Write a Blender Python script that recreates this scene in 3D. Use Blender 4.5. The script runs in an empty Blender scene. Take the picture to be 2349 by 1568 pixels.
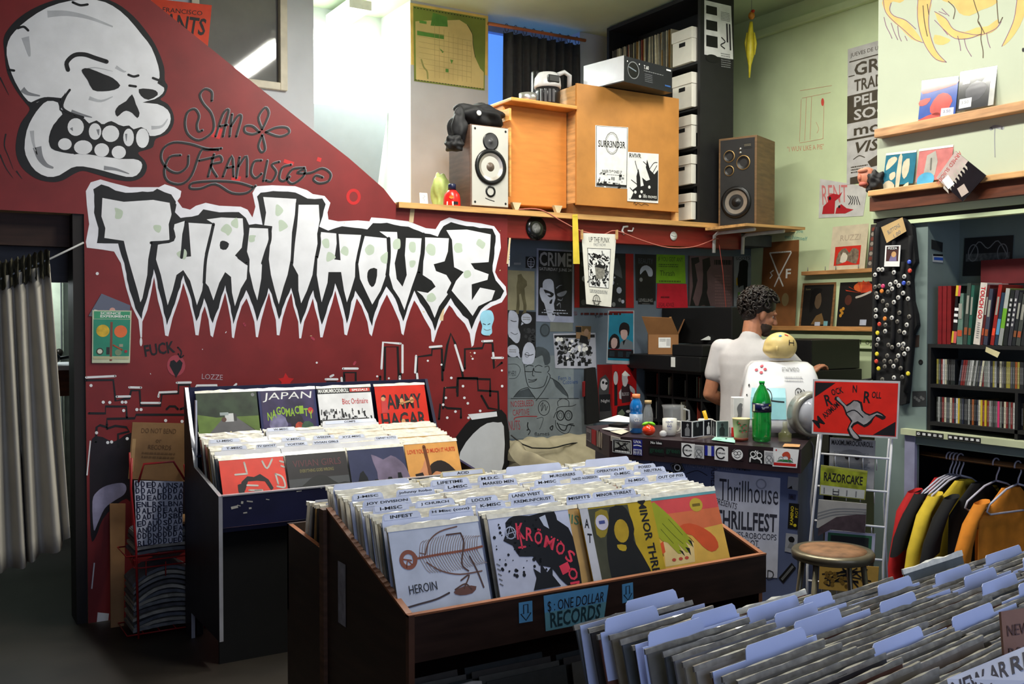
import bpy,bmesh,math,random
from mathutils import Vector,Matrix,geometry
random.seed(7)
S = bpy.context.scene
COL = S.collection
R = math.radians
# ------------------------------------------------------------------ camera
F,CX,CY,EYE = 2255.0,1174.5,784.0,1.62
YAW,PIT = R(31.6),R(-1.38)
cam = bpy.data.objects.new('camera',bpy.data.cameras.new('camera'))
COL.objects.link(cam)
cam.data.sensor_width = 36.0
cam.data.lens = F / 2349 * 36
cam.data.clip_start = 0.05
cam.location = (0,0,EYE)
cam.rotation_euler = (R(90) + PIT,0,-YAW)
S.camera = cam
# ------------------------------------------------------------------ view, world
S.view_settings.view_transform = 'Standard'
S.view_settings.look = 'None'
S.view_settings.exposure = 0.0
S.view_settings.gamma = 1.0
S.view_settings.use_curve_mapping = False
W = bpy.data.worlds.new('sky'); S.world = W; W.use_nodes = True
wn = W.node_tree.nodes; wl = W.node_tree.links
sky = wn.new('ShaderNodeTexSky'); sky.sky_type = 'NISHITA'; sky.sun_elevation = R(40); sky.sun_rotation = R(140); sky.sun_disc = False
wl.new(sky.outputs[0],wn['Background'].inputs[0]); wn['Background'].inputs[1].default_value = 0.05

def area(name,loc,rot,sx,sy,power,color,spread=180):
    l = bpy.data.lights.new(name,'AREA'); l.shape = 'RECTANGLE'; l.size = sx; l.size_y = sy
    l.energy = power; l.color = color; l.spread = R(spread)
    o = bpy.data.objects.new(name,l); COL.objects.link(o); o.location = loc; o.rotation_euler = rot
    return o
# daylight through the shop-front window behind the camera
area('window_daylight',(1.6,-1.42,1.9),(R(90),0,0),4.2,2.1,56,(0.55,0.66,1.0))

# ------------------------------------------------------------------ pixel -> point on a real plane
FW = Vector((math.sin(YAW)*math.cos(PIT),math.cos(YAW)*math.cos(PIT),math.sin(PIT)))
RT = Vector((math.cos(YAW),-math.sin(YAW),0)); DN = FW.cross(RT)
C0 = Vector((0,0,EYE))
def ray(u,v): return FW + RT*((u-CX)/F) + DN*((v-CY)/F)
def on(ax,val,u,v):
    k = ray(u,v); return C0 + k*((val-C0[ax])/k[ax])
def px(u,v,X): return on(0,X,u,v)
def py(u,v,Y): return on(1,Y,u,v)
def pz(u,v,Z): return on(2,Z,u,v)
def pd(u,v,D): return C0 + ray(u,v)*D
def onplane(u,v,p0,n):
    k = ray(u,v); return C0 + k*((Vector(p0)-C0).dot(n)/k.dot(n))

# ------------------------------------------------------------------ materials
def lin(c):
    return tuple(((x/255)/12.92 if x <= 10.31 else ((x/255+0.055)/1.055)**2.4) for x in c) + (1.0,)
_M = {}
def mat(rgb,rough=0.6,metal=0.0,var=0.12,scale=12.0,bump=0.0,spec=0.4,emit=0.0,coat=0.0,stretch=None,trans=0.0,alpha=1.0,name=None):
    key = (tuple(rgb),rough,metal,var,scale,bump,spec,emit,coat,stretch,trans,alpha)
    if key in _M: return _M[key]
    m = bpy.data.materials.new(name or 'surface_%02x%02x%02x' % tuple(int(x) for x in rgb)); m.use_nodes = True
    nt = m.node_tree; b = nt.nodes['Principled BSDF']
    c = lin(rgb)
    b.inputs['Roughness'].default_value = rough; b.inputs['Metallic'].default_value = metal
    b.inputs['Specular IOR Level'].default_value = spec
    b.inputs['Coat Weight'].default_value = coat
    b.inputs['Transmission Weight'].default_value = trans
    b.inputs['Alpha'].default_value = alpha
    tc = nt.nodes.new('ShaderNodeTexCoord'); no = nt.nodes.new('ShaderNodeTexNoise')
    no.inputs['Scale'].default_value = scale; no.inputs['Detail'].default_value = 4
    src = tc.outputs['Object']
    if stretch:
        mp = nt.nodes.new('ShaderNodeMapping'); mp.inputs['Scale'].default_value = stretch
        nt.links.new(src,mp.inputs[0]); src = mp.outputs[0]
    nt.links.new(src,no.inputs['Vector'])
    rp = nt.nodes.new('ShaderNodeValToRGB')
    rp.color_ramp.elements[0].position = 0.3; rp.color_ramp.elements[1].position = 0.7
    rp.color_ramp.elements[0].color = tuple(max(0,x*(1-var)) for x in c[:3]) + (1,)
    rp.color_ramp.elements[1].color = tuple(min(1,x*(1+var)) for x in c[:3]) + (1,)
    nt.links.new(no.outputs['Fac'],rp.inputs[0]); nt.links.new(rp.outputs[0],b.inputs['Base Color'])
    if bump:
        bp = nt.nodes.new('ShaderNodeBump'); bp.inputs['Strength'].default_value = bump; bp.inputs['Distance'].default_value = 0.01
        nt.links.new(no.outputs['Fac'],bp.inputs['Height']); nt.links.new(bp.outputs[0],b.inputs['Normal'])
    if emit:
        b.inputs['Emission Color'].default_value = c; b.inputs['Emission Strength'].default_value = emit
    _M[key] = m
    return m
def paint(*rgb): return mat(rgb,0.55,var=0.08,scale=20)
def wood(*rgb): return mat(rgb,0.5,var=0.3,scale=3,stretch=(2,2,14),bump=0.05)
def woodx(*rgb): return mat(rgb,0.5,var=0.3,scale=3,stretch=(1,14,14),bump=0.05)
BLACK = paint(14,14,16); WHITE = paint(232,232,230); INK = paint(24,22,26); GREY = paint(120,122,124)
PLASTIC = mat((238,233,218),0.22,var=0.15,scale=40,spec=0.7,coat=0.3)
CARD = mat((205,212,238),0.5,var=0.05)
GLASS = None

# ------------------------------------------------------------------ mesh builder (world coordinates)
def wmat(o):
    m = Matrix.Identity(4)
    while o is not None:
        m = (Matrix.Translation(o.location) @ o.rotation_euler.to_matrix().to_4x4()) @ m
        o = o.parent
    return m
class MB:
    def __init__(s): s.v = []; s.f = []; s.mi = []; s.mats = []; s.sm = []
    def m(s,mt):
        if mt not in s.mats: s.mats.append(mt)
        return s.mats.index(mt)
    def add(s,vs,fs,mt,smooth=False):
        k = len(s.v); s.v += [Vector(p) for p in vs]; i = s.m(mt)
        for f in fs: s.f.append([k+j for j in f]); s.mi.append(i); s.sm.append(smooth)
    def poly(s,pts,mt):
        pts = [Vector(p) for p in pts]
        if len(pts) <= 4 and len(pts) > 2 and len(pts) == 3: s.add(pts,[(0,1,2)],mt); return
        s.add(pts,geometry.tessellate_polygon([pts]),mt)
    def quad(s,a,b,c,d,mt): s.add([a,b,c,d],[(0,1,2,3)],mt)
    def box(s,lo,hi,mt,M=None):
        x0,y0,z0 = lo; x1,y1,z1 = hi
        vs = [Vector(p) for p in ((x0,y0,z0),(x1,y0,z0),(x1,y1,z0),(x0,y1,z0),(x0,y0,z1),(x1,y0,z1),(x1,y1,z1),(x0,y1,z1))]
        if M: vs = [M @ p for p in vs]
        s.add(vs,[(3,2,1,0),(4,5,6,7),(0,1,5,4),(1,2,6,5),(2,3,7,6),(3,0,4,7)],mt)
    def prism(s,pts,ext,mt,mt2=None):
        pts = [Vector(p) for p in pts]; ext = Vector(ext); n = len(pts)
        tr = geometry.tessellate_polygon([pts])
        s.add(pts,tr,mt); s.add([p+ext for p in pts],[tuple(reversed(t)) for t in tr],mt)
        s.add(pts+[p+ext for p in pts],[(i,(i+1) % n,n+(i+1) % n,n+i) for i in range(n)],mt2 or mt)
    def tube(s,pts,r,mt,seg=8,closed=False,M=None):
        pts = [Vector(p) for p in pts]
        if M: pts = [M @ p for p in pts]
        n = len(pts); rs = r if isinstance(r,(list,tuple)) else [r]*n
        vs = []; up = None
        for i,p in enumerate(pts):
            a = pts[i-1] if (i > 0 or closed) else pts[0]; b = pts[(i+1) % n] if (i < n-1 or closed) else pts[-1]
            t = (b-a).normalized()
            if up is None: up = t.orthogonal().normalized()
            up = (up - t*up.dot(t)); up = up.normalized() if up.length > 1e-6 else t.orthogonal().normalized()
            w = t.cross(up)
            for k in range(seg):
                an = 2*math.pi*k/seg; vs.append(p + (up*math.cos(an)+w*math.sin(an))*rs[i])
        fs = []
        for i in range(n if closed else n-1):
            for k in range(seg):
                j = (i+1) % n
                fs.append((i*seg+k,i*seg+(k+1) % seg,j*seg+(k+1) % seg,j*seg+k))
        if not closed: fs += [tuple(reversed(range(seg))),tuple((n-1)*seg+k for k in range(seg))]
        s.add(vs,fs,mt,True)
    def lathe(s,prof,mt,c=(0,0,0),seg=24,M=None,smooth=True,cap=True):
        vs = []; n = len(prof); c = Vector(c)
        for r,z in prof:
            for k in range(seg):
                a = 2*math.pi*k/seg; p = Vector((r*math.cos(a),r*math.sin(a),z)); vs.append((M @ p if M else p) + c)
        fs = [(i*seg+k,i*seg+(k+1) % seg,(i+1)*seg+(k+1) % seg,(i+1)*seg+k) for i in range(n-1) for k in range(seg)]
        if cap: fs += [tuple(reversed(range(seg))),tuple((n-1)*seg+k for k in range(seg))]
        s.add(vs,fs,mt,smooth)
    def ball(s,c,r,mt,seg=16,rings=10,M=None):
        rx,ry,rz = r if isinstance(r,(tuple,list)) else (r,r,r); vs = []; c = Vector(c)
        for i in range(rings+1):
            t = math.pi*i/rings
            for k in range(seg):
                a = 2*math.pi*k/seg; p = Vector((rx*math.sin(t)*math.cos(a),ry*math.sin(t)*math.sin(a),rz*math.cos(t)))
                vs.append((M @ p if M else p) + c)
        fs = [(i*seg+k,(i+1)*seg+k,(i+1)*seg+(k+1) % seg,i*seg+(k+1) % seg) for i in range(rings) for k in range(seg)]
        s.add(vs,fs,mt,True)
    def build(s,name,parent=None,bev=0.0,weld=False):
        me = bpy.data.meshes.new(name)
        vs = s.v
        if parent is not None:
            inv = wmat(parent).inverted(); vs = [inv @ p for p in vs]
        me.from_pydata([tuple(p) for p in vs],[],s.f)
        for mt in s.mats: me.materials.append(mt)
        me.polygons.foreach_set('material_index',s.mi); me.polygons.foreach_set('use_smooth',s.sm)
        me.update()
        if weld:
            bm = bmesh.new(); bm.from_mesh(me); bmesh.ops.remove_doubles(bm,verts=bm.verts,dist=1e-5); bm.to_mesh(me); bm.free()
        o = bpy.data.objects.new(name,me); COL.objects.link(o)
        if parent is not None: o.parent = parent
        if bev:
            md = o.modifiers.new('edge','BEVEL'); md.width = bev; md.segments = 2; md.limit_method = 'ANGLE'
        return o
def tag(o,label=None,cat=None,group=None,kind=None):
    if label: o['label'] = label
    if cat: o['category'] = cat
    if group: o['group'] = group
    if kind: o['kind'] = kind
    return o
def thing(name,label,cat,loc=(0,0,0),rotz=0,group=None):
    o = bpy.data.objects.new(name,None); COL.objects.link(o); o.location = loc; o.rotation_euler = (0,0,rotz)
    o.empty_display_size = 0.05
    return tag(o,label,cat,group)
def dup(o,parent=None):
    c = o.copy(); COL.objects.link(c)
    if parent is not None: c.parent = parent
    for ch in [x for x in o.children]: dup(ch,c)
    return c
def struct(mb,name,parent=None,**k):
    o = mb.build(name,parent,**k)
    if parent is None: o['kind'] = 'structure'
    return o

# ------------------------------------------------------------------ flat art (paint, print, lettering) on a real surface
def spline(pts,closed=False,n=6):
    out = []; L = len(pts)
    if L < 3: return list(pts)
    rng = range(L if closed else L-1)
    for i in rng:
        p0 = pts[(i-1) % L] if (closed or i > 0) else pts[0]; p1 = pts[i]; p2 = pts[(i+1) % L]
        p3 = pts[(i+2) % L] if (closed or i < L-2) else pts[-1]
        for k in range(n):
            t = k/n
            out.append(tuple(0.5*((2*p1[j]) + (-p0[j]+p2[j])*t + (2*p0[j]-5*p1[j]+4*p2[j]-p3[j])*t*t + (-p0[j]+3*p1[j]-3*p2[j]+p3[j])*t**3) for j in (0,1)))
    if not closed: out.append(tuple(pts[-1]))
    return out
_T = {}
def text_geo(s,bold):
    k = (s,bold)
    if k not in _T:
        cu = bpy.data.curves.new('t','FONT'); cu.body = s; cu.resolution_u = 2; cu.offset = 0.022 if bold else 0.0
        ob = bpy.data.objects.new('t',cu); me = bpy.data.meshes.new_from_object(ob)
        vs = [(v.co.x,v.co.y) for v in me.vertices]; fs = [tuple(p.vertices) for p in me.polygons]
        bpy.data.objects.remove(ob); bpy.data.curves.remove(cu); bpy.data.meshes.remove(me)
        _T[k] = (vs,fs)
    return _T[k]
class Art:
    LAY = 0.0005
    def __init__(s,mb,fn): s.mb = mb; s.fn = fn; s.l = 1
    def P(s,p,l): return s.fn(p[0],p[1],l*s.LAY)
    def poly(s,pts,mt,l=None,sm=0):
        s.l += 0.05; l = l or s.l
        if sm: pts = spline(pts,True,sm)
        t = geometry.tessellate_polygon([[Vector((p[0],p[1],0)) for p in pts]])
        s.mb.add([s.P(p,l) for p in pts],t,mt)
    def rect(s,x,y,w,h,mt,l=None,rot=0):
        c,q = math.cos(rot),math.sin(rot); mx,my = x+w/2,y+h/2
        s.poly([(mx+c*a-q*b,my+q*a+c*b) for a,b in ((-w/2,-h/2),(w/2,-h/2),(w/2,h/2),(-w/2,h/2))],mt,l)
    def disc(s,x,y,rx,mt,l=None,ry=None,n=18,rot=0):
        ry = ry or rx; c,q = math.cos(rot),math.sin(rot)
        pts = [(rx*math.cos(2*math.pi*k/n),ry*math.sin(2*math.pi*k/n)) for k in range(n)]
        s.poly([(x+c*a-q*b,y+q*a+c*b) for a,b in pts],mt,l)
    def stroke(s,pts,w,mt,l=None,sm=4,closed=False,taper=False):
        s.l += 0.05; l = l or s.l
        if sm and len(pts) > 2: pts = spline(pts,closed,sm)
        n = len(pts); vs = []
        for i,p in enumerate(pts):
            a = pts[i-1] if (i or closed) else pts[0]; b = pts[(i+1) % n] if (i < n-1 or closed) else pts[-1]
            dx,dy = b[0]-a[0],b[1]-a[1]; L = math.hypot(dx,dy) or 1
            ww = w*0.5*((1-0.8*i/(n-1)) if taper else 1)
            nx,ny = -dy/L*ww,dx/L*ww
            vs += [s.P((p[0]+nx,p[1]+ny),l),s.P((p[0]-nx,p[1]-ny),l)]
        fs = [(2*i,2*i+1,2*((i+1) % n)+1,2*((i+1) % n)) for i in range(n if closed else n-1)]
        s.mb.add(vs,fs,mt)
        if not closed and not taper and w > 0:
            for p in (pts[0],pts[-1]): s.disc(p[0],p[1],w/2,mt,l,n=8)
    def ring(s,x,y,r,w,mt,l=None,ry=None,n=24,a0=0,a1=2*math.pi):
        ry = ry or r; full = a1-a0 > 6.28
        s.stroke([(x+r*math.cos(a0+(a1-a0)*k/n),y+ry*math.sin(a0+(a1-a0)*k/n)) for k in range(n if full else n+1)],w,mt,l,0,full)
    def text(s,t,x,y,w,h,mt,l=None,rot=0,bold=False,skew=0.0):
        s.l += 0.05; l = l or s.l
        vs,fs = text_geo(t,bold)
        if not vs: return
        x0 = min(v[0] for v in vs); x1 = max(v[0] for v in vs); y0 = min(v[1] for v in vs); y1 = max(v[1] for v in vs)
        c,q = math.cos(rot),math.sin(rot); mx,my = x+w/2,y+h/2; out = []
        for a,b in vs:
            ay = (y1-b)/max(y1-y0,1e-6); ax = (a-x0)/max(x1-x0,1e-6)
            dx,dy = (ax-0.5)*w + skew*(0.5-ay)*h,(ay-0.5)*h
            out.append(s.P((mx+c*dx-q*dy,my+q*dx+c*dy),l))
        s.mb.add(out,fs,mt)
    def patch(s,x0,y0,x1,y1,mt,l=None,n=10):
        s.l += 0.05; l = l or s.l
        for i in range(n):
            for j in range(n):
                X = [x0+(x1-x0)*(i+k)/n for k in (0,1)]; Y = [y0+(y1-y0)*(j+k)/n for k in (0,1)]
                s.mb.add([s.P(p,l) for p in ((X[0],Y[0]),(X[1],Y[0]),(X[1],Y[1]),(X[0],Y[1]))],[(0,1,2,3)],mt)
    def lines(s,x,y,w,h,n,mt,l=None,fill=0.45,seed=1):     # small print too fine to read
        rr = random.Random(seed)
        for i in range(n):
            yy = y+h*(i+0.2)/n; xx = x
            while xx < x+w*0.96:
                ww = min(rr.uniform(0.04,0.13)*w,x+w-xx); s.rect(xx,yy,ww,h/n*fill,mt,l); xx += ww+0.025*w
def bil(c,up=1.0):
    TL,TR,BR,BL = [Vector(p) for p in c]
    n = (TR-TL).cross(BL-TL).normalized()*-1
    if (TL+BR).dot(n)/2 > C0.dot(n): n = -n
    Wd = ((TR-TL).length+(BR-BL).length)/2; Hd = ((BL-TL).length+(BR-TR).length)/2; A = Hd/Wd
    def fn(x,y,l=0.0):
        t = y/A; return (TL*(1-x)+TR*x)*(1-t)+(BL*(1-x)+BR*x)*t+n*l
    return fn,A,n
def sheet(name,label,cat,c,body,art=None,th=0.0015,group=None,kind=None,parent=None,curl=0.0):
    """flat printed thing with real thickness; art(a, A) draws in x 0..1, y 0..A"""
    mb = MB(); fn,A,n = bil(c)
    N = 8 if curl else 1
    f2 = (lambda x,y,l=0.0: fn(x,y,l+curl*(abs(2*x-1)**3)*max(0,(y/A*2-1)))) if curl else fn
    for i in range(N):
        for j in range(N):
            q = [(i/N,j/N*A),((i+1)/N,j/N*A),((i+1)/N,(j+1)/N*A),(i/N,(j+1)/N*A)]
            mb.add([f2(a,b,0) for a,b in q],[(0,1,2,3)],body)
    e = [(0,0),(1,0),(1,A),(0,A)]
    mb.add([f2(a,b,0) for a,b in e]+[f2(a,b,-th) for a,b in e],[(0,1,5,4),(1,2,6,5),(2,3,7,6),(3,0,4,7),(4,5,6,7)],body)
    if art: art(Art(mb,f2),A)
    o = mb.build(name,parent)
    if label: tag(o,label,cat,group,kind)
    return o
def cpx(ax,val,TL,TR,BR,BL): return [on(ax,val,*p) for p in (TL,TR,BR,BL)]
# ================================================================== room shell
WX = 6.0            # face of the recessed right wall
WB = 5.95           # slate wall below the loft
RY = 5.6            # face of the red stair wall
RED = mat((120,32,33),0.5,var=0.16,scale=5,bump=0.05)
GREENW = mat((204,218,176),0.6,var=0.06,scale=4,bump=0.03)
GREYW = mat((184,190,198),0.6,var=0.06,scale=4)
SLATE = mat((96,108,122),0.6,var=0.15,scale=4)
LOFTW = mat((222,228,222),0.6,var=0.03,scale=4)
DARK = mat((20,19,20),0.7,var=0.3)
def wallbox(name,lo,hi,mt):
    mb = MB(); mb.box(lo,hi,mt); return struct(mb,name)
# floor, ceilings
wallbox('floor',(-1.6,-2.6,-0.1),(6.2,9.0,0),mat((40,35,30),0.55,var=0.45,scale=2.2,bump=0.08))
wallbox('ceiling',(-1.6,-2.6,4.1),(6.2,9.0,4.2),mat((186,200,168),0.7,var=0.06,scale=3))
DIM = mat((92,84,78),0.7,var=0.4,scale=3)
wallbox('wall_left',(-1.6,-2.6,0),(-1.5,9.0,4.1),DIM)
# shop front behind the camera with its window opening
mb = MB()
mb.box((-1.6,-1.35,0),(-0.6,-1.25,4.1),DIM); mb.box((3.8,-1.35,0),(6.2,-1.25,4.1),DIM)
mb.box((-0.6,-1.35,0),(3.8,-1.25,0.8),DIM); mb.box((-0.6,-1.35,3.0),(3.8,-1.25,4.1),DIM)
struct(mb,'wall_front')
# recessed green wall on the right with its picture moulding
mb = MB(); mb.box((WX,3.0,0),(WX+0.15,7.1,4.1),GREENW)
struct(mb,'wall_right')
mb = MB(); a = px(1738,83,WX)
mb.box((WX-0.05,3.0,a.z-0.03),(WX,5.9,a.z+0.03),GREENW); struct(mb,'trim_1',bev=0.006)
for k,(v,h) in enumerate(((772,0.035),(794,0.018))):
    a = px(1900,v,WX); mb = MB(); mb.box((WX-0.03,3.0,a.z-h/2),(WX,5.6,a.z+h/2),GREENW); struct(mb,'trim_%d' % (k+2),bev=0.004)
# closet block: bulkhead above, jamb, alcove with shelves, hanging closet below
BX = 4.4
TEAL = mat((116,132,128),0.6,var=0.1,scale=5)
mb = MB()
mb.box((BX,-2.5,2.22),(WX,3.45,4.1),mat((188,196,172),0.6,var=0.04,scale=4,bump=0.03)); struct(mb,'wall_bulkhead')
mb = MB(); mb.box((BX,3.14,1.0),(WX,3.45,2.22),TEAL); mb.box((BX,3.2,0),(BX+0.03,3.45,1.0),TEAL); mb.box((BX+0.03,3.44,0),(WX,3.45,1.0),TEAL); struct(mb,'wall_jamb')
mb = MB(); mb.box((BX,-2.5,0),(WX,1.75,2.22),TEAL); struct(mb,'wall_closet')
mb = MB(); mb.box((4.66,1.75,1.0),(4.7,3.14,2.22),TEAL); struct(mb,'wall_alcove')
mb = MB(); mb.box((BX+0.0,1.75,2.16),(4.66,3.14,2.22),TEAL); struct(mb,'ceiling_alcove')
mb = MB(); mb.box((5.2,1.75,0),(5.24,3.44,1.0),DARK); struct(mb,'wall_closet_back')  # closet's shade painted black into its back wall
mb = MB(); mb.box((BX+0.03,3.43,0),(5.2,3.44,0.99),mat((16,15,17),0.8)); struct(mb,'wall_closet_shade')  # added black sheet standing for the shade inside the closet
zl = px(2098,985,BX-0.03).z
mb = MB(); mb.box((BX-0.04,1.75,zl-0.03),(4.68,3.26,zl),mat((188,194,160),0.5,var=0.08)); mb.box((BX-0.015,1.75,zl-0.075),(BX+0.02,3.24,zl-0.03),TEAL)
mb.box((BX+0.02,1.75,zl-0.07),(5.2,3.43,zl-0.03),DARK); ledge = struct(mb,'trim_closet_ledge')  # black slab under the ledge, closet shade put into its colour
mb = MB(); mb.box((BX-0.03,1.75,2.145),(BX,3.46,2.235),GREENW); mb.box((BX-0.012,1.75,2.125),(BX+0.02,3.46,2.145),BLACK); mb.box((BX-0.02,1.75,2.105),(BX+0.03,3.3,2.125),GREENW)
struct(mb,'trim_door_casing')
mb = MB(); mb.box((BX-0.02,3.19,0),(BX,3.25,zl-0.03),mat((140,140,165),0.5)); struct(mb,'trim_closet_jamb')
# slate wall below the loft and its ceiling
mb = MB(); mb.box((3.3,WB,0),(WX,WB+0.1,2.2),SLATE); wb = struct(mb,'wall_back')
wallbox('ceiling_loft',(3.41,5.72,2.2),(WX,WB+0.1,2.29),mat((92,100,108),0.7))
# loft deck: plywood top and red fascia beam
mb = MB(); mb.box((2.6,5.56,2.305),(WX,7.0,2.34),woodx(196,150,92)); mb.box((5.3,5.47,2.305),(WX,5.56,2.34),woodx(196,150,92)); struct(mb,'floor_loft')
mb = MB(); mb.box((3.41,5.62,2.158),(5.56,5.72,2.305),mat((130,34,28),0.45,var=0.25,scale=3,stretch=(1,8,10))); struct(mb,'trim_loft_beam')
# upper walls
wallbox('wall_loft_back',(3.378,7.0,2.34),(4.078,7.55,4.1),GREYW)
wallbox('wall_loft_right',(4.996,7.0,2.34),(WX,7.3,4.1),GREYW)
wallbox('wall_niche',(2.2,7.55,2.2),(3.43,7.65,4.1),LOFTW)
mb = MB(); mb.box((3.374,7.0,2.34),(3.378,7.55,4.1),LOFTW); struct(mb,'wall_niche_side')
pan = [py(700,236,7.4),py(890,252,7.4),py(848,560,7.4),py(700,560,7.4)]  # grey panel with a slanted right edge across the lower niche
mb = MB(); mb.prism(pan,(0,0.05,0),mat((120,127,130),0.6,var=0.03)); struct(mb,'wall_niche_panel')
wallbox('floor_landing',(2.2,5.72,2.1),(3.41,7.6,2.3),GREYW)
wx0,wx1 = 1.60,2.24
wz = py(600,203,6.6).z
mb = MB(); mb.box((-1.5,6.6,2.2),(wx0,6.7,4.1),GREYW); mb.box((wx1,6.6,2.2),(2.437,7.6,4.1),GREYW); mb.box((wx0,6.6,2.2),(wx1,6.7,wz),GREYW)
struct(mb,'wall_stair_upper')
# window over the stairs: cream frame, grey glass that mirrors the strip light
fr = MB(); cr = mat((196,190,172),0.5)
fr.box((wx0,6.57,wz),(wx0+0.05,6.68,4.1),cr); fr.box((wx1-0.05,6.57,wz),(wx1,6.68,4.1),cr); fr.box((wx0+0.05,6.57,wz),(wx1-0.05,6.68,wz+0.05),cr)
w1 = struct(fr,'window_1',bev=0.004)
mb = MB(); mb.box((wx0+0.05,6.62,wz+0.05),(wx1-0.05,6.63,4.1),mat((112,112,112),0.04,var=0.05,spec=1.0,coat=1.0)); mb.build('pane',w1)
# daylit window behind the loft curtain
BLUE = mat((92,150,240),0.5,var=0.12,scale=1.5,emit=1.0)
mb = MB(); mb.box((4.078,7.28,2.34),(4.996,7.3,4.1),BLUE); w2 = struct(mb,'window_2')
mb = MB(); mb.box((4.08,7.22,2.34),(4.12,7.28,4.1),mat((150,170,210),0.5)); mb.box((4.08,7.22,4.04),(4.99,7.28,4.1),mat((150,170,210),0.5)); mb.build('window_frame',w2)

# ------------------------------------------------------------------ red stair wall and its painting
mb = MB()
out = [py(*p,RY) for p in ((345,0),(480,108),(600,205),(720,300),(800,362),(880,432),(908,468))]
top = [Vector((3.41,RY,2.322)),Vector((2.60,RY,2.325))]
diag = list(reversed(out))
pts = [Vector((-1.5,RY,2.168)),Vector((0.80,RY,2.168)),Vector((0.80,RY,0)),Vector((3.41,RY,0))] + top + diag + [Vector((0.35,RY,3.93)),Vector((0.1,RY,4.1)),Vector((-1.5,RY,4.1))]
mb.prism(pts,(0,0.12,0),RED,mat((186,160,120),0.7,var=0.4,scale=14))
red = struct(mb,'wall_red')
WM = mat((224,225,230),0.55,var=0.07,scale=9); BM = mat((17,17,19),0.5,var=0.3)
GM = mat((128,130,136),0.55,var=0.2,scale=9); LG = mat((176,178,184),0.55,var=0.15,scale=9); TG = mat((186,200,182),0.55,var=0.06,scale=9)
RP = mat((190,28,30),0.5); CHIP = mat((214,190,150),0.7)
def mural(name,label=None):
    mb = MB(); return mb,Art(mb,lambda u,v,l=0.0: py(u,v,RY-0.0003-l))
def c1(p): return [(x/2.936,y/2.936) for x,y in p]
def c2(p): return [(150+x*.447,380+y*.447) for x,y in p]
def cA(p): return [(x*.3188,600+y*.3188) for x,y in p]
def cB(p): return [(440+x*.315,860+y*.315) for x,y in p]
# skull
mb,a = mural('skull')
a.poly(c1([(30,350),(25,260),(60,190),(140,110),(260,40),(420,-10),(650,-15),(780,20),(900,110),(1000,230),(1060,330),(1105,450),(1110,540),(1130,580),(1110,640),(1080,670),(1130,700),(1165,760),(1170,830),(1130,900),(1050,935),(1030,990),(980,1010),(930,1030),(975,1080),(990,1130),(960,1190),(880,1220),(760,1205),(640,1170),(560,1150),(500,1170),(420,1215),(340,1225),(240,1200),(150,1130),(110,1040),(110,940),(140,830),(200,740),(170,690),(110,610),(50,490)]),BM,1,3)
a.poly(c1([(45,370),(55,280),(100,210),(190,130),(320,50),(480,4),(650,0),(760,40),(860,120),(960,240),(1020,320),(1065,440),(1075,520),(1060,560),(1105,590),(1095,630),(1040,668),(960,690),(1060,700),(1130,740),(1150,800),(1130,860),(1080,905),(1010,915),(990,880),(950,855),(900,870),(870,845),(830,850),(800,840),(750,815),(710,830),(690,840),(650,810),(600,830),(570,800),(500,780),(440,745),(410,735),(430,680),(440,620),(410,662),(320,652),(250,690),(190,680),(130,600),(80,500)]),WM,2,2)
a.poly(c1([(320,680),(390,690),(400,740),(420,770),(360,840),(330,920),(335,980),(380,1010),(470,1010),(500,1040),(600,1025),(680,1055),(740,1045),(800,1070),(900,1070),(950,1090),(955,1130),(920,1180),(850,1190),(700,1150),(560,1120),(480,1130),(400,1180),(320,1190),(240,1150),(190,1080),(165,1000),(180,880),(220,790),(270,720)]),WM,2,2)
a.poly(c1([(420,770),(470,765),(530,790),(600,830),(700,835),(800,840),(900,870),(985,870),(1010,930),(1020,985),(930,1005),(875,1055),(760,1062),(640,1045),(560,1035),(480,1035),(370,1012),(335,980),(335,920),(365,840)]),BM,3,2)
for x,y,rx,ry in ((510,855,55,60),(640,885,42,56),(745,900,58,56),(866,925,36,60),(960,930,44,66),(437,970,46,40),(560,992,62,48),(685,1010,50,46),(800,1025,48,44)):
    a.disc(*c1([(x,y)])[0],rx/2.936,WM,4,ry/2.936)
a.poly(c1([(555,465),(600,460),(700,500),(760,525),(810,575),(770,605),(690,615),(625,605),(590,540),(555,490)]),BM,3,2)
a.poly(c1([(935,600),(1000,598),(1050,610),(1062,640),(1000,672),(950,645)]),BM,3,2)
a.poly(c1([(890,635),(915,700),(940,760),(925,795),(890,760),(850,745),(820,760),(790,785),(775,750),(800,710),(850,680)]),BM,3,2)
a.stroke(c1([(458,470),(450,420),(500,372),(570,367),(640,390),(718,415)]),10,BM,3)
for s in ([(865,503),(900,515),(932,508)],[(872,576),(915,582)],[(1030,525),(1090,548)],[(120,190),(160,180),(190,205)],[(490,15),(540,35),(590,30)],[(60,470),(95,475)],[(470,605),(440,650),(420,720),(470,760),(560,790)],[(205,700),(300,662),(410,668)]):
    a.stroke(c1(s),5.5,BM,3)
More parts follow.
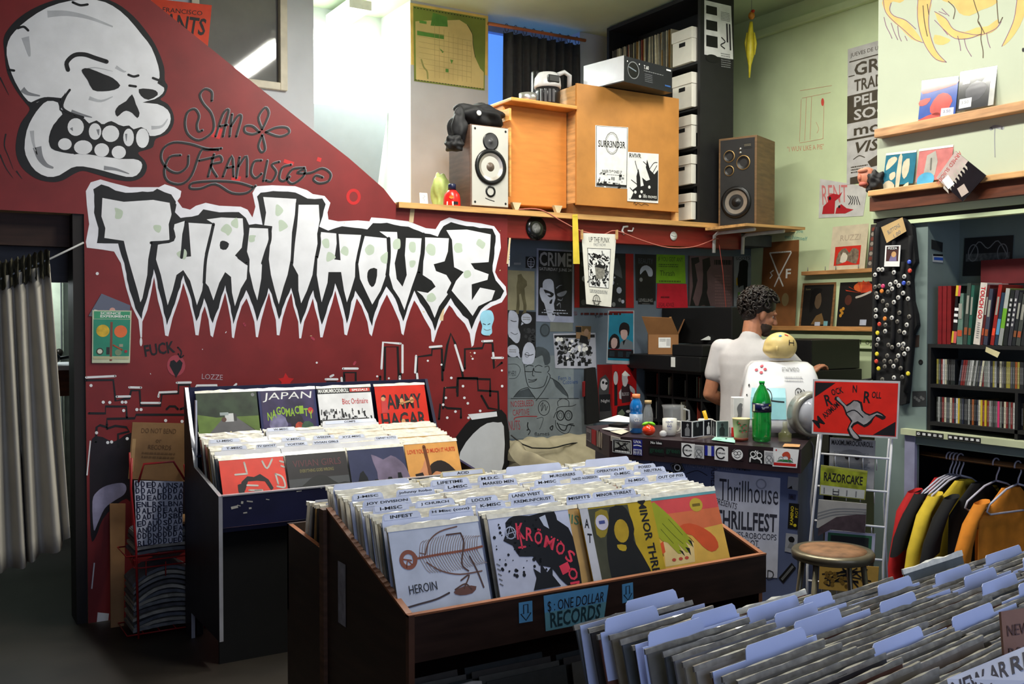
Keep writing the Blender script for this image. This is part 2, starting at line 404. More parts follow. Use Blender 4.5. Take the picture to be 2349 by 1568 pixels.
for s,w,m in (([(250,990),(270,1060),(310,1110),(360,1130)],20,GM),([(215,880),(225,960),(250,1040)],10,LG),([(150,600),(190,630),(270,645)],14,GM),([(170,250),(190,330),(200,380)],18,LG),([(700,1130),(780,1140),(870,1170)],10,GM),([(480,750),(560,775),(620,790)],9,GM),([(600,660),(680,680),(760,650)],9,LG),([(1020,860),(1090,850),(1130,800)],9,LG),([(320,95),(450,90),(600,120),(760,180)],16,LG),([(570,470),(640,455),(760,480)],4,LG),([(780,450),(830,480),(850,480)],8,LG),([(660,870),(665,910)],7,GM),([(480,860),(490,880)],7,GM),([(850,900),(852,950)],5,GM),([(735,890),(740,930)],12,LG)):
    a.stroke(c1(s),w,m,2.6 if m in (GM,LG) and s[0][1] < 1200 and w != 7 and w != 5 else 5,taper=True)
for s in ([(0,520),(30,580),(60,640)],[(40,900),(30,980),(60,1060),(90,1140)],[(0,1040),(40,1130),(90,1200)],[(110,1150),(150,1205)]): a.stroke(c1(s),3.5,BM,1,taper=True)
sk = mb.build('painted_skull',red); sk['label'] = 'white and black skull painted on the wall'
# script lettering
mb,a = mural('script')
SC = [[(1425,680),(1425,620),(1380,600),(1345,640),(1370,700),(1420,760),(1440,840),(1420,900),(1340,945),(1270,910),(1245,840),(1260,760),(1310,735),(1340,780),(1325,840),(1335,885),(1362,878)],
 [(1450,920),(1500,770),(1540,740),(1520,830),(1500,920)],[(1480,850),(1530,842)],[(1562,770),(1545,920)],[(1555,850),(1600,782),(1625,790),(1590,920)],
 [(1765,870),(1740,790),(1785,725),(1810,760),(1790,820),(1765,870)],[(1790,890),(1860,860),(1930,860),(1945,895),(1880,920),(1790,890)],[(1765,910),(1740,980),(1760,1025),(1785,1000),(1765,910)],[(1745,890),(1700,850),(1650,852),(1650,890),(1700,905),(1745,890)],
 [(1470,1010),(1380,1000),(1280,970),(1170,960),(1100,1000),(1085,1070),(1130,1140),(1200,1165),(1260,1120),(1268,1050)],[(1215,1045),(1140,1060),(1105,1150),(1130,1220),(1220,1240),(1290,1180),(1350,1020),(1400,1010),(1490,1000)],[(1340,1082),(1430,1062)],
 [(1440,1040),(1400,1190)],[(1425,1070),(1480,1050),(1490,1090),(1420,1112),(1460,1190)],[(1500,1190),(1560,1050),(1572,1190)],[(1530,1130),(1572,1122)],[(1612,1060),(1590,1200)],[(1605,1120),(1660,1052),(1662,1190)],
 [(1760,1080),(1710,1090),(1690,1160),(1720,1200),(1760,1170)],[(1800,1082),(1772,1220)],[(1880,1090),(1830,1110),(1860,1160),(1830,1220),(1790,1215)],[(1960,1110),(1900,1130),(1880,1200),(1910,1220),(1950,1190)],
 [(2050,1130),(1970,1140),(1932,1200),(1970,1238),(2040,1190),(2052,1140),(2000,1165),(2090,1165),(2170,1135),(2225,1170),(2210,1220),(2150,1235),(2110,1210),(2130,1182),(2172,1195)],
 [(1700,1260),(1600,1230),(1450,1220),(1300,1232),(1280,1268),(1350,1270),(1450,1240),(1560,1300),(1660,1300),(1720,1252)]]
for s in SC: a.stroke([(x+1.2,y-1.0) for x,y in c1(s)],5.6,GM,1.0)
for s in SC: a.stroke(c1(s),4.8,BM,2)
for x,y,w,h in ((1430,860,60,70),(1910,1080,70,25),(1560,1180,60,40),(2135,1060,28,28)): a.rect(x/2.936,y/2.936,w/2.936,h/2.936,RP,0.6,0.3)
a.ring(811,451,13,7,RP,0.6,15)
mb.build('painted_script',red)
# big lettering
mb,a = mural('lettering')
a.poly(c2([(105,130),(130,85),(180,70),(230,85),(330,110),(480,110),(510,95),(560,110),(595,130),(590,160),(575,180),(600,215),(640,225),(670,205),(720,190),(790,205),(900,210),(935,225),(960,265),(975,210),(960,140),(980,105),(1060,100),(1180,105),(1240,125),(1270,145),(1330,155),(1360,190),(1345,240),(1350,275),(1400,285),(1500,280),(1560,285),(1570,265),(1640,270),(1760,285),(1850,320),(1900,325),(1925,285),(1970,265),(2050,285),(2130,295),(2200,310),(2230,350),(2235,420),(2215,500),(2205,545),(2220,575),(2260,620),(2265,660),(2240,700),(2190,720),(2150,745),(2120,810),(2105,860),(2095,920),(2085,930),(2075,860),(2050,810),(2010,770),(1985,730),(1970,715),(1945,760),(1910,840),(1890,905),(1880,900),(1875,840),(1840,780),(1810,720),(1790,690),(1770,740),(1750,800),(1735,870),(1725,860),(1715,800),(1680,720),(1650,660),(1620,720),(1590,800),(1572,875),(1560,860),(1550,800),(1520,720),(1495,680),(1480,740),(1460,810),(1445,870),(1432,865),(1425,790),(1400,700),(1385,640),(1370,700),(1345,780),(1320,880),(1308,880),(1300,800),(1280,730),(1270,680),(1250,740),(1225,800),(1210,885),(1200,885),(1195,800),(1170,720),(1160,650),(1140,700),(1115,780),(1098,870),(1085,868),(1080,790),(1060,720),(1045,650),(1030,700),(1005,790),(988,880),(978,878),(970,800),(945,720),(930,680),(905,720),(880,800),(865,885),(855,880),(850,800),(835,720),(820,650),(800,720),(775,800),(757,880),(745,870),(735,790),(715,720),(700,760),(683,870),(668,868),(655,780),(630,680),(605,600),(585,680),(550,780),(528,875),(512,870),(500,780),(475,690),(455,570),(440,650),(420,740),(395,800),(393,880),(385,880),(375,790),(340,720),(310,620),(285,500),(250,440),(190,430),(110,420),(105,390),(122,300),(110,200)]),mat((226,226,236),0.55,var=0.06,scale=12),1,0)
a.disc(*c2([(388,903)])[0],3,WM,1,10)
blk = [(145,120),(185,95),(260,125),(310,140),(450,130),(470,120),(545,150),(565,185),(555,230),(590,265),(680,255),(710,225),(790,240),(890,235),(925,265),(940,300),(1010,300),(1000,250),(985,160),(1000,135),(1100,130),(1180,140),(1240,165),(1320,170),(1335,200),(1320,260),(1305,310),(1350,330),(1420,310),(1550,325),(1580,295),(1650,295),(1760,315),(1840,345),(1910,360),(1940,310),(1980,290),(2060,310),(2190,325),(2210,360),(2200,450),(2190,540),(2210,590),(2250,640),(2235,680),(2180,700),(2130,740),(2105,790),(2085,840),(2065,790),(2020,740),(1975,680),(1935,740),(1895,850),(1880,800),(1840,730),(1790,640),(1760,720),(1735,800),(1715,740),(1680,660),(1650,620),(1610,690),(1572,820),(1555,760),(1520,690),(1490,640),(1470,700),(1445,810),(1430,740),(1405,650),(1385,600),(1360,690),(1315,815),(1300,740),(1270,640),(1240,720),(1205,815),(1190,740),(1160,625),(1135,680),(1095,790),(1080,730),(1045,625),(1020,700),(985,800),(965,720),(930,640),(900,700),(862,810),(845,720),(820,610),(795,700),(755,810),(735,740),(715,680),(695,740),(672,800),(655,720),(605,560),(570,680),(520,820),(500,720),(455,530),(430,640),(390,785),(360,730),(330,640),(300,500),(270,400),(165,395),(170,320),(150,240)]
# a brushed, ragged edge
rb = random.Random(3); blk2 = []
for i,p in enumerate(blk):
    q = blk[(i+1) % len(blk)]; L = math.hypot(q[0]-p[0],q[1]-p[1]); k = max(1,int(L/28))
    for j in range(k):
        t = j/k; blk2.append((p[0]+(q[0]-p[0])*t+rb.uniform(-3,3),p[1]+(q[1]-p[1])*t+rb.uniform(-3,3)))
a.poly(c2(blk2),BM,2)
LET = [[(190,165),(300,185),(450,175),(535,190),(545,250),(530,300),(535,390),(440,400),(425,480),(420,560),(395,680),(385,700),(370,640),(335,520),(310,430),(300,385),(200,370),(205,320),(185,260)],
 [(545,390),(560,300),(615,282),(600,350),(590,470),(645,465),(632,292),(755,300),(735,370),(716,450),(712,560),(702,640),(675,715),(660,660),(640,590),(605,535),(570,560),(550,640),(525,715),(510,650),(490,560),(465,480),(475,405)],
 [(725,275),(800,265),(910,270),(915,350),(905,420),(870,460),(935,512),(930,580),(900,630),(870,720),(855,650),(850,570),(820,545),(790,600),(760,690),(735,620),(718,600),(724,470),(745,380),(768,302)],
 [(945,318),(1040,322),(1043,380),(1028,440),(1010,490),(1005,580),(985,690),(965,630),(944,540),(945,480),(932,440)],
 [(1015,160),(1185,170),(1178,250),(1163,340),(1156,480),(1140,560),(1120,620),(1095,710),(1075,640),(1055,560),(1044,480),(1052,380),(1062,310),(1020,305),(1030,240)],
 [(1194,200),(1300,200),(1305,280),(1292,350),(1294,400),(1280,470),(1268,560),(1240,640),(1210,705),(1196,640),(1195,560),(1168,510),(1174,400),(1184,300)],
 [(1312,340),(1390,347),(1392,400),(1380,480),(1412,485),(1402,350),(1518,355),(1505,420),(1488,500),(1486,570),(1465,640),(1445,700),(1430,640),(1415,545),(1350,545),(1345,600),(1315,700),(1300,620),(1290,560),(1294,460),(1305,400)],
 [(1532,360),(1648,372),(1652,450),(1646,560),(1618,640),(1575,712),(1545,650),(1512,580),(1500,480),(1514,400)],
 [(1612,337),(1702,340),(1708,420),(1690,500),(1700,580),(1730,620),(1752,560),(1742,460),(1748,370),(1828,372),(1822,450),(1806,540),(1778,620),(1740,740),(1715,680),(1682,630),(1662,560),(1668,460),(1668,378)],
 [(1844,367),(1968,372),(1963,440),(1946,490),(1890,505),(1902,540),(1955,560),(1980,600),(1962,660),(1918,720),(1895,780),(1870,720),(1832,665),(1804,642),(1860,652),(1900,620),(1880,590),(1834,560),(1838,470)],
 [(1955,330),(2060,327),(2183,352),(2180,420),(2172,494),(2080,500),(2100,530),(2172,556),(2166,585),(2085,608),(2086,690),(2128,625),(2205,640),(2188,688),(2120,720),(2090,770),(2060,730),(2015,680),(1982,640),(2005,590),(2044,545),(1995,520),(1988,440),(1984,380)]]
for L in LET: a.poly(c2(L),WM,3)
rg = random.Random(5)
for (x,y) in ((270,240),(470,320),(830,330),(870,290),(960,370),(1090,230),(1110,310),(1340,390),(1360,470),(1440,440),(1570,430),(1640,470),(1700,400),(1780,420),(1880,430),(2020,420),(2130,400),(2060,560),(1780,500),(600,450),(1870,680)):
    pts = [(x+rg.uniform(12,34)*math.cos(k*1.05),y+rg.uniform(14,36)*math.sin(k*1.05)) for k in range(6)]
    a.poly(c2(pts),TG,3.3,3)
for P_,w in (([(815,385),(840,400),(825,430),(795,425),(795,390)],0),([(1565,528),(1600,530),(1592,600),(1572,622),(1552,590),(1550,550)],0)): a.poly(c2(P_),BM,3.6,2)
for s in ([(562,200),(545,300),(552,380),(440,395)],[(620,285),(612,350),(596,470)],[(760,300),(742,380),(720,480),(712,600)],[(890,470),(930,500)],[(1050,320),(1050,380),(1030,440),(1012,500)],[(1190,190),(1182,300),(1170,400),(1162,500)],[(1660,372),(1662,470),(1650,560)],[(1300,345),(1304,400),(1290,470)],[(1530,355),(1510,430),(1496,500)],[(1838,350),(1836,450),(1815,550)],[(1990,600),(1965,650)]): a.stroke(c2(s),7,BM,3.7)
lt = mb.build('painted_lettering',red); lt['label'] = 'large white dripping letters outlined in black'
# skyline, blobs, scribbles
mb,a = mural('skyline')
a.poly([(208,1225),(207,1030),(225,1000),(262,1012),(300,992),(345,1008),(390,985),(430,1000),(470,975),(475,1130),(440,1240),(380,1290),(330,1250),(300,1150),(270,1155),(236,1190),(220,1230)],mat((24,16,22),0.5,var=0.5,scale=8),0.6,3)
a.poly([(212,1150),(222,1128),(245,1113),(280,1107),(290,1118),(284,1134),(262,1148),(240,1166),(224,1200),(215,1215)],mat((150,146,176),0.55,var=0.3,scale=10),1,3)
a.poly(cB([(1880,560),(1960,400),(2060,300),(2160,270),(2290,290),(2290,720),(1960,780)]),BM,1,3)
a.poly(cB([(1940,720),(1955,560),(2050,425),(2150,350),(2230,345),(2272,372),(2272,640),(2200,760),(1980,760)]),mat((200,202,206),0.55,var=0.1,scale=5),2,2)
a.poly(cB([(2010,285),(2220,265),(2225,300),(2040,325)]),WM,2)
BL = [cA([(620,852),(815,850),(832,1000),(900,985),(930,985),(945,925),(1005,925),(1012,1035),(1155,1035),(1165,950),(1285,945),(1285,885),(1365,885),(1370,940),(1430,940),(1440,900),(1550,900),(1560,945)]),
 cA([(640,1090),(760,1090),(760,1040),(910,1040),(912,1120)]),cA([(770,1175),(770,1130),(970,1125),(980,1100),(1340,1100),(1350,1165)]),cA([(690,1300),(695,1190),(720,1175),(770,1190)]),cA([(770,1200),(830,1180),(910,1190),(930,1220),(850,1240),(850,1330)]),cA([(1620,940),(1660,935),(1700,890),(1750,930),(1820,935)]),cA([(1200,1060),(1220,1040),(1260,1040),(1280,1060)]),cA([(1300,1060),(1380,1030),(1430,1060)]),
 c2([(1430,1160),(1430,1060),(1490,1060),(1490,1150)]),c2([(1640,1180),(1640,928),(1705,928),(1715,1180)]),c2([(1800,1190),(1805,980),(1880,970),(1882,938),(1932,938),(1935,1100)]),c2([(1940,1050),(1960,920),(1978,860),(2000,910),(2020,980),(2040,1080)]),c2([(2050,1040),(2050,940),(2140,935),(2150,905),(2192,910),(2200,1040),(2240,1010)]),c2([(2010,1160),(2010,1090),(2180,1095),(2180,1180)]),
 cB([(1110,0),(1112,95)]),cB([(1370,90),(1372,10)]),cB([(1520,-10),(1520,80)]),cB([(1585,60),(1640,40)]),cB([(1935,150),(1940,20),(2080,20),(2085,110),(2230,120),(2235,250),(2160,240),(2110,150)]),cB([(1800,320),(1810,210),(1860,240),(1960,245),(1960,310)]),cB([(1830,240),(1840,92),(1935,88)]),cB([(980,95),(985,50),(1050,50),(1055,95)])]
for s in BL: a.stroke(s,5.2,BM,1.2,0)
for s in (cA([(620,832),(830,822)]),cA([(840,970),(935,968)]),cA([(930,903),(1015,905)]),cA([(1018,1015),(1150,1015)]),cA([(1140,970),(1145,940),(1270,935)]),cA([(1272,870),(1372,868)]),cA([(1410,905),(1415,890),(1560,888),(1565,940)]),cA([(1660,920),(1700,880)]),c2([(1425,1040),(1500,1040)]),c2([(1622,1040),(1630,905),(1720,912)]),c2([(1730,920),(1730,1060)]),c2([(1795,1060),(1800,975)]),c2([(1870,930),(1930,925)]),c2([(2000,920),(2040,1050)]),c2([(2140,900),(2190,898)]),c2([(2190,985),(2245,985)]),c2([(2195,960),(2198,985)]),cB([(975,30),(1060,30)]),cB([(1515,60),(1515,10)]),cB([(1090,20),(1095,70)]),cB([(1645,40),(1640,-10)]),cB([(1010,10),(1030,0)])):
    a.stroke(s,5,WM,1.6,0)
rw = random.Random(11)
for x,y in [(743,1010),(790,1012),(880,1010),(905,1010),(985,1063),(1015,1063),(890,1070),(1192,1142),(1310,1148),(695,1230),(775,1300),(803,1296),(915,1272),(1388,992),(655,890),(700,85)]: a.disc(*cA([(x,y)])[0],3.6,WM,1.8)
for x,y in [(1920,265),(2015,310),(1985,165),(2010,205),(1975,80),(1850,165),(2100,260),(2260,80),(1860,310),(1890,20),(1830,215)]: a.disc(*cB([(x,y)])[0],3,WM,1.8)
for x,y in [(1290,1010),(1860,1000),(1930,1020),(2100,960),(2240,1050),(1600,1080),(2090,990),(1660,1090)]: a.disc(*c2([(x,y)])[0],2.4,WM,1.8)
for k in range(46):
    x,y = rw.uniform(210,1150),rw.choice((rw.uniform(495,700),rw.uniform(700,1000))); s = rw.uniform(0.6,2.0)
    if x < 900 and 560 < y < 700: continue
    a.rect(x,y,s,s*rw.uniform(1,3),CHIP if x > 700 else WM,1.7,rw.uniform(0,3))
for u,v,w,h in ((940,474,10,36),(1080,540,5,22),(1010,705,8,30),(1118,730,8,40),(1165,545,4,60),(223,1405,26,22),(212,1290,3,60),(202,1010,3,80)): a.rect(u,v,w,h,CHIP if u > 500 else WM,1.9,0.1)
a.text('FUCK',331,786,70,27,BM,2,-0.15,True); a.stroke([(408,796),(416,806),(414,818)],3.2,BM,2); a.stroke([(409,811),(414,820),(421,815)],3,BM,2)
a.disc(404,838,21,mat((160,62,74),0.5),1.5,24); a.poly([(404,866),(389,838),(391,828),(399,825),(405,831),(412,824),(419,832),(416,845)],BM,2)
a.text('LOZZE',463,858,48,12,mat((170,150,160),0.5),2,0.05)
a.poly([(655,855),(662,866),(674,868),(666,877),(668,889),(656,883),(643,889),(646,876),(638,868),(650,866)],RP,1.5)
for s in ([(812,1120-285),(815,830)],[(560,742),(562,746)],[(715,774),(720,778)]): a.stroke(s,5,mat((170,60,80),0.5),1.5)
mb.build('painted_skyline',red)
# ================================================================== loft: cabinets, loudspeakers, shelf tower
def frame(c,phi):
    """local frame: x runs to the viewer's right along the front, y into the body, z up; phi turns the front to the left"""
    return Matrix.Translation(c) @ Matrix.Rotation(-phi,4,'Z')
FX = Matrix.Rotation(R(90),4,'X')            # lathe axis z -> -y (towards the front)
def driver(t,M,name,x,z,prof,mts,label=None):
    o = None
    for p,mt,nm in zip(prof,mts,(name,'cone','dust_cap','centre')):
        mb = MB(); mb.lathe(p,mt,seg=32,M=M @ Matrix.Translation((x,0,z)) @ FX,cap=False); q = mb.build(nm,o or t); o = o or q
    if label: o['label'] = label
    return o
def artm(mb,M,x0,z0,w,h):
    """art on the front face (y=0) of a body in frame M: x 0..1 from x0 over w, y 0..h/w down from z0+h"""
    n = (M.to_3x3() @ Vector((0,-1,0)))
    return Art(mb,lambda x,y,l=0.0: M @ Vector((x0+x*w,0,z0+h-y*w)) + n*l)
WD = wood(88,58,40); BK = mat((24,24,25),0.55,var=0.2); RUB = mat((16,16,17),0.35); CHR = mat((190,188,185),0.25,metal=0.9)
# small two-way loudspeaker on the end of the deck
M = frame((3.128,RY-0.01,2.347),0); t = thing('loudspeaker','silver-fronted loudspeaker at the top of the red wall, black clothes on it','loudspeaker',(3.128,RY,2.347))
mb = MB(); mb.box((0,0.012,0),(0.29,0.31,0.535),wood(96,72,60),M); mb.build('cabinet',t,bev=0.006)
mb = MB(); mb.box((0.008,0,0.008),(0.282,0.013,0.527),mat((186,184,176),0.35,var=0.03),M)
a = artm(mb,M,0,0,0.29,0.535)
for x in (0.1,0.9):
    for z in (0.1,1.74): a.disc(x,z,0.028,BK)
a.stroke([(0.37,1.64),(0.46,1.67),(0.6,1.7)],0.018,BK)
mb.build('baffle',t,bev=0.003)
driver(t,M,'tweeter',0.145,0.43,[[(0.058,0),(0.058,0.006),(0.05,0.007)],[(0.05,0.007),(0.02,0.002),(0.014,0.006),(0.0,0.012)]],[RUB,mat((60,60,62),0.4)])
driver(t,M,'woofer',0.145,0.265,[[(0.118,0),(0.118,0.008),(0.106,0.016),(0.09,0.008)],[(0.09,0.008),(0.04,-0.012)],[(0.04,-0.012),(0.03,0.0),(0.0,0.008)]],[RUB,mat((176,168,160),0.3,metal=0.5,var=0.15),mat((92,78,66),0.4)])
driver(t,M,'bass_port',0.145,0.105,[[(0.038,0),(0.036,0.006),(0.026,0.004)],[(0.026,0.003),(0.024,-0.005),(0.0,-0.006)]],[RUB,mat((4,4,4),0.9)])
# three-way loudspeaker at the right end of the deck
b_ = pz(1733,517,2.302)
mb = MB(); mb.box((5.12,5.12,2.28),(5.72,5.55,2.30),woodx(190,146,92)); struct(mb,'trim_bracket_shelf')
for X_ in (5.26,5.56):
    mb = MB(); mb.tube([(X_,5.18,2.268),(X_,5.56,2.268),(X_,5.60,2.25),(X_,5.605,2.12)],0.014,WHITE,8); tag(mb.build('shelf_bracket'),'white curved bracket under the walnut loudspeaker, ' + ('nearer the round white sticker' if X_ < 5.4 else 'nearer the green wall'),'bracket')
M = frame(b_,R(68)) @ Matrix.Translation((-0.295,0,0)) @ Matrix.Scale(0.93,4); t = thing('loudspeaker','large walnut loudspeaker at the right end of the deck, dark front with four drivers','loudspeaker',b_)
mb = MB(); mb.box((0,0,0),(0.325,0.38,0.715),wood(104,78,50),M); mb.build('cabinet',t,bev=0.005)
mb = MB(); mb.box((0.018,-0.004,0.018),(0.307,0.002,0.697),BK,M); a = artm(mb,M @ Matrix.Translation((0,-0.005,0)),0,0,0.325,0.715)
a.rect(0.66,0.17,0.22,0.14,RUB); a.lines(0.68,0.2,0.18,0.06,2,mat((120,112,90),0.5)); mb.build('baffle',t)
M2 = M @ Matrix.Translation((0,-0.005,0))
BR = mat((168,136,84),0.35,metal=0.5)
for nm,x,z,r in (('tweeter',0.095,0.565,0.048),('midrange',0.095,0.45,0.042),('bass_port',0.215,0.505,0.058)):
    driver(t,M2,nm,x,z,[[(r,0),(r,0.004),(r*0.9,0.005)],[(r*0.9,0.004),(r*0.4,-0.003),(0,-0.004)]],[BR,RUB])
driver(t,M2,'woofer',0.155,0.195,[[(0.128,0),(0.126,0.012),(0.106,0.012)],[(0.106,0.012),(0.094,0.002)],[(0.094,0.002),(0.042,-0.003)],[(0.042,-0.003),(0.03,0.004),(0,0.008)]],[RUB,BK,mat((150,142,132),0.3,metal=0.6,var=0.2),RUB])
for z in (0.585,0.615): driver(t,M2,'control_knob',0.19,z,[[(0.011,0),(0.010,0.008),(0,0.009)]],[CHR])
# thin black panel between tower and loudspeaker
mb = MB(); b = pz(1650,516,2.341); c = pz(1596,512,2.341); h = (py(1650,312,b.y).z-2.341)
mb.prism([c,b,b+Vector((0.02,0.05,0)),c+Vector((0.02,0.05,0))],(0,0,h),mat((12,12,13),0.5)); tag(mb.build('grille_panel'),'plain black panel standing beside the walnut loudspeaker','panel')
# orange dresser and big board-backed cabinet, both seen from behind
t = thing('dresser','orange wooden dresser turned back to front on the deck','dresser',(3.73,5.9,2.34))
mb = MB(); mb.box((3.475,5.76,2.40),(4.0,6.4,3.075),mat((208,132,60),0.5,var=0.1,scale=3,stretch=(2,2,10))); mb.build('body',t,bev=0.006)
mb = MB(); mb.box((3.46,5.63,3.0745),(4.0,6.42,3.10),wood(222,150,74)); mb.build('top',t,bev=0.006)
mb = MB(); mb.box((3.462,5.66,2.44),(3.476,6.3,2.9),wood(224,158,84)); mb.box((3.46,5.66,2.95),(3.476,6.3,3.03),wood(224,158,84)); mb.build('side_panel',t)
for x in (3.52,3.86):
    mb = MB(); p0 = Vector((x,5.66,2.402)); mb.prism([p0+Vector((-0.035,0,0)),p0+Vector((0.035,0,0)),p0+Vector((0.008,0,-0.06)),p0+Vector((-0.008,0,-0.06))],(0,0.03,0),mat((196,184,150),0.5)); mb.build('foot',t)
for x,y in ((3.52,6.36),(3.9,6.36)): mb = MB(); mb.box((x,y,2.34),(x+0.04,y+0.04,2.402),WD); mb.build('foot',t)
t = thing('cabinet','tall plain tan cabinet back with two flyers taped on','cabinet',(4.47,5.9,2.34))
TAN = mat((188,128,62),0.55,var=0.14,scale=6,bump=0.03)
mb = MB(); mb.box((4.01,5.66,2.43),(4.935,6.3,3.255),wood(206,160,104)); mb.build('carcass',t,bev=0.003)
mb = MB(); mb.box((4.003,5.645,2.415),(4.94,5.662,3.262),TAN); mb.build('back_panel',t,bev=0.002)
mb = MB(); mb.box((4.01,5.70,2.34),(4.935,6.28,2.431),wood(120,78,42)); mb.build('plinth',t)
mb = MB(); mb.box((4.915,5.65,2.34),(4.945,5.70,2.43),wood(206,160,104)); mb.build('corner_post',t)
def fly(a,A):
    a.rect(0.02,0.01,0.96,A-0.02,mat((40,40,40),0.6)); a.rect(0.035,0.02,0.93,A-0.045,WHITE)
    a.ring(0.5,0.42,0.2,0.03,mat((150,150,150),0.6),ry=0.27,n=14); a.ring(0.5,0.42,0.17,0.012,GREY,ry=0.24,n=9)
    a.text('SURR3ND3R',0.08,0.36,0.84,0.17,INK,bold=True); a.text('INNER THRONES LP',0.2,1.08,0.62,0.075,INK,bold=True); a.lines(0.22,1.18,0.58,0.04,1,GREY)
    rr = random.Random(2)
    for k in range(46):
        x = rr.uniform(0.04,0.9); y = A-0.06-rr.random()**2*0.3; a.rect(x,y-rr.uniform(0,0.05),rr.uniform(0.02,0.09),rr.uniform(0.02,0.08),rr.choice((INK,GREY,GREY,WHITE)))
    a.rect(0.035,A-0.09,0.93,0.055,INK)
sheet('flyer','white flyer with a grey ring and black title on the tan cabinet','flyer',cpx(1,5.643,(1366,287),(1441,292),(1439,433),(1366,428)),WHITE,fly)
def fly(a,A):
    a.text('RVIVR',0.05,0.03,0.38,0.11,INK,bold=True)
    a.poly([(0.1,1.18),(0.2,1.0),(0.16,0.95),(0.3,0.86),(0.28,0.6),(0.34,0.4),(0.4,0.62),(0.42,0.85),(0.52,0.82),(0.46,0.62),(0.6,0.7),(0.72,0.66),(0.58,0.36),(0.62,0.16),(0.72,0.42),(0.86,0.52),(0.98,0.4),(0.98,1.18)],INK,2)
    for s in ([(0.34,0.5),(0.26,0.3),(0.24,0.22)],[(0.62,0.3),(0.5,0.22)],[(0.7,0.4),(0.84,0.24),(0.95,0.22)],[(0.3,0.8),(0.12,0.7)],[(0.8,0.5),(0.94,0.3)],[(0.2,1.0),(0.08,0.9)]): a.stroke(s,0.02,INK)
    for x,y in ((0.25,1.0),(0.45,0.98),(0.4,1.1),(0.7,0.85)): a.disc(x,y,0.04,WHITE)
    a.text('life moves',0.5,1.03,0.44,0.1,WHITE,4); a.stroke([(0.2,1.3),(0.24,1.25),(0.27,1.32),(0.34,1.28),(0.45,1.32),(0.55,1.28),(0.68,1.31)],0.015,INK); a.lines(0.05,A-0.07,0.9,0.03,1,GREY)
sheet('flyer','white flyer with black leaf silhouettes overlapping the ring flyer','flyer',cpx(1,5.6395,(1440,348),(1511,353),(1510,466),(1439,461)),WHITE,fly)
# turntable carton on top of the cabinet
M = frame((4.267,5.452,3.266),R(-10)); t = thing('carton','black turntable carton with a shiny white end lying on the tan cabinet','box',(4.267,5.452,3.266))
SIL = mat((225,225,232),0.12,metal=0.35,var=0.06,scale=5)
mb = MB(); mb.box((0,0,0),(0.525,0.39,0.178),mat((30,31,36),0.35,var=0.1),M)
a = artm(mb,M,0,0,0.525,0.178)
a.ring(0.19,0.16,0.11,0.012,GREY); a.disc(0.19,0.16,0.1,mat((8,8,10),0.4)); a.stroke([(0.1,0.13),(0.24,0.165)],0.016,mat((120,130,140),0.4),3); a.disc(0.31,0.06,0.01,WHITE); a.disc(0.07,0.06,0.01,WHITE)
a.text('T.60',0.4,0.055,0.1,0.05,WHITE); a.lines(0.4,0.12,0.42,0.02,1,GREY); a.lines(0.42,0.16,0.16,0.12,5,mat((90,92,96),0.5)); a.rect(0.87,0.03,0.1,0.02,WHITE); a.rect(0.84,0.25,0.12,0.02,mat((50,90,150),0.5))
mb.build('body',t,bev=0.003)
mb = MB(); mb.box((-0.004,-0.001,0.006),(0,0.385,0.179),SIL,M); o = mb.build('end_flap',t); o['label'] = 'glossy white end flap'
# things on the dresser: appliance, cup, bag; clothes heap on the loudspeaker
c = Vector((3.865,5.82,3.101)); t = thing('vacuum_cleaner','small black canister with a white hood on the dresser, before the dark curtain','vacuum cleaner',c)
mb = MB(); mb.lathe([(0.1,0),(0.118,0.02),(0.122,0.14),(0.115,0.2)],mat((20,20,22),0.3),c,24); mb.build('tank',t)
mb = MB(); mb.lathe([(0.124,0.2),(0.127,0.23),(0.12,0.3),(0.09,0.35),(0.0,0.365)],mat((205,205,205),0.3),c,24); mb.build('hood',t)
mb = MB(); mb.box(c+Vector((-0.07,-0.132,0.235)),c+Vector((0.05,-0.09,0.31)),mat((12,12,12),0.4)); mb.build('switch_plate',t,bev=0.01)
mb = MB(); mb.tube([c+Vector(p) for p in ((0.06,-0.08,0.33),(0.12,-0.1,0.36),(0.18,-0.1,0.33),(0.19,-0.08,0.22))],0.022,mat((190,190,190),0.35)); mb.build('hose_grip',t); VAC = t
for k in range(4): mb = MB(); a_ = -2.6+0.3*k; mb.box(c+Vector((0.124*math.cos(a_)-0.012,0.124*math.sin(a_)-0.006,0.04)),c+Vector((0.124*math.cos(a_)+0.012,0.124*math.sin(a_)+0.006,0.17)),mat((70,70,74),0.4)); mb.build('clip',t)
VAC.scale = (0.76,0.76,0.7); VAC.location.x += 0.01
c = Vector((3.93,6.03,3.101)); mb = MB(); mb.lathe([(0.05,0),(0.052,0.03),(0.05,0.3),(0.046,0.31),(0.0,0.311)],mat((14,14,15),0.35),c); tag(mb.build('flask'),'tall black cylinder beside the white-hooded canister','flask')
c = Vector((3.665,5.75,3.101)); mb = MB(); mb.lathe([(0.06,0),(0.062,0.065),(0.058,0.066),(0.056,0.01),(0,0.008)],mat((190,190,188),0.3,metal=0.8),c); tag(mb.build('tin'),'open silver tin near the front of the dresser top','tin')
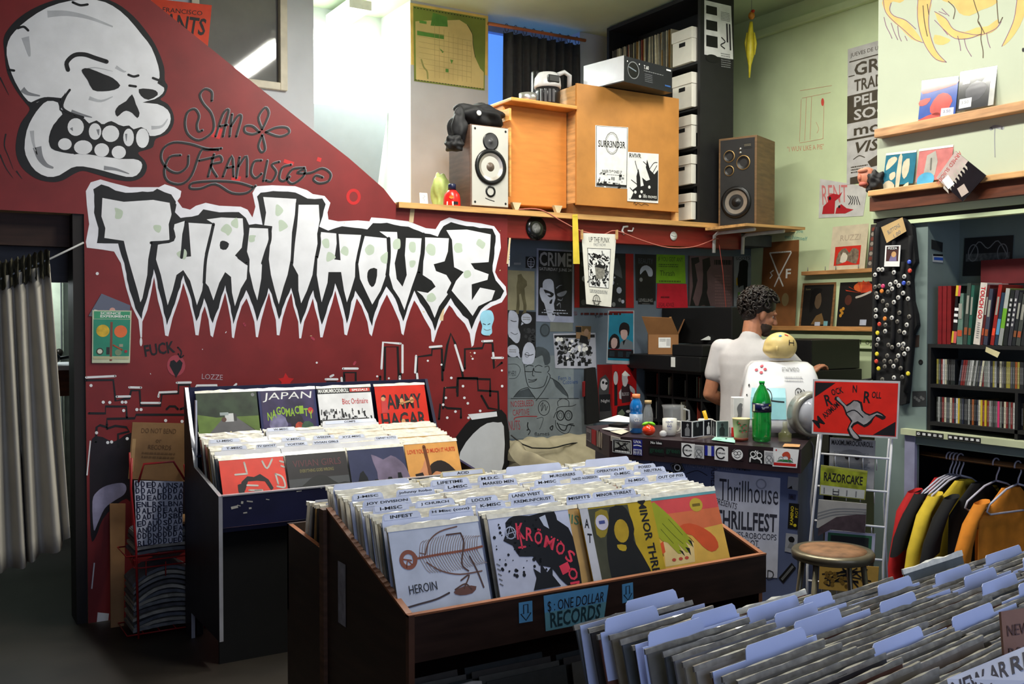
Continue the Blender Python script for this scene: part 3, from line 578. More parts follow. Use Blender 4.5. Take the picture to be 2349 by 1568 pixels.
def crumple(name,label,cat,c,r,mt,seed,n=3,parent=None):
    bm = bmesh.new(); bmesh.ops.create_icosphere(bm,subdivisions=4,radius=1); rr = random.Random(seed)
    ax = [(Vector((rr.gauss(0,1),rr.gauss(0,1),rr.gauss(0,1))).normalized(),rr.uniform(2,5),rr.uniform(0,6),rr.uniform(0.02,0.06)) for _ in range(14)]
    for v in bm.verts:
        d = v.co.normalized(); k = 1+sum(am*math.sin(f*d.dot(a)*2+ph) for a,f,ph,am in ax)
        v.co = Vector((d.x*r[0]*k,d.y*r[1]*k,max(-r[2]*0.85,d.z*r[2]*k)))+Vector(c)
    me = bpy.data.meshes.new(name)
    if parent is not None:
        bm.transform(wmat(parent).inverted())
    bm.to_mesh(me); bm.free(); me.materials.append(mt)
    for p in me.polygons: p.use_smooth = True
    o = bpy.data.objects.new(name,me); COL.objects.link(o)
    if parent is not None: o.parent = parent
    return tag(o,label,cat) if label else o
BLKC = mat((20,20,22),0.7,var=0.3,scale=25,bump=0.2)
t = thing('clothes_heap','black crumpled clothes hanging over the silver-fronted loudspeaker','clothes',(3.25,5.72,2.9))
crumple('jacket',None,None,(3.27,5.74,2.965),(0.16,0.12,0.085),BLKC,4,parent=t)
crumple('sleeve',None,None,(3.09,5.70,2.86),(0.06,0.07,0.13),BLKC,5,parent=t)
crumple('cuff',None,None,(3.04,5.66,2.75),(0.065,0.06,0.05),BLKC,6,parent=t)
mb = MB(); mb.lathe([(0.018,0),(0.016,0.006),(0,0.007)],WHITE,(0,0,0),M=Matrix.Translation((3.2,5.615,2.96)) @ FX); mb.build('badge',t)
crumple('paper_bag','pale green crumpled bag between the red jug and the loudspeaker','bag',(3.03,5.83,2.45),(0.06,0.05,0.14),mat((170,186,110),0.5,var=0.4,scale=9),9)
# red detergent jug on the wall top, little card
c = Vector((3.035,5.68,2.325)); t = thing('detergent_jug','red plastic jug with a dark blue cap on top of the red wall','jug',c)
mb = MB(); mb.lathe([(0.05,0),(0.058,0.01),(0.056,0.07),(0.05,0.1),(0.03,0.125),(0.022,0.13)],mat((208,36,30),0.3),c,20); a_ = Art(mb,lambda x,y,l=0.0: c+Vector((0.0585*math.sin((x-0.75)*1.6),-0.0585*math.cos((x-0.75)*1.6)-l,0.085-y*0.07)))
a_.disc(0.4,0.1,0.16,mat((220,120,40),0.5),2); a_.rect(0.05,0.5,0.5,0.42,WHITE,2); a_.rect(0.55,0.5,0.35,0.3,BLACK,2); mb.build('bottle',t)
mb = MB(); mb.lathe([(0.026,0.128),(0.026,0.165),(0.02,0.17),(0,0.17)],mat((22,28,60),0.35),c,20); mb.build('cap',t)
def fly(a,A): a.stroke([(0.5,0.3),(0.7,0.4),(0.4,0.6),(0.6,0.8),(0.5,0.95)],0.05,GREY)
sheet('card','small white card standing on the red wall top','card',[Vector((2.79,5.66,2.42)),Vector((2.845,5.66,2.42)),Vector((2.848,5.65,2.326)),Vector((2.79,5.65,2.326))],WHITE,fly)
# wall map
def fly(a,A):
    f0 = a.fn; a.fn = lambda x,y,l=0.0: f0(x,y*A/0.9,l); A = 0.9
    a.rect(0.035,0.03,0.93,A-0.06,mat((120,138,60),0.6,var=0.2,scale=3)); S_ = mat((206,190,130),0.6,var=0.14,scale=4)
    a.poly([(0.06,0.2),(0.2,0.17),(0.45,0.13),(0.62,0.1),(0.72,0.14),(0.79,0.24),(0.8,0.36),(0.83,0.5),(0.9,0.62),(0.95,0.66),(0.95,A-0.05),(0.06,A-0.05)],S_)
    G_ = mat((84,140,60),0.6)
    for P_ in ([(0.28,0.07),(0.46,0.09),(0.47,0.2),(0.25,0.22)],[(0.08,0.3),(0.42,0.3),(0.42,0.35),(0.08,0.35)],[(0.11,0.18),(0.2,0.18),(0.2,0.21),(0.11,0.21)],[(0.36,0.46),(0.42,0.49),(0.4,0.51)],[(0.5,0.57),(0.54,0.57),(0.52,0.62)],[(0.44,0.68),(0.48,0.68),(0.48,0.72),(0.44,0.72)]): a.poly(P_,G_)
    a.stroke([(0.13,0.62),(0.16,0.7),(0.2,0.74),(0.21,0.82)],0.02,mat((140,144,84),0.6)); a.rect(0.1,0.56,0.2,0.3,mat((220,208,150),0.6),1.02)
    L_ = mat((168,152,100),0.6)
    for k in range(9): a.stroke([(0.3+k*0.06,0.2+0.02*k),(0.3+k*0.06,A-0.1)],0.004,L_,3,0)
    for k in range(8): a.stroke([(0.1,0.3+k*0.06),(0.78,0.32+k*0.06)],0.004,L_,3,0)
    for k in range(24): a.rect(0.045+k*0.0385,0.045,0.02,0.008,INK,4); a.rect(0.045+k*0.0385,A-0.05,0.02,0.008,INK,4)
    a.stroke([(0.72,0.14),(0.79,0.24),(0.8,0.36),(0.83,0.5)],0.006,INK,3)
sheet('wall_map','yellow and green street map on the grey pillar by the blue window','map',cpx(1,6.997,(941,6),(1120,37),(1118,173),(943,148)),mat((224,196,110),0.6),fly)
# curtain on its rod
t = thing('curtain','charcoal curtain hung by rings from a wooden rod in the loft window','curtain',(4.55,6.96,3.8))
mb = MB(); mb.tube([(4.05,6.95,py(1121,54,6.95).z),(5.02,6.95,py(1327,90,6.95).z)],0.014,wood(168,96,54),10); mb.build('rod',t)
rz = (py(1121,54,6.95).z+py(1327,90,6.95).z)/2
mb = MB(); N = 80; x0,x1 = py(1155,80,6.95).x,py(1330,100,6.95).x; zt = py(1240,85,6.95).z; vs = []
for i in range(N+1):
    for j in range(13):
        s_ = i/N; q = j/12; x = x0+(x1-x0)*s_; z = zt-0.012*abs(math.sin(s_*math.pi*9))-(zt-2.342)*q
        vs.append((x,6.95+0.035*math.sin(s_*math.pi*18)*(0.6+0.4*q)+0.012*math.sin(s_*47+q*3),z))
mb.add(vs,[(i*13+j,(i+1)*13+j,(i+1)*13+j+1,i*13+j+1) for i in range(N) for j in range(12)],mat((48,50,54),0.8,var=0.2,scale=30),True)
o = mb.build('drape',t); md = o.modifiers.new('cloth','SOLIDIFY'); md.thickness = 0.003
for k in range(9):
    x = x0+0.03+(x1-x0-0.06)*k/8; mb = MB(); mb.tube([(x+0.018*math.cos(a_),6.95,rz-0.012+0.034*math.sin(a_)) for a_ in [2*math.pi*i/12 for i in range(12)]],0.003,mat((60,62,66),0.4),6,True); mb.build('ring',t)
# black shelf tower along the right wall
TX = 5.1; Y0,Y1 = 5.62,6.72
t = thing('shelf_tower','tall black shelf tower full of records and white boxes','shelf',(5.2,6.0,2.34))
BKW = mat((22,22,23),0.6,var=0.2); zs = [px(1600,v,TX).z for v in (510,436,348,228,120)]
ztop = px(1395,72,TX).z
mb = MB(); mb.box((TX,Y0-0.03,2.34),(5.44,Y0,ztop),BKW); mb.build('side_panel',t)
mb = MB(); mb.box((TX,Y1,2.34),(5.44,Y1+0.03,ztop),BKW); mb.build('side_panel',t)
mb = MB(); mb.box((5.42,Y0,2.34),(5.44,Y1,ztop),BKW); mb.build('back_panel',t)
mb = MB(); mb.box((TX,Y0-0.03,ztop),(5.44,Y1+0.03,ztop+0.03),BKW); mb.build('top',t)
SH = [2.37,2.64,2.92,3.22,3.56]
for z in SH: mb = MB(); mb.box((TX,Y0,z-0.02),(5.42,Y1,z),BKW); mb.build('shelf',t)
def filebox(y,z,w,h,label,wd=0.26):
    t = thing('file_box',label,'box',(TX+0.15,y,z),0,'white storage boxes in the shelf tower')
    mt = mat((226,222,210),0.6,var=0.04)
    mb = MB(); mb.box((TX-0.03,y-w/2,z),(TX+wd,y+w/2,z+h*0.68),mt); mb.build('body',t,bev=0.002)
    mb = MB(); mb.box((TX-0.037,y-w/2-0.006,z+h*0.68),(TX+wd+0.004,y+w/2+0.006,z+h),mt); mb.build('lid',t,bev=0.002)
    mb = MB(); mb.box((TX-0.032,y-0.035,z+h*0.5),(TX-0.029,y+0.035,z+h*0.62),mat((10,10,10),0.9)); mb.build('hand_hole',t,bev=0.006)
filebox(5.76,3.56,0.22,0.26,'white lidded box at the top of the tower beside the filed records')
filebox(5.76,3.22,0.22,0.26,'white lidded box directly behind the black turntable carton')
filebox(5.76,2.92,0.22,0.24,'white lidded box level with the top of the ring flyer')
filebox(5.76,2.64,0.22,0.22,'white lidded box in the tower level with the leaf flyer')
filebox(5.76,2.37,0.22,0.2,'lowest white box in the tower, mostly behind the black panel')
# flyer on the tower side
def fly(a,A):
    for k in range(3): a.rect(0.06,0.12+0.3*k,0.4,0.22,BLACK); a.lines(0.1,0.14+0.3*k,0.32,0.18,5,GREY,seed=k)
    a.disc(0.27,1.16,0.2,BLACK,ry=0.1); a.text('RECORDS',0.62,0.55,0.4,0.07,INK,rot=R(90),bold=True); a.text('SWAP MEET',0.66,0.55,0.56,0.07,INK,rot=R(90),bold=True); a.lines(0.6,0.1,0.3,0.12,4,GREY); a.stroke([(0.58,0.66),(0.66,0.74),(0.56,0.82),(0.66,0.86)],0.02,INK)
TWX = [Vector((py(*p,Y0-0.033).x,Y0-0.033,py(*p,Y0-0.033).z)) for p in ((1616,0),(1677,14),(1682,136),(1616,125))]
sheet('flyer','grey flyer with three dark photographs on the black tower side','flyer',TWX,mat((205,205,205),0.6),lambda a,A: (a.rect(0.06,0.12,0.4,0.22,BLACK),a.rect(0.06,0.5,0.4,0.26,BLACK),a.rect(0.06,0.9,0.4,0.3,BLACK),a.disc(0.27,1.5,0.22,BLACK,ry=0.11),a.lines(0.6,0.2,0.34,0.25,6,GREY),a.lines(0.56,1.3,0.34,0.4,7,GREY),a.stroke([(0.6,0.9),(0.72,1.0),(0.56,1.1),(0.7,1.18)],0.03,INK),a.rect(0.78,0.5,0.05,0.5,INK),a.rect(0.88,0.5,0.05,0.7,INK)))
# ------------------------------------------------------------------ records: one mesh per sleeve colour, copied as individual things
def rec_mesh(rgb,rim=True,wob=0,am=1.0,rc=None):
    mb = MB(); rr = random.Random(wob)
    mb.box((-0.1575,-0.002,0),(0.1575,0.002,0.315),mat(rgb,0.5,var=0.12,scale=30))
    if rim:
        n = 10; vs = []
        for i in range(n+1):
            x = -0.162+0.324*i/n
            vs += [(x,-0.0024,0.312),(x,0.0024,0.312),(x,0.0022+rr.uniform(-0.001,0.001),0.326-0.006*(1-am)+am*rr.uniform(-0.004,0.003)),(x,-0.0016+rr.uniform(-0.001,0.001),0.326-0.006*(1-am)+am*rr.uniform(-0.004,0.003))]
        fs = [(4*i+a,4*i+4+a,4*i+4+b,4*i+b) for i in range(n) for a,b in ((0,1),(1,2),(2,3),(3,0))]
        mb.add(vs,fs+[(3,2,1,0),(4*n,4*n+1,4*n+2,4*n+3)],mat(rc,0.3,var=0.3,scale=40,coat=0.3) if rc else PLASTIC)
    o = mb.build('record'); COL.objects.unlink(o); return o
RC = [(206,200,186),(190,184,170),(60,62,70),(30,32,40),(150,140,120),(110,60,50),(190,150,90),(80,100,120),(214,208,196),(170,60,50),(120,122,112),(224,220,208)]
RECS = [rec_mesh(c,True,i) for i,c in enumerate(RC)]
PLAIN = [rec_mesh(c,False,i) for i,c in enumerate([(150,146,128),(196,188,162),(110,108,96),(176,168,140),(90,84,74),(206,198,170),(150,116,60),(130,60,50),(70,74,70)])]
def rec(src,loc,rx,rz,label,group,ry=0,cat='record'):
    o = src.copy(); COL.objects.link(o); o.name = 'record'; o.location = loc; o.rotation_euler = (rx,ry,rz); o.rotation_mode = 'XYZ'
    return tag(o,label,cat,group)
rr = random.Random(21); y = 6.66; k = 0
while y > 5.92:
    rec(PLAIN[rr.choice((0,1,2,3,3,5,5,8,4,6,7))],(TX+0.16,y,3.561),R(rr.choice((0,-1,2,-3))),R(rr.uniform(-1,1)),'record filed spine outward on the top shelf of the black tower','records in the shelf tower'); y -= 0.0135+0.006*rr.random()

# rubber chicken on a string
c = px(1722,100,5.62); t = thing('rubber_chicken','yellow rubber chicken dangling on a string beside the black tower','toy',c); YC = mat((206,190,50),0.4,var=0.15,scale=20)
K = lambda u,v: px(u,v,5.62)
mb = MB(); mb.tube([K(1723,50),K(1722,70),K(1722,90),K(1722,112),K(1721,128),K(1720,150),K(1719,178)],[0.012,0.02,0.03,0.034,0.03,0.012,0.006],YC,12); mb.build('body',t)
for s in (-1,1): mb = MB(); mb.tube([K(1722+8*s,75),K(1722+11*s,100),K(1722+9*s,126)],[0.006,0.012,0.004],YC,8); mb.build('wing',t)
mb = MB(); mb.ball(K(1724,36),(0.026,0.026,0.03),mat((190,120,40),0.4),12,8); mb.ball(K(1727,26),(0.012,0.02,0.014),mat((190,50,30),0.4),8,6); mb.build('head',t)
mb = MB(); p = K(1724,28); mb.tube([p,Vector((p.x,p.y,4.1))],0.002,GREY,5); mb.build('string',t)
# ================================================================== under the loft: beam, posters, drawings, couch, cubbies
PW = WB-0.003
def pos(name,label,cat,q,body,art,group=None,dy=0.0): return sheet(name,label,cat,cpx(1,PW-dy,*q),body,art,group=group)
BY = 5.615
mb = MB(); a = Art(mb,lambda u,v,l=0.0: py(u,v,BY-l)); c = py(1230,523,BY)
t = thing('record','black record nailed to the red beam beside the red wall','record',c)
mb = MB(); Mq = Matrix.Translation(c) @ FX
mb.lathe([(0.082,-0.001),(0.082,0.001),(0.034,0.0015)],mat((16,16,17),0.25,coat=0.5),seg=40,M=Mq); mb.build('disc',t)
mb = MB(); mb.lathe([(0.034,0.0),(0.034,0.003),(0.005,0.003)],mat((140,140,138),0.5,var=0.5,scale=60),seg=30,M=Mq); mb.build('label',t)
mb = MB(); c = py(1545,541,BY); mb.lathe([(0.033,0),(0.033,0.002),(0,0.002)],WHITE,seg=30,M=Matrix.Translation(c) @ FX); a = Art(mb,lambda x,y,l=0.0: c+Vector((x*0.03,-0.0025-l,-y*0.03))); a.stroke([(-0.8,-0.2),(0,0.1),(0.85,0.0)],0.12,GREY); tag(mb.build('sticker'),'round white sticker on the red beam','sticker')
mb = MB(); q = [(1440,519),(1430,520),(1427,529),(1432,537)]; mb.tube([py(u,v,BY-0.01) for u,v in q],0.008,WHITE,6); mb.tube([py(u,v,BY-0.01) for u,v in ((1440,529),(1450,530),(1453,522))],0.006,WHITE,6); tag(mb.build('hook'),'white hook screwed into the red beam','hook')
mb = MB(); mb.tube([py(u,v,5.56) for u,v in spline([(1190,480),(1240,481),(1290,508),(1330,528),(1380,538),(1412,529),(1470,550),(1530,567),(1590,566),(1640,548),(1648,548)],n=5)],0.004,mat((190,110,96),0.5),6)
mb.tube([py(u,v,5.56) for u,v in ((1648,548),(1658,620),(1664,690),(1671,760))],0.003,mat((150,60,50),0.5),6); tag(mb.build('cord'),'thin pink cord strung along the red beam','cord')
def fly(a,A): a.stroke([(0.1,0.3),(0.9,0.34)],0.04,mat((170,150,40),0.5))
sheet('tape','yellow strip of caution tape hanging over the beam','tape',[py(*p,5.552) for p in ((1313,492),(1325,491),(1330,605),(1315,605))],mat((222,196,66),0.5),fly)
def fly(a,A):
    a.text('UP THE PUNX',0.2,0.1,0.6,0.14,INK); a.text('FAST NOW',0.34,0.26,0.36,0.08,GREY)
    a.rect(0.14,0.4,0.72,1.06,INK,1.1); a.rect(0.155,0.415,0.69,1.03,WHITE,1.4); rr = random.Random(8)
    for k in range(120):
        x,y = rr.uniform(0.17,0.8),rr.uniform(0.55,1.4)
        if abs(x-0.52) < 0.14 and 0.85 < y < 1.15: continue
        a.stroke([(x,y),(x+rr.uniform(-0.06,0.06),y+rr.uniform(-0.05,0.05)),(min(0.82,x+rr.uniform(-0.08,0.08)),min(1.43,y+rr.uniform(-0.08,0.08)))],rr.uniform(0.015,0.05),rr.choice((INK,INK,GREY)),1.8,3)
    a.poly([(0.36,0.9),(0.68,0.88),(0.7,1.1),(0.62,1.22),(0.4,1.22)],mat((130,128,120),0.7,var=0.4,scale=60),2.2); a.poly([(0.34,0.9),(0.52,0.8),(0.7,0.88),(0.68,0.94)],INK,2.3)
    a.lines(0.16,1.52,0.68,0.1,3,GREY,2); a.ring(0.38,1.8,0.13,0.02,INK); a.stroke([(0.28,1.96),(0.38,1.64),(0.48,1.96)],0.022,INK,sm=0); a.stroke([(0.22,1.83),(0.56,1.83)],0.02,INK,sm=0)
TLc = [py(*p,5.555) for p in ((1334,534),(1414,537),(1402,704),(1345,697))]
t = thing('banner','white cloth banner with a black print pegged to the cord','banner',py(1374,535,5.555))
sheet('cloth',None,None,TLc,mat((226,224,214),0.8,var=0.04,scale=30),fly,parent=t)
for u in (1334,1414): mb = MB(); mb.box(py(u,545,5.55)+Vector((-0.006,-0.012,-0.012)),py(u,545,5.55)+Vector((0.006,0.004,0.055)),wood(190,150,100)); mb.build('clothes_peg',t)
# posters
DK = mat((22,23,27),0.6,var=0.3,scale=10); PALE = mat((176,182,200),0.6)
def fly(a,A):
    a.poly([(0.36,0.14),(0.5,0.1),(0.56,0.2),(0.7,0.32),(0.72,0.46),(0.62,0.56),(0.64,0.8),(0.7,1.1),(0.68,1.38),(0.5,1.42),(0.58,1.3),(0.58,1.1),(0.48,0.72),(0.42,0.76),(0.44,1.1),(0.4,1.38),(0.1,1.38),(0.1,1.34),(0.3,1.3),(0.34,0.9),(0.32,0.5),(0.36,0.3)],mat((98,92,66),0.6,var=0.3))
pos('poster','tan poster of a standing figure seen from behind, beside the red wall','poster',((1165,619),(1226,622),(1226,711),(1165,711)),mat((146,140,112),0.6),fly)
def fly(a,A): a.ring(0.5,A/2,0.34,0.05,PALE,2,0.42); [a.stroke([(0.22,y),(0.78,y)],0.05,PALE,2,0) for y in (0.42,0.6,0.78)]; a.stroke([(0.5,0.2),(0.5,1.0)],0.05,PALE,2,0)
pos('flyer','small black flyer with a ringed grid sign left of the white-face poster','flyer',((1206,588),(1230,589),(1229,615),(1206,614)),DK,fly)
def fly(a,A):
    a.rect(0.05,0.04,0.9,A-0.18,DK); a.text('CRIME',0.07,0.07,0.86,0.31,mat((160,160,164),0.6),3,bold=True); a.text('SATURDAY JUNE 24',0.07,0.41,0.86,0.09,mat((150,150,154),0.6),3,bold=True)
    a.poly([(0.22,0.68),(0.36,0.66),(0.44,0.72),(0.46,0.84),(0.48,0.98),(0.5,1.08),(0.46,1.2),(0.48,1.34),(0.44,1.38),(0.5,1.46),(0.46,1.56),(0.4,1.6),(0.3,1.48),(0.25,1.34),(0.2,1.2),(0.14,1.14),(0.08,0.98),(0.1,0.86),(0.16,0.86),(0.16,0.76)],PALE,3,2)
    a.poly([(0.18,0.9),(0.3,0.92),(0.46,0.98),(0.4,1.06),(0.3,1.04)],DK,4,2); a.poly([(0.24,0.97),(0.34,0.98),(0.38,1.02),(0.28,1.02)],PALE,5)
    a.poly([(0.54,0.98),(0.78,0.9),(0.8,0.94),(0.72,1.02),(0.6,1.04)],mat((130,134,146),0.6),3,2); a.poly([(0.36,1.14),(0.42,1.1),(0.4,1.2),(0.34,1.2)],DK,4,2); a.poly([(0.4,1.42),(0.5,1.42),(0.44,1.46)],DK,4)
    for s in ([(0.52,0.86),(0.6,0.8),(0.68,0.78)],[(0.56,1.1),(0.66,1.12),(0.7,1.06)],[(0.54,1.24),(0.62,1.18),(0.64,1.3)],[(0.54,1.42),(0.62,1.46)]): a.stroke(s,0.03,mat((130,134,146),0.6),3,taper=True)
    a.lines(0.2,A-0.28,0.6,0.04,1,PALE,3); a.lines(0.14,A-0.22,0.72,0.04,1,PALE,3)
pos('poster','black poster with a stark white face under a big pale heading','poster',((1231,569),(1317,574),(1316,740),(1230,737)),mat((150,156,180),0.6),fly)
def fly(a,A):
    rr = random.Random(4)
    for k in range(14): a.disc(rr.uniform(0.55,0.95),rr.uniform(0.55,0.95),rr.uniform(0.04,0.09),mat((52,54,58),0.6),2)
    a.poly([(0.02,0.1),(0.12,0.0),(0.3,0.06),(0.38,0.24),(0.36,0.5),(0.44,0.7),(0.4,0.92),(0.28,0.98),(0.1,0.84),(0.0,0.7)],PALE,2.5,2); a.ring(0.66,0.22,0.2,0.02,INK,3,0.17); a.disc(0.66,0.22,0.2,PALE,2.6,0.17); a.poly([(0.5,0.3),(0.6,0.36),(0.46,0.44)],PALE,2.6)
    a.disc(0.18,1.22,0.22,PALE,2.6,0.19); a.poly([(0.3,1.34),(0.4,1.28),(0.44,1.46)],PALE,2.6); a.poly([(0.5,1.4),(0.56,1.1),(0.7,0.94),(0.88,0.98),(0.98,1.2),(0.94,1.46),(0.84,1.6),(0.56,1.6)],PALE,2.6,2)
    a.lines(0.52,0.16,0.28,0.12,2,GREY,3); a.lines(0.04,1.16,0.26,0.12,2,GREY,3); a.stroke([(0.1,0.3),(0.2,0.33),(0.3,0.32)],0.02,INK,3.2); a.stroke([(0.1,0.66),(0.25,0.72),(0.34,0.68)],0.015,INK,3.2); a.stroke([(0.6,1.3),(0.74,1.34),(0.9,1.3)],0.02,INK,3.2); a.ring(0.68,1.32,0.07,0.012,INK,3.3)
pos('poster','black comic page with two pale bald heads and speech bubbles','poster',((1165,711),(1229,715),(1229,820),(1165,818)),DK,fly)
def fly(a,A):
    a.rect(0.08,0.0,0.78,0.74,DK,1.5); rr = random.Random(6)
    for k in range(60): a.disc(rr.uniform(0.12,0.82),rr.uniform(0.1,0.7),rr.uniform(0.01,0.05),rr.choice((GREY,mat((70,74,76),0.6),DK,PALE)),2+k*0.01,n=9)
    a.poly([(0.62,0.1),(0.72,0.06),(0.78,0.2),(0.8,0.34),(0.7,0.3),(0.6,0.24)],mat((80,82,86),0.6),3); a.lines(0.1,0.8,0.7,0.06,1,mat((70,8,10),0.6))
pos('poster','red bordered poster with a dark crowd photograph behind the cloth banner','poster',((1318,578),(1453,582),(1454,706),(1318,705)),mat((158,14,16),0.6),fly)
def fly(a,A): a.rect(0.1,0.42,0.8,1.5,mat((12,13,17),0.6)); a.poly([(0.22,0.62),(0.32,0.48),(0.55,0.42),(0.78,0.54),(0.84,0.7),(0.8,0.84),(0.64,0.84),(0.6,0.78),(0.48,0.6),(0.3,0.72),(0.22,0.78)],PALE,3,2); a.disc(0.26,0.98,0.08,GREY,3); a.text('BEAUTY',0.15,0.16,0.7,0.2,mat((70,74,84),0.6)); a.text('LEVELLING',0.14,1.7,0.7,0.13,GREY,3,bold=True); a.lines(0.3,1.88,0.4,0.05,1,GREY,3)
pos('poster','narrow black poster with a white-haired profile left of the green sheet','poster',((1457,582),(1505,584),(1504,690),(1459,689)),DK,fly)
def fly(a,A): a.text('IF YOU GOT ANY',0.06,0.06,0.86,0.12,mat((50,80,16),0.6)); a.lines(0.08,0.24,0.7,0.1,2,mat((60,90,20),0.6)); a.text('Thrash',0.12,0.42,0.5,0.14,mat((50,80,16),0.6)); a.lines(0.1,0.66,0.75,0.2,2,mat((80,110,30),0.6))
pos('sheet','lime green handwritten sheet on the slate wall','sheet',((1506,583),(1571,585),(1573,650),(1505,649)),mat((120,172,26),0.6),fly)
def fly(a,A): a.lines(0.12,0.3,0.3,0.1,1,mat((90,10,24),0.6)); a.text('LEGAL ADVICE',0.05,0.48,0.5,0.1,mat((90,10,24),0.6)); a.text('PLAYED HERE',0.24,0.68,0.7,0.1,mat((90,10,24),0.6))
pos('sheet','red handwritten sheet directly below the lime green one','sheet',((1508,650),(1575,651),(1578,706),(1506,706)),mat((206,26,52),0.6),fly,dy=0.002)
def fly(a,A):
    a.rect(0.03,0.0,0.94,A,mat((110,86,92),0.6,var=0.2,scale=5),1.2)
    for P_ in ([(0.06,0.04),(0.22,0.02),(0.24,0.1),(0.14,0.14),(0.2,0.4),(0.1,0.7),(0.16,A),(0.04,A),(0.1,0.5)],[(0.3,0.06),(0.46,0.02),(0.48,0.16),(0.4,0.26),(0.42,0.52),(0.4,0.6),(0.48,A),(0.38,A),(0.34,0.8),(0.26,A),(0.22,A),(0.3,0.6),(0.32,0.3)]): a.poly(P_,DK,3)
    a.lines(0.56,0.04,0.4,0.1,1,DK,3,0.8); a.lines(0.58,0.3,0.36,0.6,12,mat((130,100,104),0.6),3)
pos('poster','dusky pink poster with two long dark figures, right of the green sheet','poster',((1579,586),(1683,588),(1683,702),(1578,701)),mat((60,52,58),0.6),fly)
def fly(a,A): a.poly([(0.3,0.25),(0.5,0.16),(0.72,0.2),(0.8,0.34),(0.76,0.6),(0.74,1.2),(0.6,1.9),(0.52,1.2),(0.24,1.3),(0.18,0.9),(0.26,0.6)],mat((10,10,12),0.6),3,2); a.poly([(0.12,0.9),(0.22,0.86),(0.22,1.2),(0.12,1.2)],mat((190,150,30),0.6),2.5); a.text('SCOTS',0.1,0.03,0.8,0.13,DK,3)
pos('poster','grey poster with a black standing silhouette in the corner of the slate wall','poster',((1684,588),(1724,586),(1725,702),(1684,702)),mat((132,138,148),0.6),fly)
def fly(a,A):
    a.rect(0.04,0.07,0.92,A-0.17,mat((34,126,156),0.6),1.2); a.rect(0.04,0.02,0.92,0.06,mat((120,12,20),0.6),1.4); a.text('the people',0.1,0.03,0.6,0.04,INK,2)
    S_ = mat((190,160,156),0.6); HR = mat((22,16,22),0.6)
    a.poly([(0.42,0.62),(0.46,0.42),(0.6,0.34),(0.78,0.4),(0.82,0.56),(0.78,0.74),(0.7,0.66),(0.56,0.62),(0.5,0.74)],HR,2,2); a.poly([(0.48,0.62),(0.56,0.56),(0.72,0.58),(0.74,0.74),(0.64,0.86),(0.52,0.8)],S_,2.2,2)
    a.poly([(0.5,0.92),(0.7,0.82),(0.94,0.92),(0.96,1.12),(0.4,1.12)],mat((110,120,128),0.6),2.1); a.poly([(0.56,0.9),(0.68,0.84),(0.6,1.02)],HR,2.3)
    a.poly([(0.06,1.1),(0.1,0.8),(0.26,0.68),(0.42,0.78),(0.46,1.0),(0.4,1.12)],HR,2.5,2); a.poly([(0.14,0.9),(0.22,0.8),(0.36,0.84),(0.36,1.02),(0.26,1.12),(0.16,1.08)],S_,2.7,2)
    a.rect(0.04,1.14,0.92,0.26,HR,2.8); a.rect(0.1,1.13,0.8,0.02,mat((150,20,30),0.6),3); [a.lines(x,1.2,0.18,0.16,4,mat((50,80,92),0.6),3.2) for x in (0.1,0.4,0.7)]
pos('poster','white edged turquoise poster of two dark-haired people','poster',((1395,712),(1455,712),(1455,836),(1391,833)),mat((170,176,184),0.6),fly)
def fly(a,A):
    a.rect(0.02,0.03,0.96,0.06,DK); rr = random.Random(3)
    for k in range(150): x,y = rr.uniform(0.05,0.88),rr.uniform(0.1,A-0.12); (a.disc(x,y,rr.uniform(0.015,0.05),rr.choice((DK,WHITE,GREY)),2+k*0.004,n=8) if k % 2 else a.rect(x,y,rr.uniform(0.01,0.05),rr.uniform(0.03,0.1),DK,2+k*0.004,rr.uniform(0,2)))
    [a.rect(0.2+0.17*k,A-0.13,0.08,0.08,DK,3) for k in range(4)]
pos('poster','white flyer crowded with small black figures above the man drawing','poster',((1269,765),(1366,763),(1368,845),(1274,844)),mat((170,172,186),0.6),fly,dy=0.001)
def fly(a,A): a.rect(0,0.05,0.36,0.3,DK); a.rect(0.4,0,0.6,0.3,mat((90,70,40),0.6)); a.disc(0.7,0.34,0.16,mat((150,120,100),0.6),ry=0.2); a.poly([(0.2,0.9),(0.3,0.5),(0.6,0.55),(0.8,0.6),(0.9,1.0)],DK)
pos('photograph','small colour photograph of two people over the crowded flyer','photo',((1321,747),(1356,748),(1354,778),(1322,776)),mat((140,110,80),0.6),fly,dy=0.004)
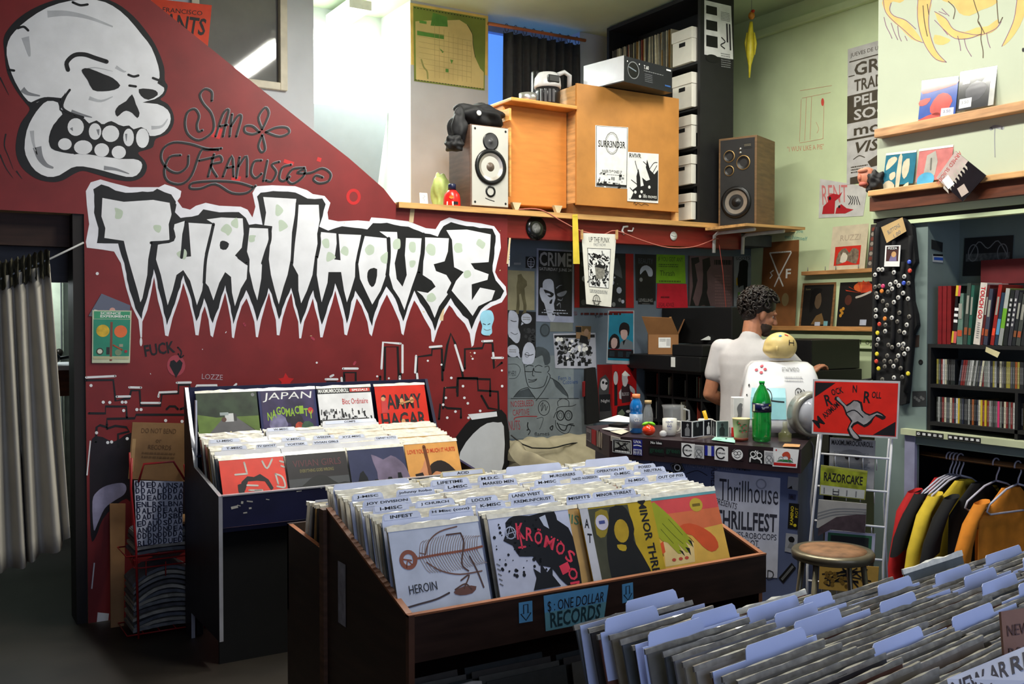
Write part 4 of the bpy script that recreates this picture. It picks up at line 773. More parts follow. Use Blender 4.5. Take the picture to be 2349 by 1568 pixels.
def fly(a,A):
    S_ = mat((186,184,190),0.6)
    a.rect(0.0,0.0,0.37,A,mat((120,8,12),0.6),1.2); a.poly([(0.02,0.5),(0.06,0.28),(0.2,0.2),(0.3,0.32),(0.28,0.6),(0.34,0.9),(0.36,A),(0.04,A)],mat((60,60,62),0.6),1.5); a.disc(0.16,0.4,0.09,S_,2,0.12); a.disc(0.14,0.36,0.03,DK,2.4); a.disc(0.22,0.38,0.03,DK,2.4); a.rect(0.04,0.6,0.28,0.34,DK,2.2); a.text('Night',0.08,0.7,0.22,0.08,S_,2.6)
    a.rect(0.42,0.14,0.08,0.7,DK,2); a.disc(0.46,0.28,0.06,S_,2.1,0.14)
    a.poly([(0.62,0.2),(0.72,0.15),(0.78,0.2),(0.76,0.28),(0.78,0.34),(0.72,0.46),(0.64,0.42)],S_,2.4,2); a.poly([(0.62,0.2),(0.7,0.13),(0.79,0.2),(0.84,0.24),(0.66,0.24)],WHITE,2.7); a.poly([(0.62,0.44),(0.78,0.4),(0.88,0.46),(0.84,0.6),(0.84,0.78),(0.62,0.8),(0.58,0.6)],mat((50,30,36),0.6),2.3); a.poly([(0.54,0.58),(0.6,0.5),(0.6,0.72),(0.55,0.7)],S_,2.5); a.poly([(0.82,0.44),(0.94,0.52),(0.96,0.62),(0.88,0.74),(0.86,0.7),(0.92,0.62),(0.84,0.56)],S_,2.5,2)
    a.text('BLOOD',0.62,0.58,0.18,0.07,S_,3); a.poly([(0.74,0.02),(0.98,0.0),(0.9,0.16),(0.84,0.1)],DK,2); a.poly([(0.5,0.86),(0.96,0.84),(0.98,A),(0.46,A)],DK,2); a.poly([(0.5,1.0),(0.62,0.92),(0.7,1.02),(0.6,1.1)],mat((100,110,90),0.6),2.5); a.disc(0.78,0.98,0.06,S_,2.6,0.03)
pos('poster','red poster with a capped figure behind the blue drink bottle','poster',((1370,836),(1460,835),(1460,958),(1372,966)),mat((170,16,20),0.6),fly)
# drawings on the slate wall
mb = MB(); a = Art(mb,lambda u,v,l=0.0: py(u,v,PW+0.002-l)); a.l = 1
def d3(p): return [(1160+x*.2041,780+y*.2041) for x,y in p]
DR = mat((34,38,42),0.7); SH_ = mat((62,70,76),0.7,var=0.2)
a.rect(1166,815,150,98,mat((118,128,134),0.6),0.2); a.rect(1166,914,195,92,mat((122,130,134),0.6),0.2)
a.poly(d3([(200,260),(195,190),(290,160),(330,80),(420,80),(490,140),(500,250),(440,280),(420,190),(400,170),(340,200),(250,220)]),SH_,1,2)
a.poly(d3([(90,640),(150,570),(250,540),(330,640)]),SH_,1); a.poly(d3([(520,420),(620,500),(690,600),(700,640),(640,600),(560,520)]),SH_,1)
for s in ([(205,260),(215,330),(222,400),(240,480),(270,530),(340,540),(420,520),(450,470),(470,400)],[(225,300),(260,280),(310,290)],[(330,300),(370,280),(410,295)],[(215,350),(300,350),(315,310),(325,350),(400,360)],[(310,320),(300,390),(320,400)],[(255,440),(300,450),(350,435)],[(260,470),(310,465),(345,445)],[(440,300),(480,290),(490,330),(470,360)],[(480,370),(500,420),(430,560),(340,680)],[(90,640),(160,560),(250,530)],[(250,530),(330,650)],[(500,420),(600,480),(690,600),(700,650)],[(60,655),(480,655)],[(600,655),(820,655)]): a.stroke(d3(s),1.6,DR,1.4)
a.stroke(d3([(30,270),(120,270),(165,330),(120,420),(40,430)]),1,DR,1.4); a.text('MY HERO!',1166,850,18,12,DR,1.4)
for t_,x,y,w,h,m_ in (('Fern is',1281,862,28,9,mat((40,70,120),0.7)),('Cobblers',1291,871,34,9,mat((40,70,120),0.7)),('NOSEBLEED',1172,918,52,14,mat((150,50,60),0.7)),('CAPTIVE',1176,938,38,14,mat((150,60,70),0.7)),('NUTS',1167,964,26,22,mat((150,60,70),0.7)),('flames',1226,990,34,9,DR)): a.text(t_,x,y,w,h,m_,1.4,-0.06)
a.stroke(d3([(95,890),(110,870),(200,855),(350,855)]),2,mat((160,40,46),0.7),1.4)
a.ring(*d3([(430,760)])[0],13,1.4,DR,1.4,17); a.stroke(d3([(390,740),(420,700),(400,800),(440,720),(450,790),(470,740)]),1.2,DR,1.4)
for x in (615,705): a.ring(*d3([(x,845)])[0],8.2,2.6,DR,1.4,11); a.ring(*d3([(x,845)])[0],4,1,DR,1.4,6)
for s,w in (([(590,740),(585,690),(640,655),(705,680),(710,740)],1.4),([(570,790),(600,750),(740,740),(790,720)],1.4),([(560,900),(570,980),(640,1040),(700,1040),(740,960)],1.3),([(580,930),(620,1000),(670,1010),(700,950),(770,960)],2.6),([(600,940),(680,960),(720,940),(760,940)],1.6),([(540,870),(560,820),(580,800)],1.6),([(500,980),(530,960),(520,1010),(500,990)],2.4),([(250,925),(245,960),(255,1000),(240,1010)],2.6),([(250,990),(275,1020),(255,1060)],2),([(350,880),(420,870),(400,960),(380,1000)],1)): a.stroke(d3(s),w,DR,1.4)
a.text('PROHIBITED',1298,716,26,8,mat((110,30,44),0.7),1.4,-0.15); a.text('Yum',1364,720,18,8,DR,1.4,-0.2); a.disc(1250,757,12,mat((70,80,88),0.7),1.2,16); a.ring(1250,757,10,1.5,DR,1.4,13); a.rect(1262,738,52,22,mat((112,116,110),0.6),1.2)
a.rect(1179,602,16,5,mat((140,146,156),0.6),1.2)
mb.build('wall_drawings',wb)
def fly(a,A): a.lines(0.2,0.1,0.6,A*0.8,9,GREY)
sheet('paper_strip','torn white paper strip at the edge of the red wall','paper',cpx(1,5.70,(1166,545),(1171,546),(1169,611),(1166,611)),WHITE,fly)
# black cloth hanging in front of the drawings
t = thing('cape','black cloth with a red lining hanging before the drawings by the counter end','cloth',py(1352,850,5.85))
mb = MB(); q = [py(u,v,5.84) for u,v in ((1345,845),(1366,842),(1372,900),(1376,968),(1346,974),(1344,900))]; mb.prism(q,(0,0.03,0),mat((10,10,11),0.9)); mb.build('cloth',t,bev=0.006)
mb = MB(); mb.prism([py(u,v,5.85) for u,v in ((1339,876),(1346,872),(1346,905),(1339,910))],(0,0.02,0),mat((110,10,14),0.8)); mb.build('lining',t)
# couch under a beige sheet
def blanket(name,x0,x1,y0,y1,hf,mt,parent=None,n=44,m=30):
    mb = MB(); vs = []
    for i in range(n+1):
        for j in range(m+1):
            x,y = x0+(x1-x0)*i/n,y0+(y1-y0)*j/m; vs.append((x,y,hf(i/n,j/m)))
    mb.add(vs,[(i*(m+1)+j,(i+1)*(m+1)+j,(i+1)*(m+1)+j+1,i*(m+1)+j+1) for i in range(n) for j in range(m)],mt,True)
    o = mb.build(name,parent); return o
BEI = mat((146,138,114),0.85,var=0.18,scale=7,bump=0.15)
t = thing('couch','low couch under a rumpled beige sheet behind the record island','couch',(3.9,5.5,0))
rr = random.Random(5)
def rump(x,y): return 0.008*math.sin(7*x+4*y)+0.004*math.sin(19*x-6*y)+0.004*math.sin(9*y+11*x*y)
mb = MB(); ring = []
N = 60
def sec(u):   # drape profile, front floor -> seat -> back top -> behind
    return [(5.02,0.02),(5.0,0.25),(5.03,0.5),(5.1,0.56),(5.3,0.57),(5.5,0.58),(5.6,0.66),(5.66,0.75),(5.74,0.785),(5.82,0.76),(5.86,0.6),(5.87,0.02)]
vs = []; P_ = spline(sec(0),n=4); m_ = len(P_)
for i in range(N+1):
    u = i/N; x = 3.43+1.05*u; arm = math.exp(-((u-0.06)/0.08)**2)+math.exp(-((u-0.94)/0.08)**2)
    for y,z in P_:
        f = 1 if z > 0.4 else 0.3
        vs.append((x+0.02*math.sin(17*z+9*u)*f,y+rump(u*2,z*3)*1.2,max(0.01,z+rump(u*3,y*2)*f+(0.16*arm if 5.05 < y < 5.6 and z > 0.5 else 0))))
mb.add(vs,[(i*m_+j,(i+1)*m_+j,(i+1)*m_+j+1,i*m_+j+1) for i in range(N) for j in range(m_-1)],BEI,True)
for e in (0,N): mb.poly([vs[e*m_+j] for j in range(m_)],BEI)
mb.build('sheet_cover',t)
mb = MB(); mb.tube([(3.45+0.9*k/12,5.62-0.03*math.sin(k*0.6),0.735+0.008*math.sin(k*1.1)+(0.10 if k == 0 else 0.03 if k == 1 else 0)) for k in range(13)],0.005,BLACK,6); tag(mb.build('cable'),'thin black cable lying along the top of the beige couch','cable')
# cubby unit and things on it
CXF = 4.86
t = thing('cubby_shelf','black cubby shelf of small discs behind the counter, against the slate wall','shelf',(5.0,5.5,0))
ys = [5.14+0.158*k for k in range(6)]; zs = [0.46+0.19*k for k in range(5)]
for y in ys: mb = MB(); mb.box((CXF,y-0.008,0),(5.14,y+0.008,1.22),BKW); mb.build('divider',t)
for z in [0.27]+zs: mb = MB(); mb.box((CXF+0.002,5.132,z-0.009),(5.14,5.938,z+0.009),BKW); mb.build('shelf',t)
mb = MB(); mb.box((5.14,5.132,0),(5.155,5.938,1.23),BKW); mb.build('back_panel',t)
mb = MB(); mb.box((CXF-0.01,5.125,1.22),(5.16,5.945,1.24),BKW); mb.build('top',t)
rr = random.Random(9); CC = [(120,120,116),(60,64,70),(150,60,46),(90,100,96),(170,170,160),(40,44,50),(110,84,60),(200,196,180)]
for i in range(5):
    for z in zs[:-1]:
        y = ys[i]+0.014
        for k in range(rr.randint(3,6)):
            th = rr.choice((0.004,0.006,0.012)); h = rr.uniform(0.12,0.16)
            if y+th > ys[i+1]-0.014: break
            mb = MB(); mb.box((CXF+rr.uniform(0.02,0.08),y,z+0.01),(5.1,y+th,z+0.01+h),mat(rr.choice(CC),0.5)); o = mb.build('single_record'); y += th+rr.choice((0.001,0.006,0.02))
            tag(o,'small disc sleeve standing in the black cubby shelf behind the counter','record','small discs in the cubby shelf')
t = thing('cardboard_box','open brown cardboard box on the cubby shelf with a white shipping label','box',(4.95,5.75,1.242)); KR = mat((142,98,58),0.7,var=0.1)
mb = MB(); M = frame((4.80,5.80,1.4),R(18))
qf = [Vector((4.66,5.72,z)) for z in (1.2,1.2)]
Mx = Matrix.Translation(pz(1487,812,1.352)) @ Matrix.Rotation(R(-38),4,'Z')
mb.box((0,0,0),(0.223,0.2,0.147),KR,Mx); a = artm(mb,Mx,0,0,0.223,0.147); a.rect(0.34,0.1,0.4,0.34,WHITE,2); a.lines(0.38,0.14,0.2,0.1,3,GREY,3); a.rect(0.6,0.14,0.12,0.24,mat((190,190,190),0.5),3); mb.build('body',t)
for q in ([(0,0,0.147),(0.223,0,0.147),(0.17,-0.05,0.27),(-0.05,-0.05,0.28)],[(0.223,0,0.147),(0.223,0.2,0.147),(0.27,0.2,0.26),(0.27,0.02,0.26)]): mb = MB(); mb.prism([Mx @ Vector(p) for p in q],Mx.to_3x3() @ Vector((0,0.004,0.002)),KR); mb.build('flap',t)
c_ = pz(1589,786,1.432); mb = MB(); mb.prism([c_+Vector(p) for p in ((-0.11,0.14,0),(0.11,-0.10,0),(0.115,-0.1,0.22),(-0.115,0.14,0.2))],(0.006,0.006,0),mat((150,110,64),0.7)); tag(mb.build('cardboard_sheet'),'flat brown cardboard sheet standing right of the open box','cardboard')
t = thing('equipment_case','large black equipment case behind the person','case',(5.1,5.3,1.24))
mb = MB(); mb.box((4.70,5.14,1.241),(5.14,5.93,1.35),mat((14,14,15),0.5)); mb.build('body',t,bev=0.008)
mb = MB(); mb.box((4.72,5.14,1.35),(5.14,5.46,1.43),mat((14,14,15),0.5)); mb.build('lid',t,bev=0.006)
mb = MB(); mb.box((5.02,5.16,1.43),(5.14,5.93,1.70),mat((11,11,12),0.6)); mb.build('upper_unit',t,bev=0.006)
mb = MB(); mb.box((4.694,5.40,1.27),(4.70,5.44,1.34),WHITE); mb.build('label_tag',t)
q = [pz(u,v,1.4305) for u,v in ((1590,787),(1643,789),(1645,782),(1592,780))]; mb = MB(); mb.prism(q,(0,0,0.03),mat((190,192,188),0.6)); mb.prism([q[1]+Vector(p) for p in ((-0.08,0.08,0.03),(-0.04,0.04,0.06),(0,0,0.03))],(0.03,0.03,0),mat((200,202,198),0.6)); tag(mb.build('paper_wad'),'folded white paper lying on the black equipment case','paper')
c_ = pz(1600,852,1.242); mb = MB(); mb.prism([c_,c_+Vector((0.15,-0.16,0)),c_+Vector((0.2,-0.16,0.16)),c_+Vector((0.06,-0.0,0.02))],(0.006,0.006,0.004),mat((34,34,36),0.4)); mb.tube([c_,c_+Vector((0.2,-0.16,0.165))],0.005,CHR,6); tag(mb.build('laptop'),'thin dark open lid tilted up beside the person','laptop')
mb = MB(); mb.box(px(1690,670,5.85),px(1713,768,5.95)+Vector((0,0,0)),mat((104,150,70),0.6)); 
o = mb.build('green_board'); tag(o,'narrow green board standing behind the dark-haired person','board')
# ================================================================== counter and what stands on it
ZC = 1.0
P0,P1,P3,P4 = pz(1344,975,ZC),pz(1398,997,ZC),pz(1838,1028,ZC),pz(1862,1000,ZC)
EC = (P3-P1).normalized(); NC = Vector((-EC.y,EC.x,0)); NC = NC if NC.dot(-P1) > 0 else -NC    # EC runs right along the front, NC faces the viewer
BKc = -NC
P5 = P4+BKc*0.35; P6 = P0+BKc*0.22+EC*0.1
t = thing('counter','shop counter with a sticker-covered edge and slate blue front','counter',(P1+P3)/2-Vector((0,0,1)))
mb = MB(); top = [P0,P1,P3,P4,P5,P6]; mb.prism([p-Vector((0,0,0.005)) for p in top],(0,0,-0.115),mat((52,40,44),0.3,var=0.2,scale=8),mat((44,30,34),0.45,var=0.3,scale=10)); o = mb.build('countertop',t,bev=0.004); o['label'] = 'dark glossy countertop with a deep sticker-covered edge'
ins = lambda p: p
base = [P0+EC*0.03+BKc*0.06,P1+EC*0.02+BKc*0.05,P3-EC*0.03+BKc*0.05,P4-EC*0.03+BKc*0.03,P5-EC*0.02-BKc*0.03,P6+EC*0.05]
mb = MB(); mb.prism([Vector((p.x,p.y,0.0)) for p in base],(0,0,0.88),mat((84,94,128),0.55,var=0.2,scale=3)); mb.build('cabinet',t)
FP = base[1]; FN = NC
def cfx(q,off=0.002,fas=True):
    p0 = (P1 if fas else FP)+NC*off; return [onplane(u,v,p0,NC) for u,v in q]
def stick(name,label,q,body,art=None,fas=True,off=0.002,cat='sticker'): return sheet(name,label,cat,cfx(q,off,fas),body,art,th=0.001)
# stickers along the edge
E2 = (P1-P0).normalized(); N2 = Vector((-E2.y,E2.x,0)); N2 = N2 if N2.dot(-P0) > 0 else -N2
def c2x(q): return [onplane(u,v,P0+N2*0.002,N2) for u,v in q]
sheet('sticker','dark red sticker on the short left edge of the counter','sticker',c2x([(1357,984),(1367,987),(1367,1022),(1357,1016)]),mat((170,20,24),0.5),None,0.001)
sheet('sticker','pale sticker with a round seal at the counter corner','sticker',c2x([(1369,988),(1381,993),(1381,1028),(1369,1023)]),mat((170,160,140),0.5),lambda a,A: a.ring(0.5,A*0.5,0.3,0.08,INK,ry=0.5),0.001)
sheet('sticker','grey scuffed sticker at the far left of the counter edge','sticker',c2x([(1345,981),(1356,985),(1356,1015),(1345,1008)]),mat((130,124,124),0.5),lambda a,A: a.lines(0.1,0.2,0.8,A*0.6,5,INK),0.001)
stick('sticker','white text sticker below the white papers',[(1401,998),(1404+19,1003),(1423,1017),(1401,1010)],mat((190,182,166),0.5),lambda a,A: a.lines(0.08,0.1,0.84,A*0.7,3,GREY))
def fly(a,A): a.rect(0.03,0.03,0.94,A-0.06,INK,1.2); a.rect(0.12,0.1,0.82,A*0.62,mat((150,152,146),0.6),1.5); rr = random.Random(1); [a.stroke([(rr.uniform(0.15,0.9),0.14),(rr.uniform(0.15,0.9),0.5),(rr.uniform(0.15,0.9),A*0.65)],0.035,INK,2) for _ in range(9)]; a.lines(0.14,A*0.78,0.8,A*0.15,1,WHITE,2,0.8)
stick('sticker','black and white skull-patterned sticker, first big one on the counter edge',[(1405,1006),(1448,1010),(1449,1042),(1405,1036)],WHITE,fly)
def fly(a,A): a.text('UVA',0.1,0.08,0.8,0.28,WHITE,2,bold=True); a.stroke([(0.1,0.6),(0.5,0.55),(0.9,0.62)],0.1,WHITE,2); a.rect(0.06,0.95,0.88,A-1.0,WHITE,1.5); a.text('vena',0.12,0.98,0.76,0.3,mat((24,30,120),0.5),3,bold=True); a.text('cava',0.12,1.32,0.76,0.24,mat((24,30,120),0.5),3,bold=True)
stick('sticker','blue and white tall sticker beside the skull-patterned one',[(1452,1007),(1473,1009),(1473,1045),(1452,1043)],mat((30,38,130),0.5),fly)
stick('sticker','small black sticker with white script at the top of the counter edge',[(1491,1010),(1520,1012),(1520,1019),(1491,1017)],BLACK,lambda a,A: a.text('No Idea',0.06,0.04,0.88,A*0.85,WHITE,bold=True))
for k,(u,w_) in enumerate(((1488,36),(1526,36))): stick('sticker','black die-cut sticker with dark green lettering, ' + ('left of its twin' if k == 0 else 'right of its twin'),[(u,1023+k*1.5),(u+w_,1026+k*1.5),(u+w_,1046+k*2),(u,1041+k*2)],BLACK,lambda a,A: a.text('green',0.06,0.12,0.88,A*0.6,mat((20,60,44),0.5),bold=True))
for u,l in ((1563,'first'),(1639,'second')):
    stick('sticker','white square sticker with a black open ring and COMPLAINTS, the %s from the left' % l,[(u,1015+(u-1563)*0.085),(u+31,1018+(u-1563)*0.085),(u+31,1051+(u-1563)*0.085),(u,1047+(u-1563)*0.085)],WHITE,lambda a,A: (a.ring(0.46,A/2,0.33,0.1,INK,ry=0.38,a0=0.7,a1=5.6),a.text('COMPLAINTS',0.2,A*0.44,0.6,0.11,INK,bold=True)))
for u,v,l in ((1592,1019,'beside the first open ring'),(1753,1033,'beside the bear flag')):
    stick('sticker','white sticker with a crossed-out circle and small print, ' + l,[(u,v),(u+23,v+2),(u+23,v+33),(u,v+30)],mat((205,205,205),0.5),lambda a,A: (a.lines(0.1,0.1,0.8,0.4,4,GREY),a.ring(0.5,A*0.66,0.34,0.06,GREY,ry=0.42),a.stroke([(0.28,A*0.5),(0.72,A*0.85)],0.06,GREY),a.stroke([(0.7,A*0.5),(0.3,A*0.85)],0.06,GREY)))
stick('sticker','blue and white striped sticker on the counter edge',[(1617,1021),(1638,1023),(1638,1046),(1617,1044)],mat((200,202,210),0.5),lambda a,A: (a.rect(0,0,0.3,A,mat((30,40,150),0.5)),a.rect(0.7,0,0.3,A,mat((30,40,150),0.5))))
def fly(a,A): a.disc(0.5,A/2,0.48,WHITE,1.5,A*0.5); a.ring(0.36,A*0.42,0.15,0.05,INK,2); a.ring(0.66,A*0.38,0.15,0.05,INK,2); a.stroke([(0.25,A*0.7),(0.5,A*0.82),(0.75,A*0.66)],0.05,INK,2); a.stroke([(0.1,A*0.3),(0.4,A*0.05),(0.8,A*0.02)],0.07,INK,2)
stick('sticker','white die-cut face sticker with round glasses',[(1678,1028),(1705,1030),(1705,1056),(1678,1053)],mat((44,30,34),0.5),fly)
def fly(a,A): a.ring(0.3,A*0.35,0.16,0.06,WHITE,2); a.ring(0.72,A*0.4,0.16,0.06,WHITE,2); a.stroke([(0.1,A*0.95),(0.15,A*0.6),(0.4,A*0.7),(0.55,A*0.62),(0.8,A*0.75),(0.85,A*0.95)],0.09,WHITE,2); a.stroke([(0.4,A*0.2),(0.48,0.05),(0.55,A*0.25),(0.62,0.06)],0.05,WHITE,2)
stick('sticker','black cat-mask sticker with white ringed eyes',[(1717,1030),(1752,1033),(1752,1063),(1717,1059)],BLACK,fly)
def fly(a,A):
    a.rect(0.05,A*0.78,0.9,A*0.15,mat((190,24,24),0.5)); a.poly([(0.15,A*0.72),(0.3,A*0.6),(0.7,A*0.58),(0.85,A*0.72)],mat((40,120,60),0.5)); a.poly([(0.36,A*0.34),(0.44,A*0.2),(0.58,A*0.16),(0.68,A*0.3),(0.7,A*0.5),(0.62,A*0.6),(0.6,A*0.44),(0.48,A*0.4),(0.42,A*0.46)],mat((196,74,50),0.5),2,2); a.ring(0.33,A*0.58,0.09,0.02,GREY,2); a.ring(0.7,A*0.6,0.09,0.02,GREY,2); a.disc(0.12,A*0.12,0.03,mat((190,24,24),0.5))
stick('sticker','white flag sticker with an orange bear on a bicycle and red stripe',[(1774,1026),(1833,1031),(1828,1073),(1772,1069)],WHITE,fly)
# body stickers and the big poster
def fly(a,A):
    IN = mat((50,50,62),0.6)
    a.text('Thrillhouse',0.08,0.1,0.9,0.32,IN); a.text('PRESENTS',0.02,0.42,0.34,0.09,IN,rot=0.18); a.text('THRILLFEST',0.02,0.56,0.95,0.28,IN,bold=True); a.text('THE 3 EYES-ROBOCOPS',0.02,0.87,0.95,0.09,IN); a.text('OWNER PILOT',0.1,0.98,0.6,0.09,IN); a.text('THE ADULTS',0.12,1.08,0.6,0.08,IN); a.text('CANCELLED',0.05,1.42,0.9,0.14,mat((60,60,66),0.6)); a.ring(0.72,0.12,0.07,0.02,mat((150,152,168),0.6))
stick('poster','big handwritten white poster on the counter front',[(1639,1080),(1790,1096),(1783,1325),(1637,1318)],mat((196,198,212),0.6),fly,fas=False,cat='poster')
stick('sticker','square sticker tilted on edge, white print on black, left of the handwritten poster',[(1537,1065),(1560,1056),(1571,1078),(1548,1089)],BLACK,lambda a,A: (a.rect(0.05,0.05,0.9,A-0.1,GREY),a.rect(0.1,0.1,0.8,A-0.2,BLACK),a.ring(0.5,A/2,0.25,0.1,WHITE)),fas=False)
stick('sticker','small black rectangle sticker with white script beside the tilted square',[(1511,1073),(1540,1079),(1538,1087),(1509,1081)],BLACK,lambda a,A: a.text('No Idea',0.08,0.08,0.84,A*0.8,mat((190,190,190),0.5),bold=True),fas=False)
stick('sticker','torn grey sticker high on the counter right of the poster',[(1808,1092),(1832,1095),(1830,1125),(1806,1120)],mat((150,150,152),0.6),lambda a,A: a.poly([(0,A),(0.4,A*0.7),(0.5,A*0.95)],BLACK),fas=False)
stick('sticker','yellow on black vertical sticker right of the handwritten poster',[(1810,1153),(1833,1155),(1830,1214),(1807,1211)],BLACK,lambda a,A: (a.text('KAMINO',0.15-0.75,A*0.42,1.9,0.32,mat((210,190,40),0.5),rot=-R(90),bold=True),a.text('ROT',0.3,A*0.3,1.0,0.26,mat((210,190,40),0.5),rot=-R(90)),a.disc(0.7,A*0.85,0.16,mat((210,190,40),0.5))),fas=False)
stick('photograph','pale photograph of a dark-haired head stuck low on the counter',[(1803,1222),(1830,1226),(1828,1270),(1800,1264)],mat((150,152,158),0.6),lambda a,A: (a.disc(0.5,A*0.3,0.26,BLACK),a.poly([(0.2,A*0.75),(0.4,A*0.45),(0.65,A*0.45),(0.85,A*0.8)],GREY)),fas=False,cat='photo')
stick('sticker','tilted black sticker near the floor of the counter, white lettering',[(1786,1325),(1816,1290),(1826,1302),(1797,1337)],BLACK,lambda a,A: (a.rect(0.06,0.1,0.88,A-0.2,GREY,1.2),a.rect(0.1,0.16,0.8,A-0.32,BLACK,1.5),a.text('MUSIC IS FOR LOVERS',0.14,A*0.32,0.72,A*0.34,GREY,2)),fas=False)
stick('sticker','small dark blue square sticker above the yellow one',[(1810,1132),(1826,1134),(1825,1146),(1809,1144)],mat((44,48,80),0.6),lambda a,A: a.text('R',0.25,0.2,0.5,A*0.6,INK,bold=True),fas=False)
mb = MB(); a = Art(mb,lambda u,v,l=0.0: onplane(u,v,FP+NC*(0.0012+l),NC))
a.text('FRIENDS THINK WEEK',1575,1061,108,15,mat((120,126,150),0.6),1,0.1); a.text('ANGRY',1690,1063,34,16,INK,1,0.1,True); a.text('ASHES',1617,1085,42,14,mat((26,22,28),0.6),1,R(90))
for s in ([(1448,1060),(1465,1074),(1488,1068),(1496,1050)],[(1500,1052),(1500,1080)],[(1452,1078),(1478,1072),(1490,1090),(1515,1100)],[(1575,1086),(1600,1079),(1622,1090)]): a.stroke(s,1.6,INK,1)
a.poly([(1386,1060),(1398,1068),(1398,1084),(1386,1078)],mat((150,30,44),0.6),1)
mb.build('scribbles',t)
# --- objects on the counter (bases found on the top, real sizes)
def cz(u,v): return pz(u,v,ZC)
def clear(rgb,a=0.35,r=0.08): return mat(rgb,r,var=0.04,spec=0.8,alpha=a)
def bottle(name,label,c,prof,mt,parts,cat='bottle'):
    t = thing(name,label,cat,c); mb = MB(); mb.lathe(prof,mt,c,28); mb.build('body',t)
    for nm,pr,m in parts: mb = MB(); mb.lathe(pr,m,c,28); mb.build(nm,t)
    return t
def wrap(mb,c,r,z0,h,ang,w,side=None):
    """art on a cylinder of radius r, centred on the side that faces the room"""
    d = Vector((-c.x,-c.y,0)).normalized(); a0 = math.atan2(d.y,d.x)+ang
    return Art(mb,lambda x,y,l=0.0: c+Vector(((r+l)*math.cos(a0-(0.5-x)*w/r),(r+l)*math.sin(a0-(0.5-x)*w/r),z0+h-y*w)))
GB = mat((10,190,60),0.08,var=0.05,spec=0.9,trans=0.25,alpha=0.9)
c = cz(1747,1012); GRN = mat((16,150,50),0.12,var=0.25,scale=30,spec=0.9,coat=0.6)
pr = [(0.034,0),(0.045,0.006),(0.047,0.03),(0.0465,0.05),(0.048,0.09),(0.046,0.13),(0.0475,0.15),(0.0475,0.195),(0.046,0.205),(0.036,0.24),(0.018,0.275),(0.0125,0.285),(0.0125,0.292)]
t = bottle('soda_bottle','big green soda bottle with a dark blue label on the counter',c,pr,mat((24,170,66),0.08,var=0.2,scale=26,spec=0.9,trans=0.45,coat=0.6),[('label_band',[(0.0483,0.15),(0.0483,0.195)],mat((16,20,60),0.3)),('cap',[(0.0125,0.292),(0.0145,0.293),(0.0145,0.305),(0,0.306)],mat((20,160,60),0.3))])
mb = MB(); a = wrap(mb,c,0.0486,0.15,0.045,0.5,0.06); a.text('Sprite',0.1,0.22,0.6,0.26,mat((200,206,214),0.4),2,-0.2); a.disc(0.82,0.15,0.12,mat((190,190,30),0.4),2,0.08); a.rect(-0.75,0.1,0.25,0.55,mat((210,214,180),0.4),2); mb.build('label_print',t)
c = cz(1459,992); BLU = mat((26,130,214),0.1,var=0.2,scale=24,spec=0.8,trans=0.3,coat=0.5)
t = bottle('drink_bottle','blue sports drink bottle with an orange cap on the counter',c,[(0.03,0),(0.0345,0.006),(0.035,0.06),(0.035,0.105),(0.031,0.115),(0.034,0.125),(0.034,0.15),(0.026,0.172),(0.019,0.182),(0.019,0.19)],BLU,[('label_band',[(0.0356,0.028),(0.0356,0.104)],mat((150,160,176),0.35)),('cap',[(0.02,0.188),(0.0215,0.19),(0.0215,0.21),(0,0.211)],mat((220,130,80),0.45))])
mb = MB(); a = wrap(mb,c,0.0358,0.03,0.07,0.1,0.05); a.text('G2',0.2,0.3,0.6,0.42,WHITE,2,bold=True); mb.build('label_print',t)
c = cz(1476,990)+BKc*0.06; t = bottle('glass_bottle','clear glass bottle with a tan lid behind the blue bottle',c,[(0.024,0),(0.027,0.004),(0.027,0.09),(0.021,0.125),(0.016,0.135),(0.016,0.15)],clear((200,205,205),0.28),[('lid',[(0.019,0.15),(0.019,0.168),(0,0.169)],mat((190,160,110),0.5))])
# tomato toy
c = cz(1488,998); t = thing('tomato_figure','small red tomato figure with green leaves beside the blue bottle','toy',c)
mb = MB(); mb.ball(c+Vector((0,0,0.028)),(0.035,0.035,0.029),mat((226,60,24),0.2,coat=0.6),24,14); mb.build('body',t)
for s in (-1,1): mb = MB(); mb.ball(c+RT*0.017*s+Vector((0,0,0.062)),(0.02,0.012,0.009),mat((120,200,30),0.4),14,8,Matrix.Rotation(-YAW,3,'Z') @ Matrix.Rotation(0.35*s,3,'Y')); mb.build('leaf',t)
# glass pitcher, mug, spinner cup
c = cz(1527,996)+BKc*0.1; t = bottle('pitcher','clear glass pitcher behind the printed mug',c,[(0.05,0),(0.054,0.004),(0.052,0.06),(0.056,0.13),(0.062,0.15)],clear((210,212,212),0.22),[],'pitcher')
mb = MB(); mb.tube([c+RT*x+Vector((0,0,z)) for x,z in ((0.054,0.13),(0.085,0.12),(0.088,0.07),(0.053,0.05))],0.006,clear((215,216,216),0.4),8); mb.build('handle',t)
MUGW = mat((206,204,196),0.2,coat=0.5)
def mug(label,c,r,h,mt,hs=1):
    t = thing('mug',label,'mug',c); mb = MB(); mb.lathe([(r*0.82,0),(r*0.9,0.004),(r,h*0.25),(r,h),(r*0.93,h),(r*0.93,h*0.15),(0,h*0.12)],mt,c,28); mb.build('body',t)
    mb = MB(); mb.tube([c+RT*hs*x+Vector((0,0,z)) for x,z in ((r*0.97,h*0.82),(r*1.5,h*0.8),(r*1.6,h*0.5),(r*1.35,h*0.25),(r*0.95,h*0.2))],0.006,mt,8); mb.build('handle',t); return t
c = cz(1536,997); t = mug('white mug with blue lettering in front of the pitcher',c,0.038,0.088,MUGW)
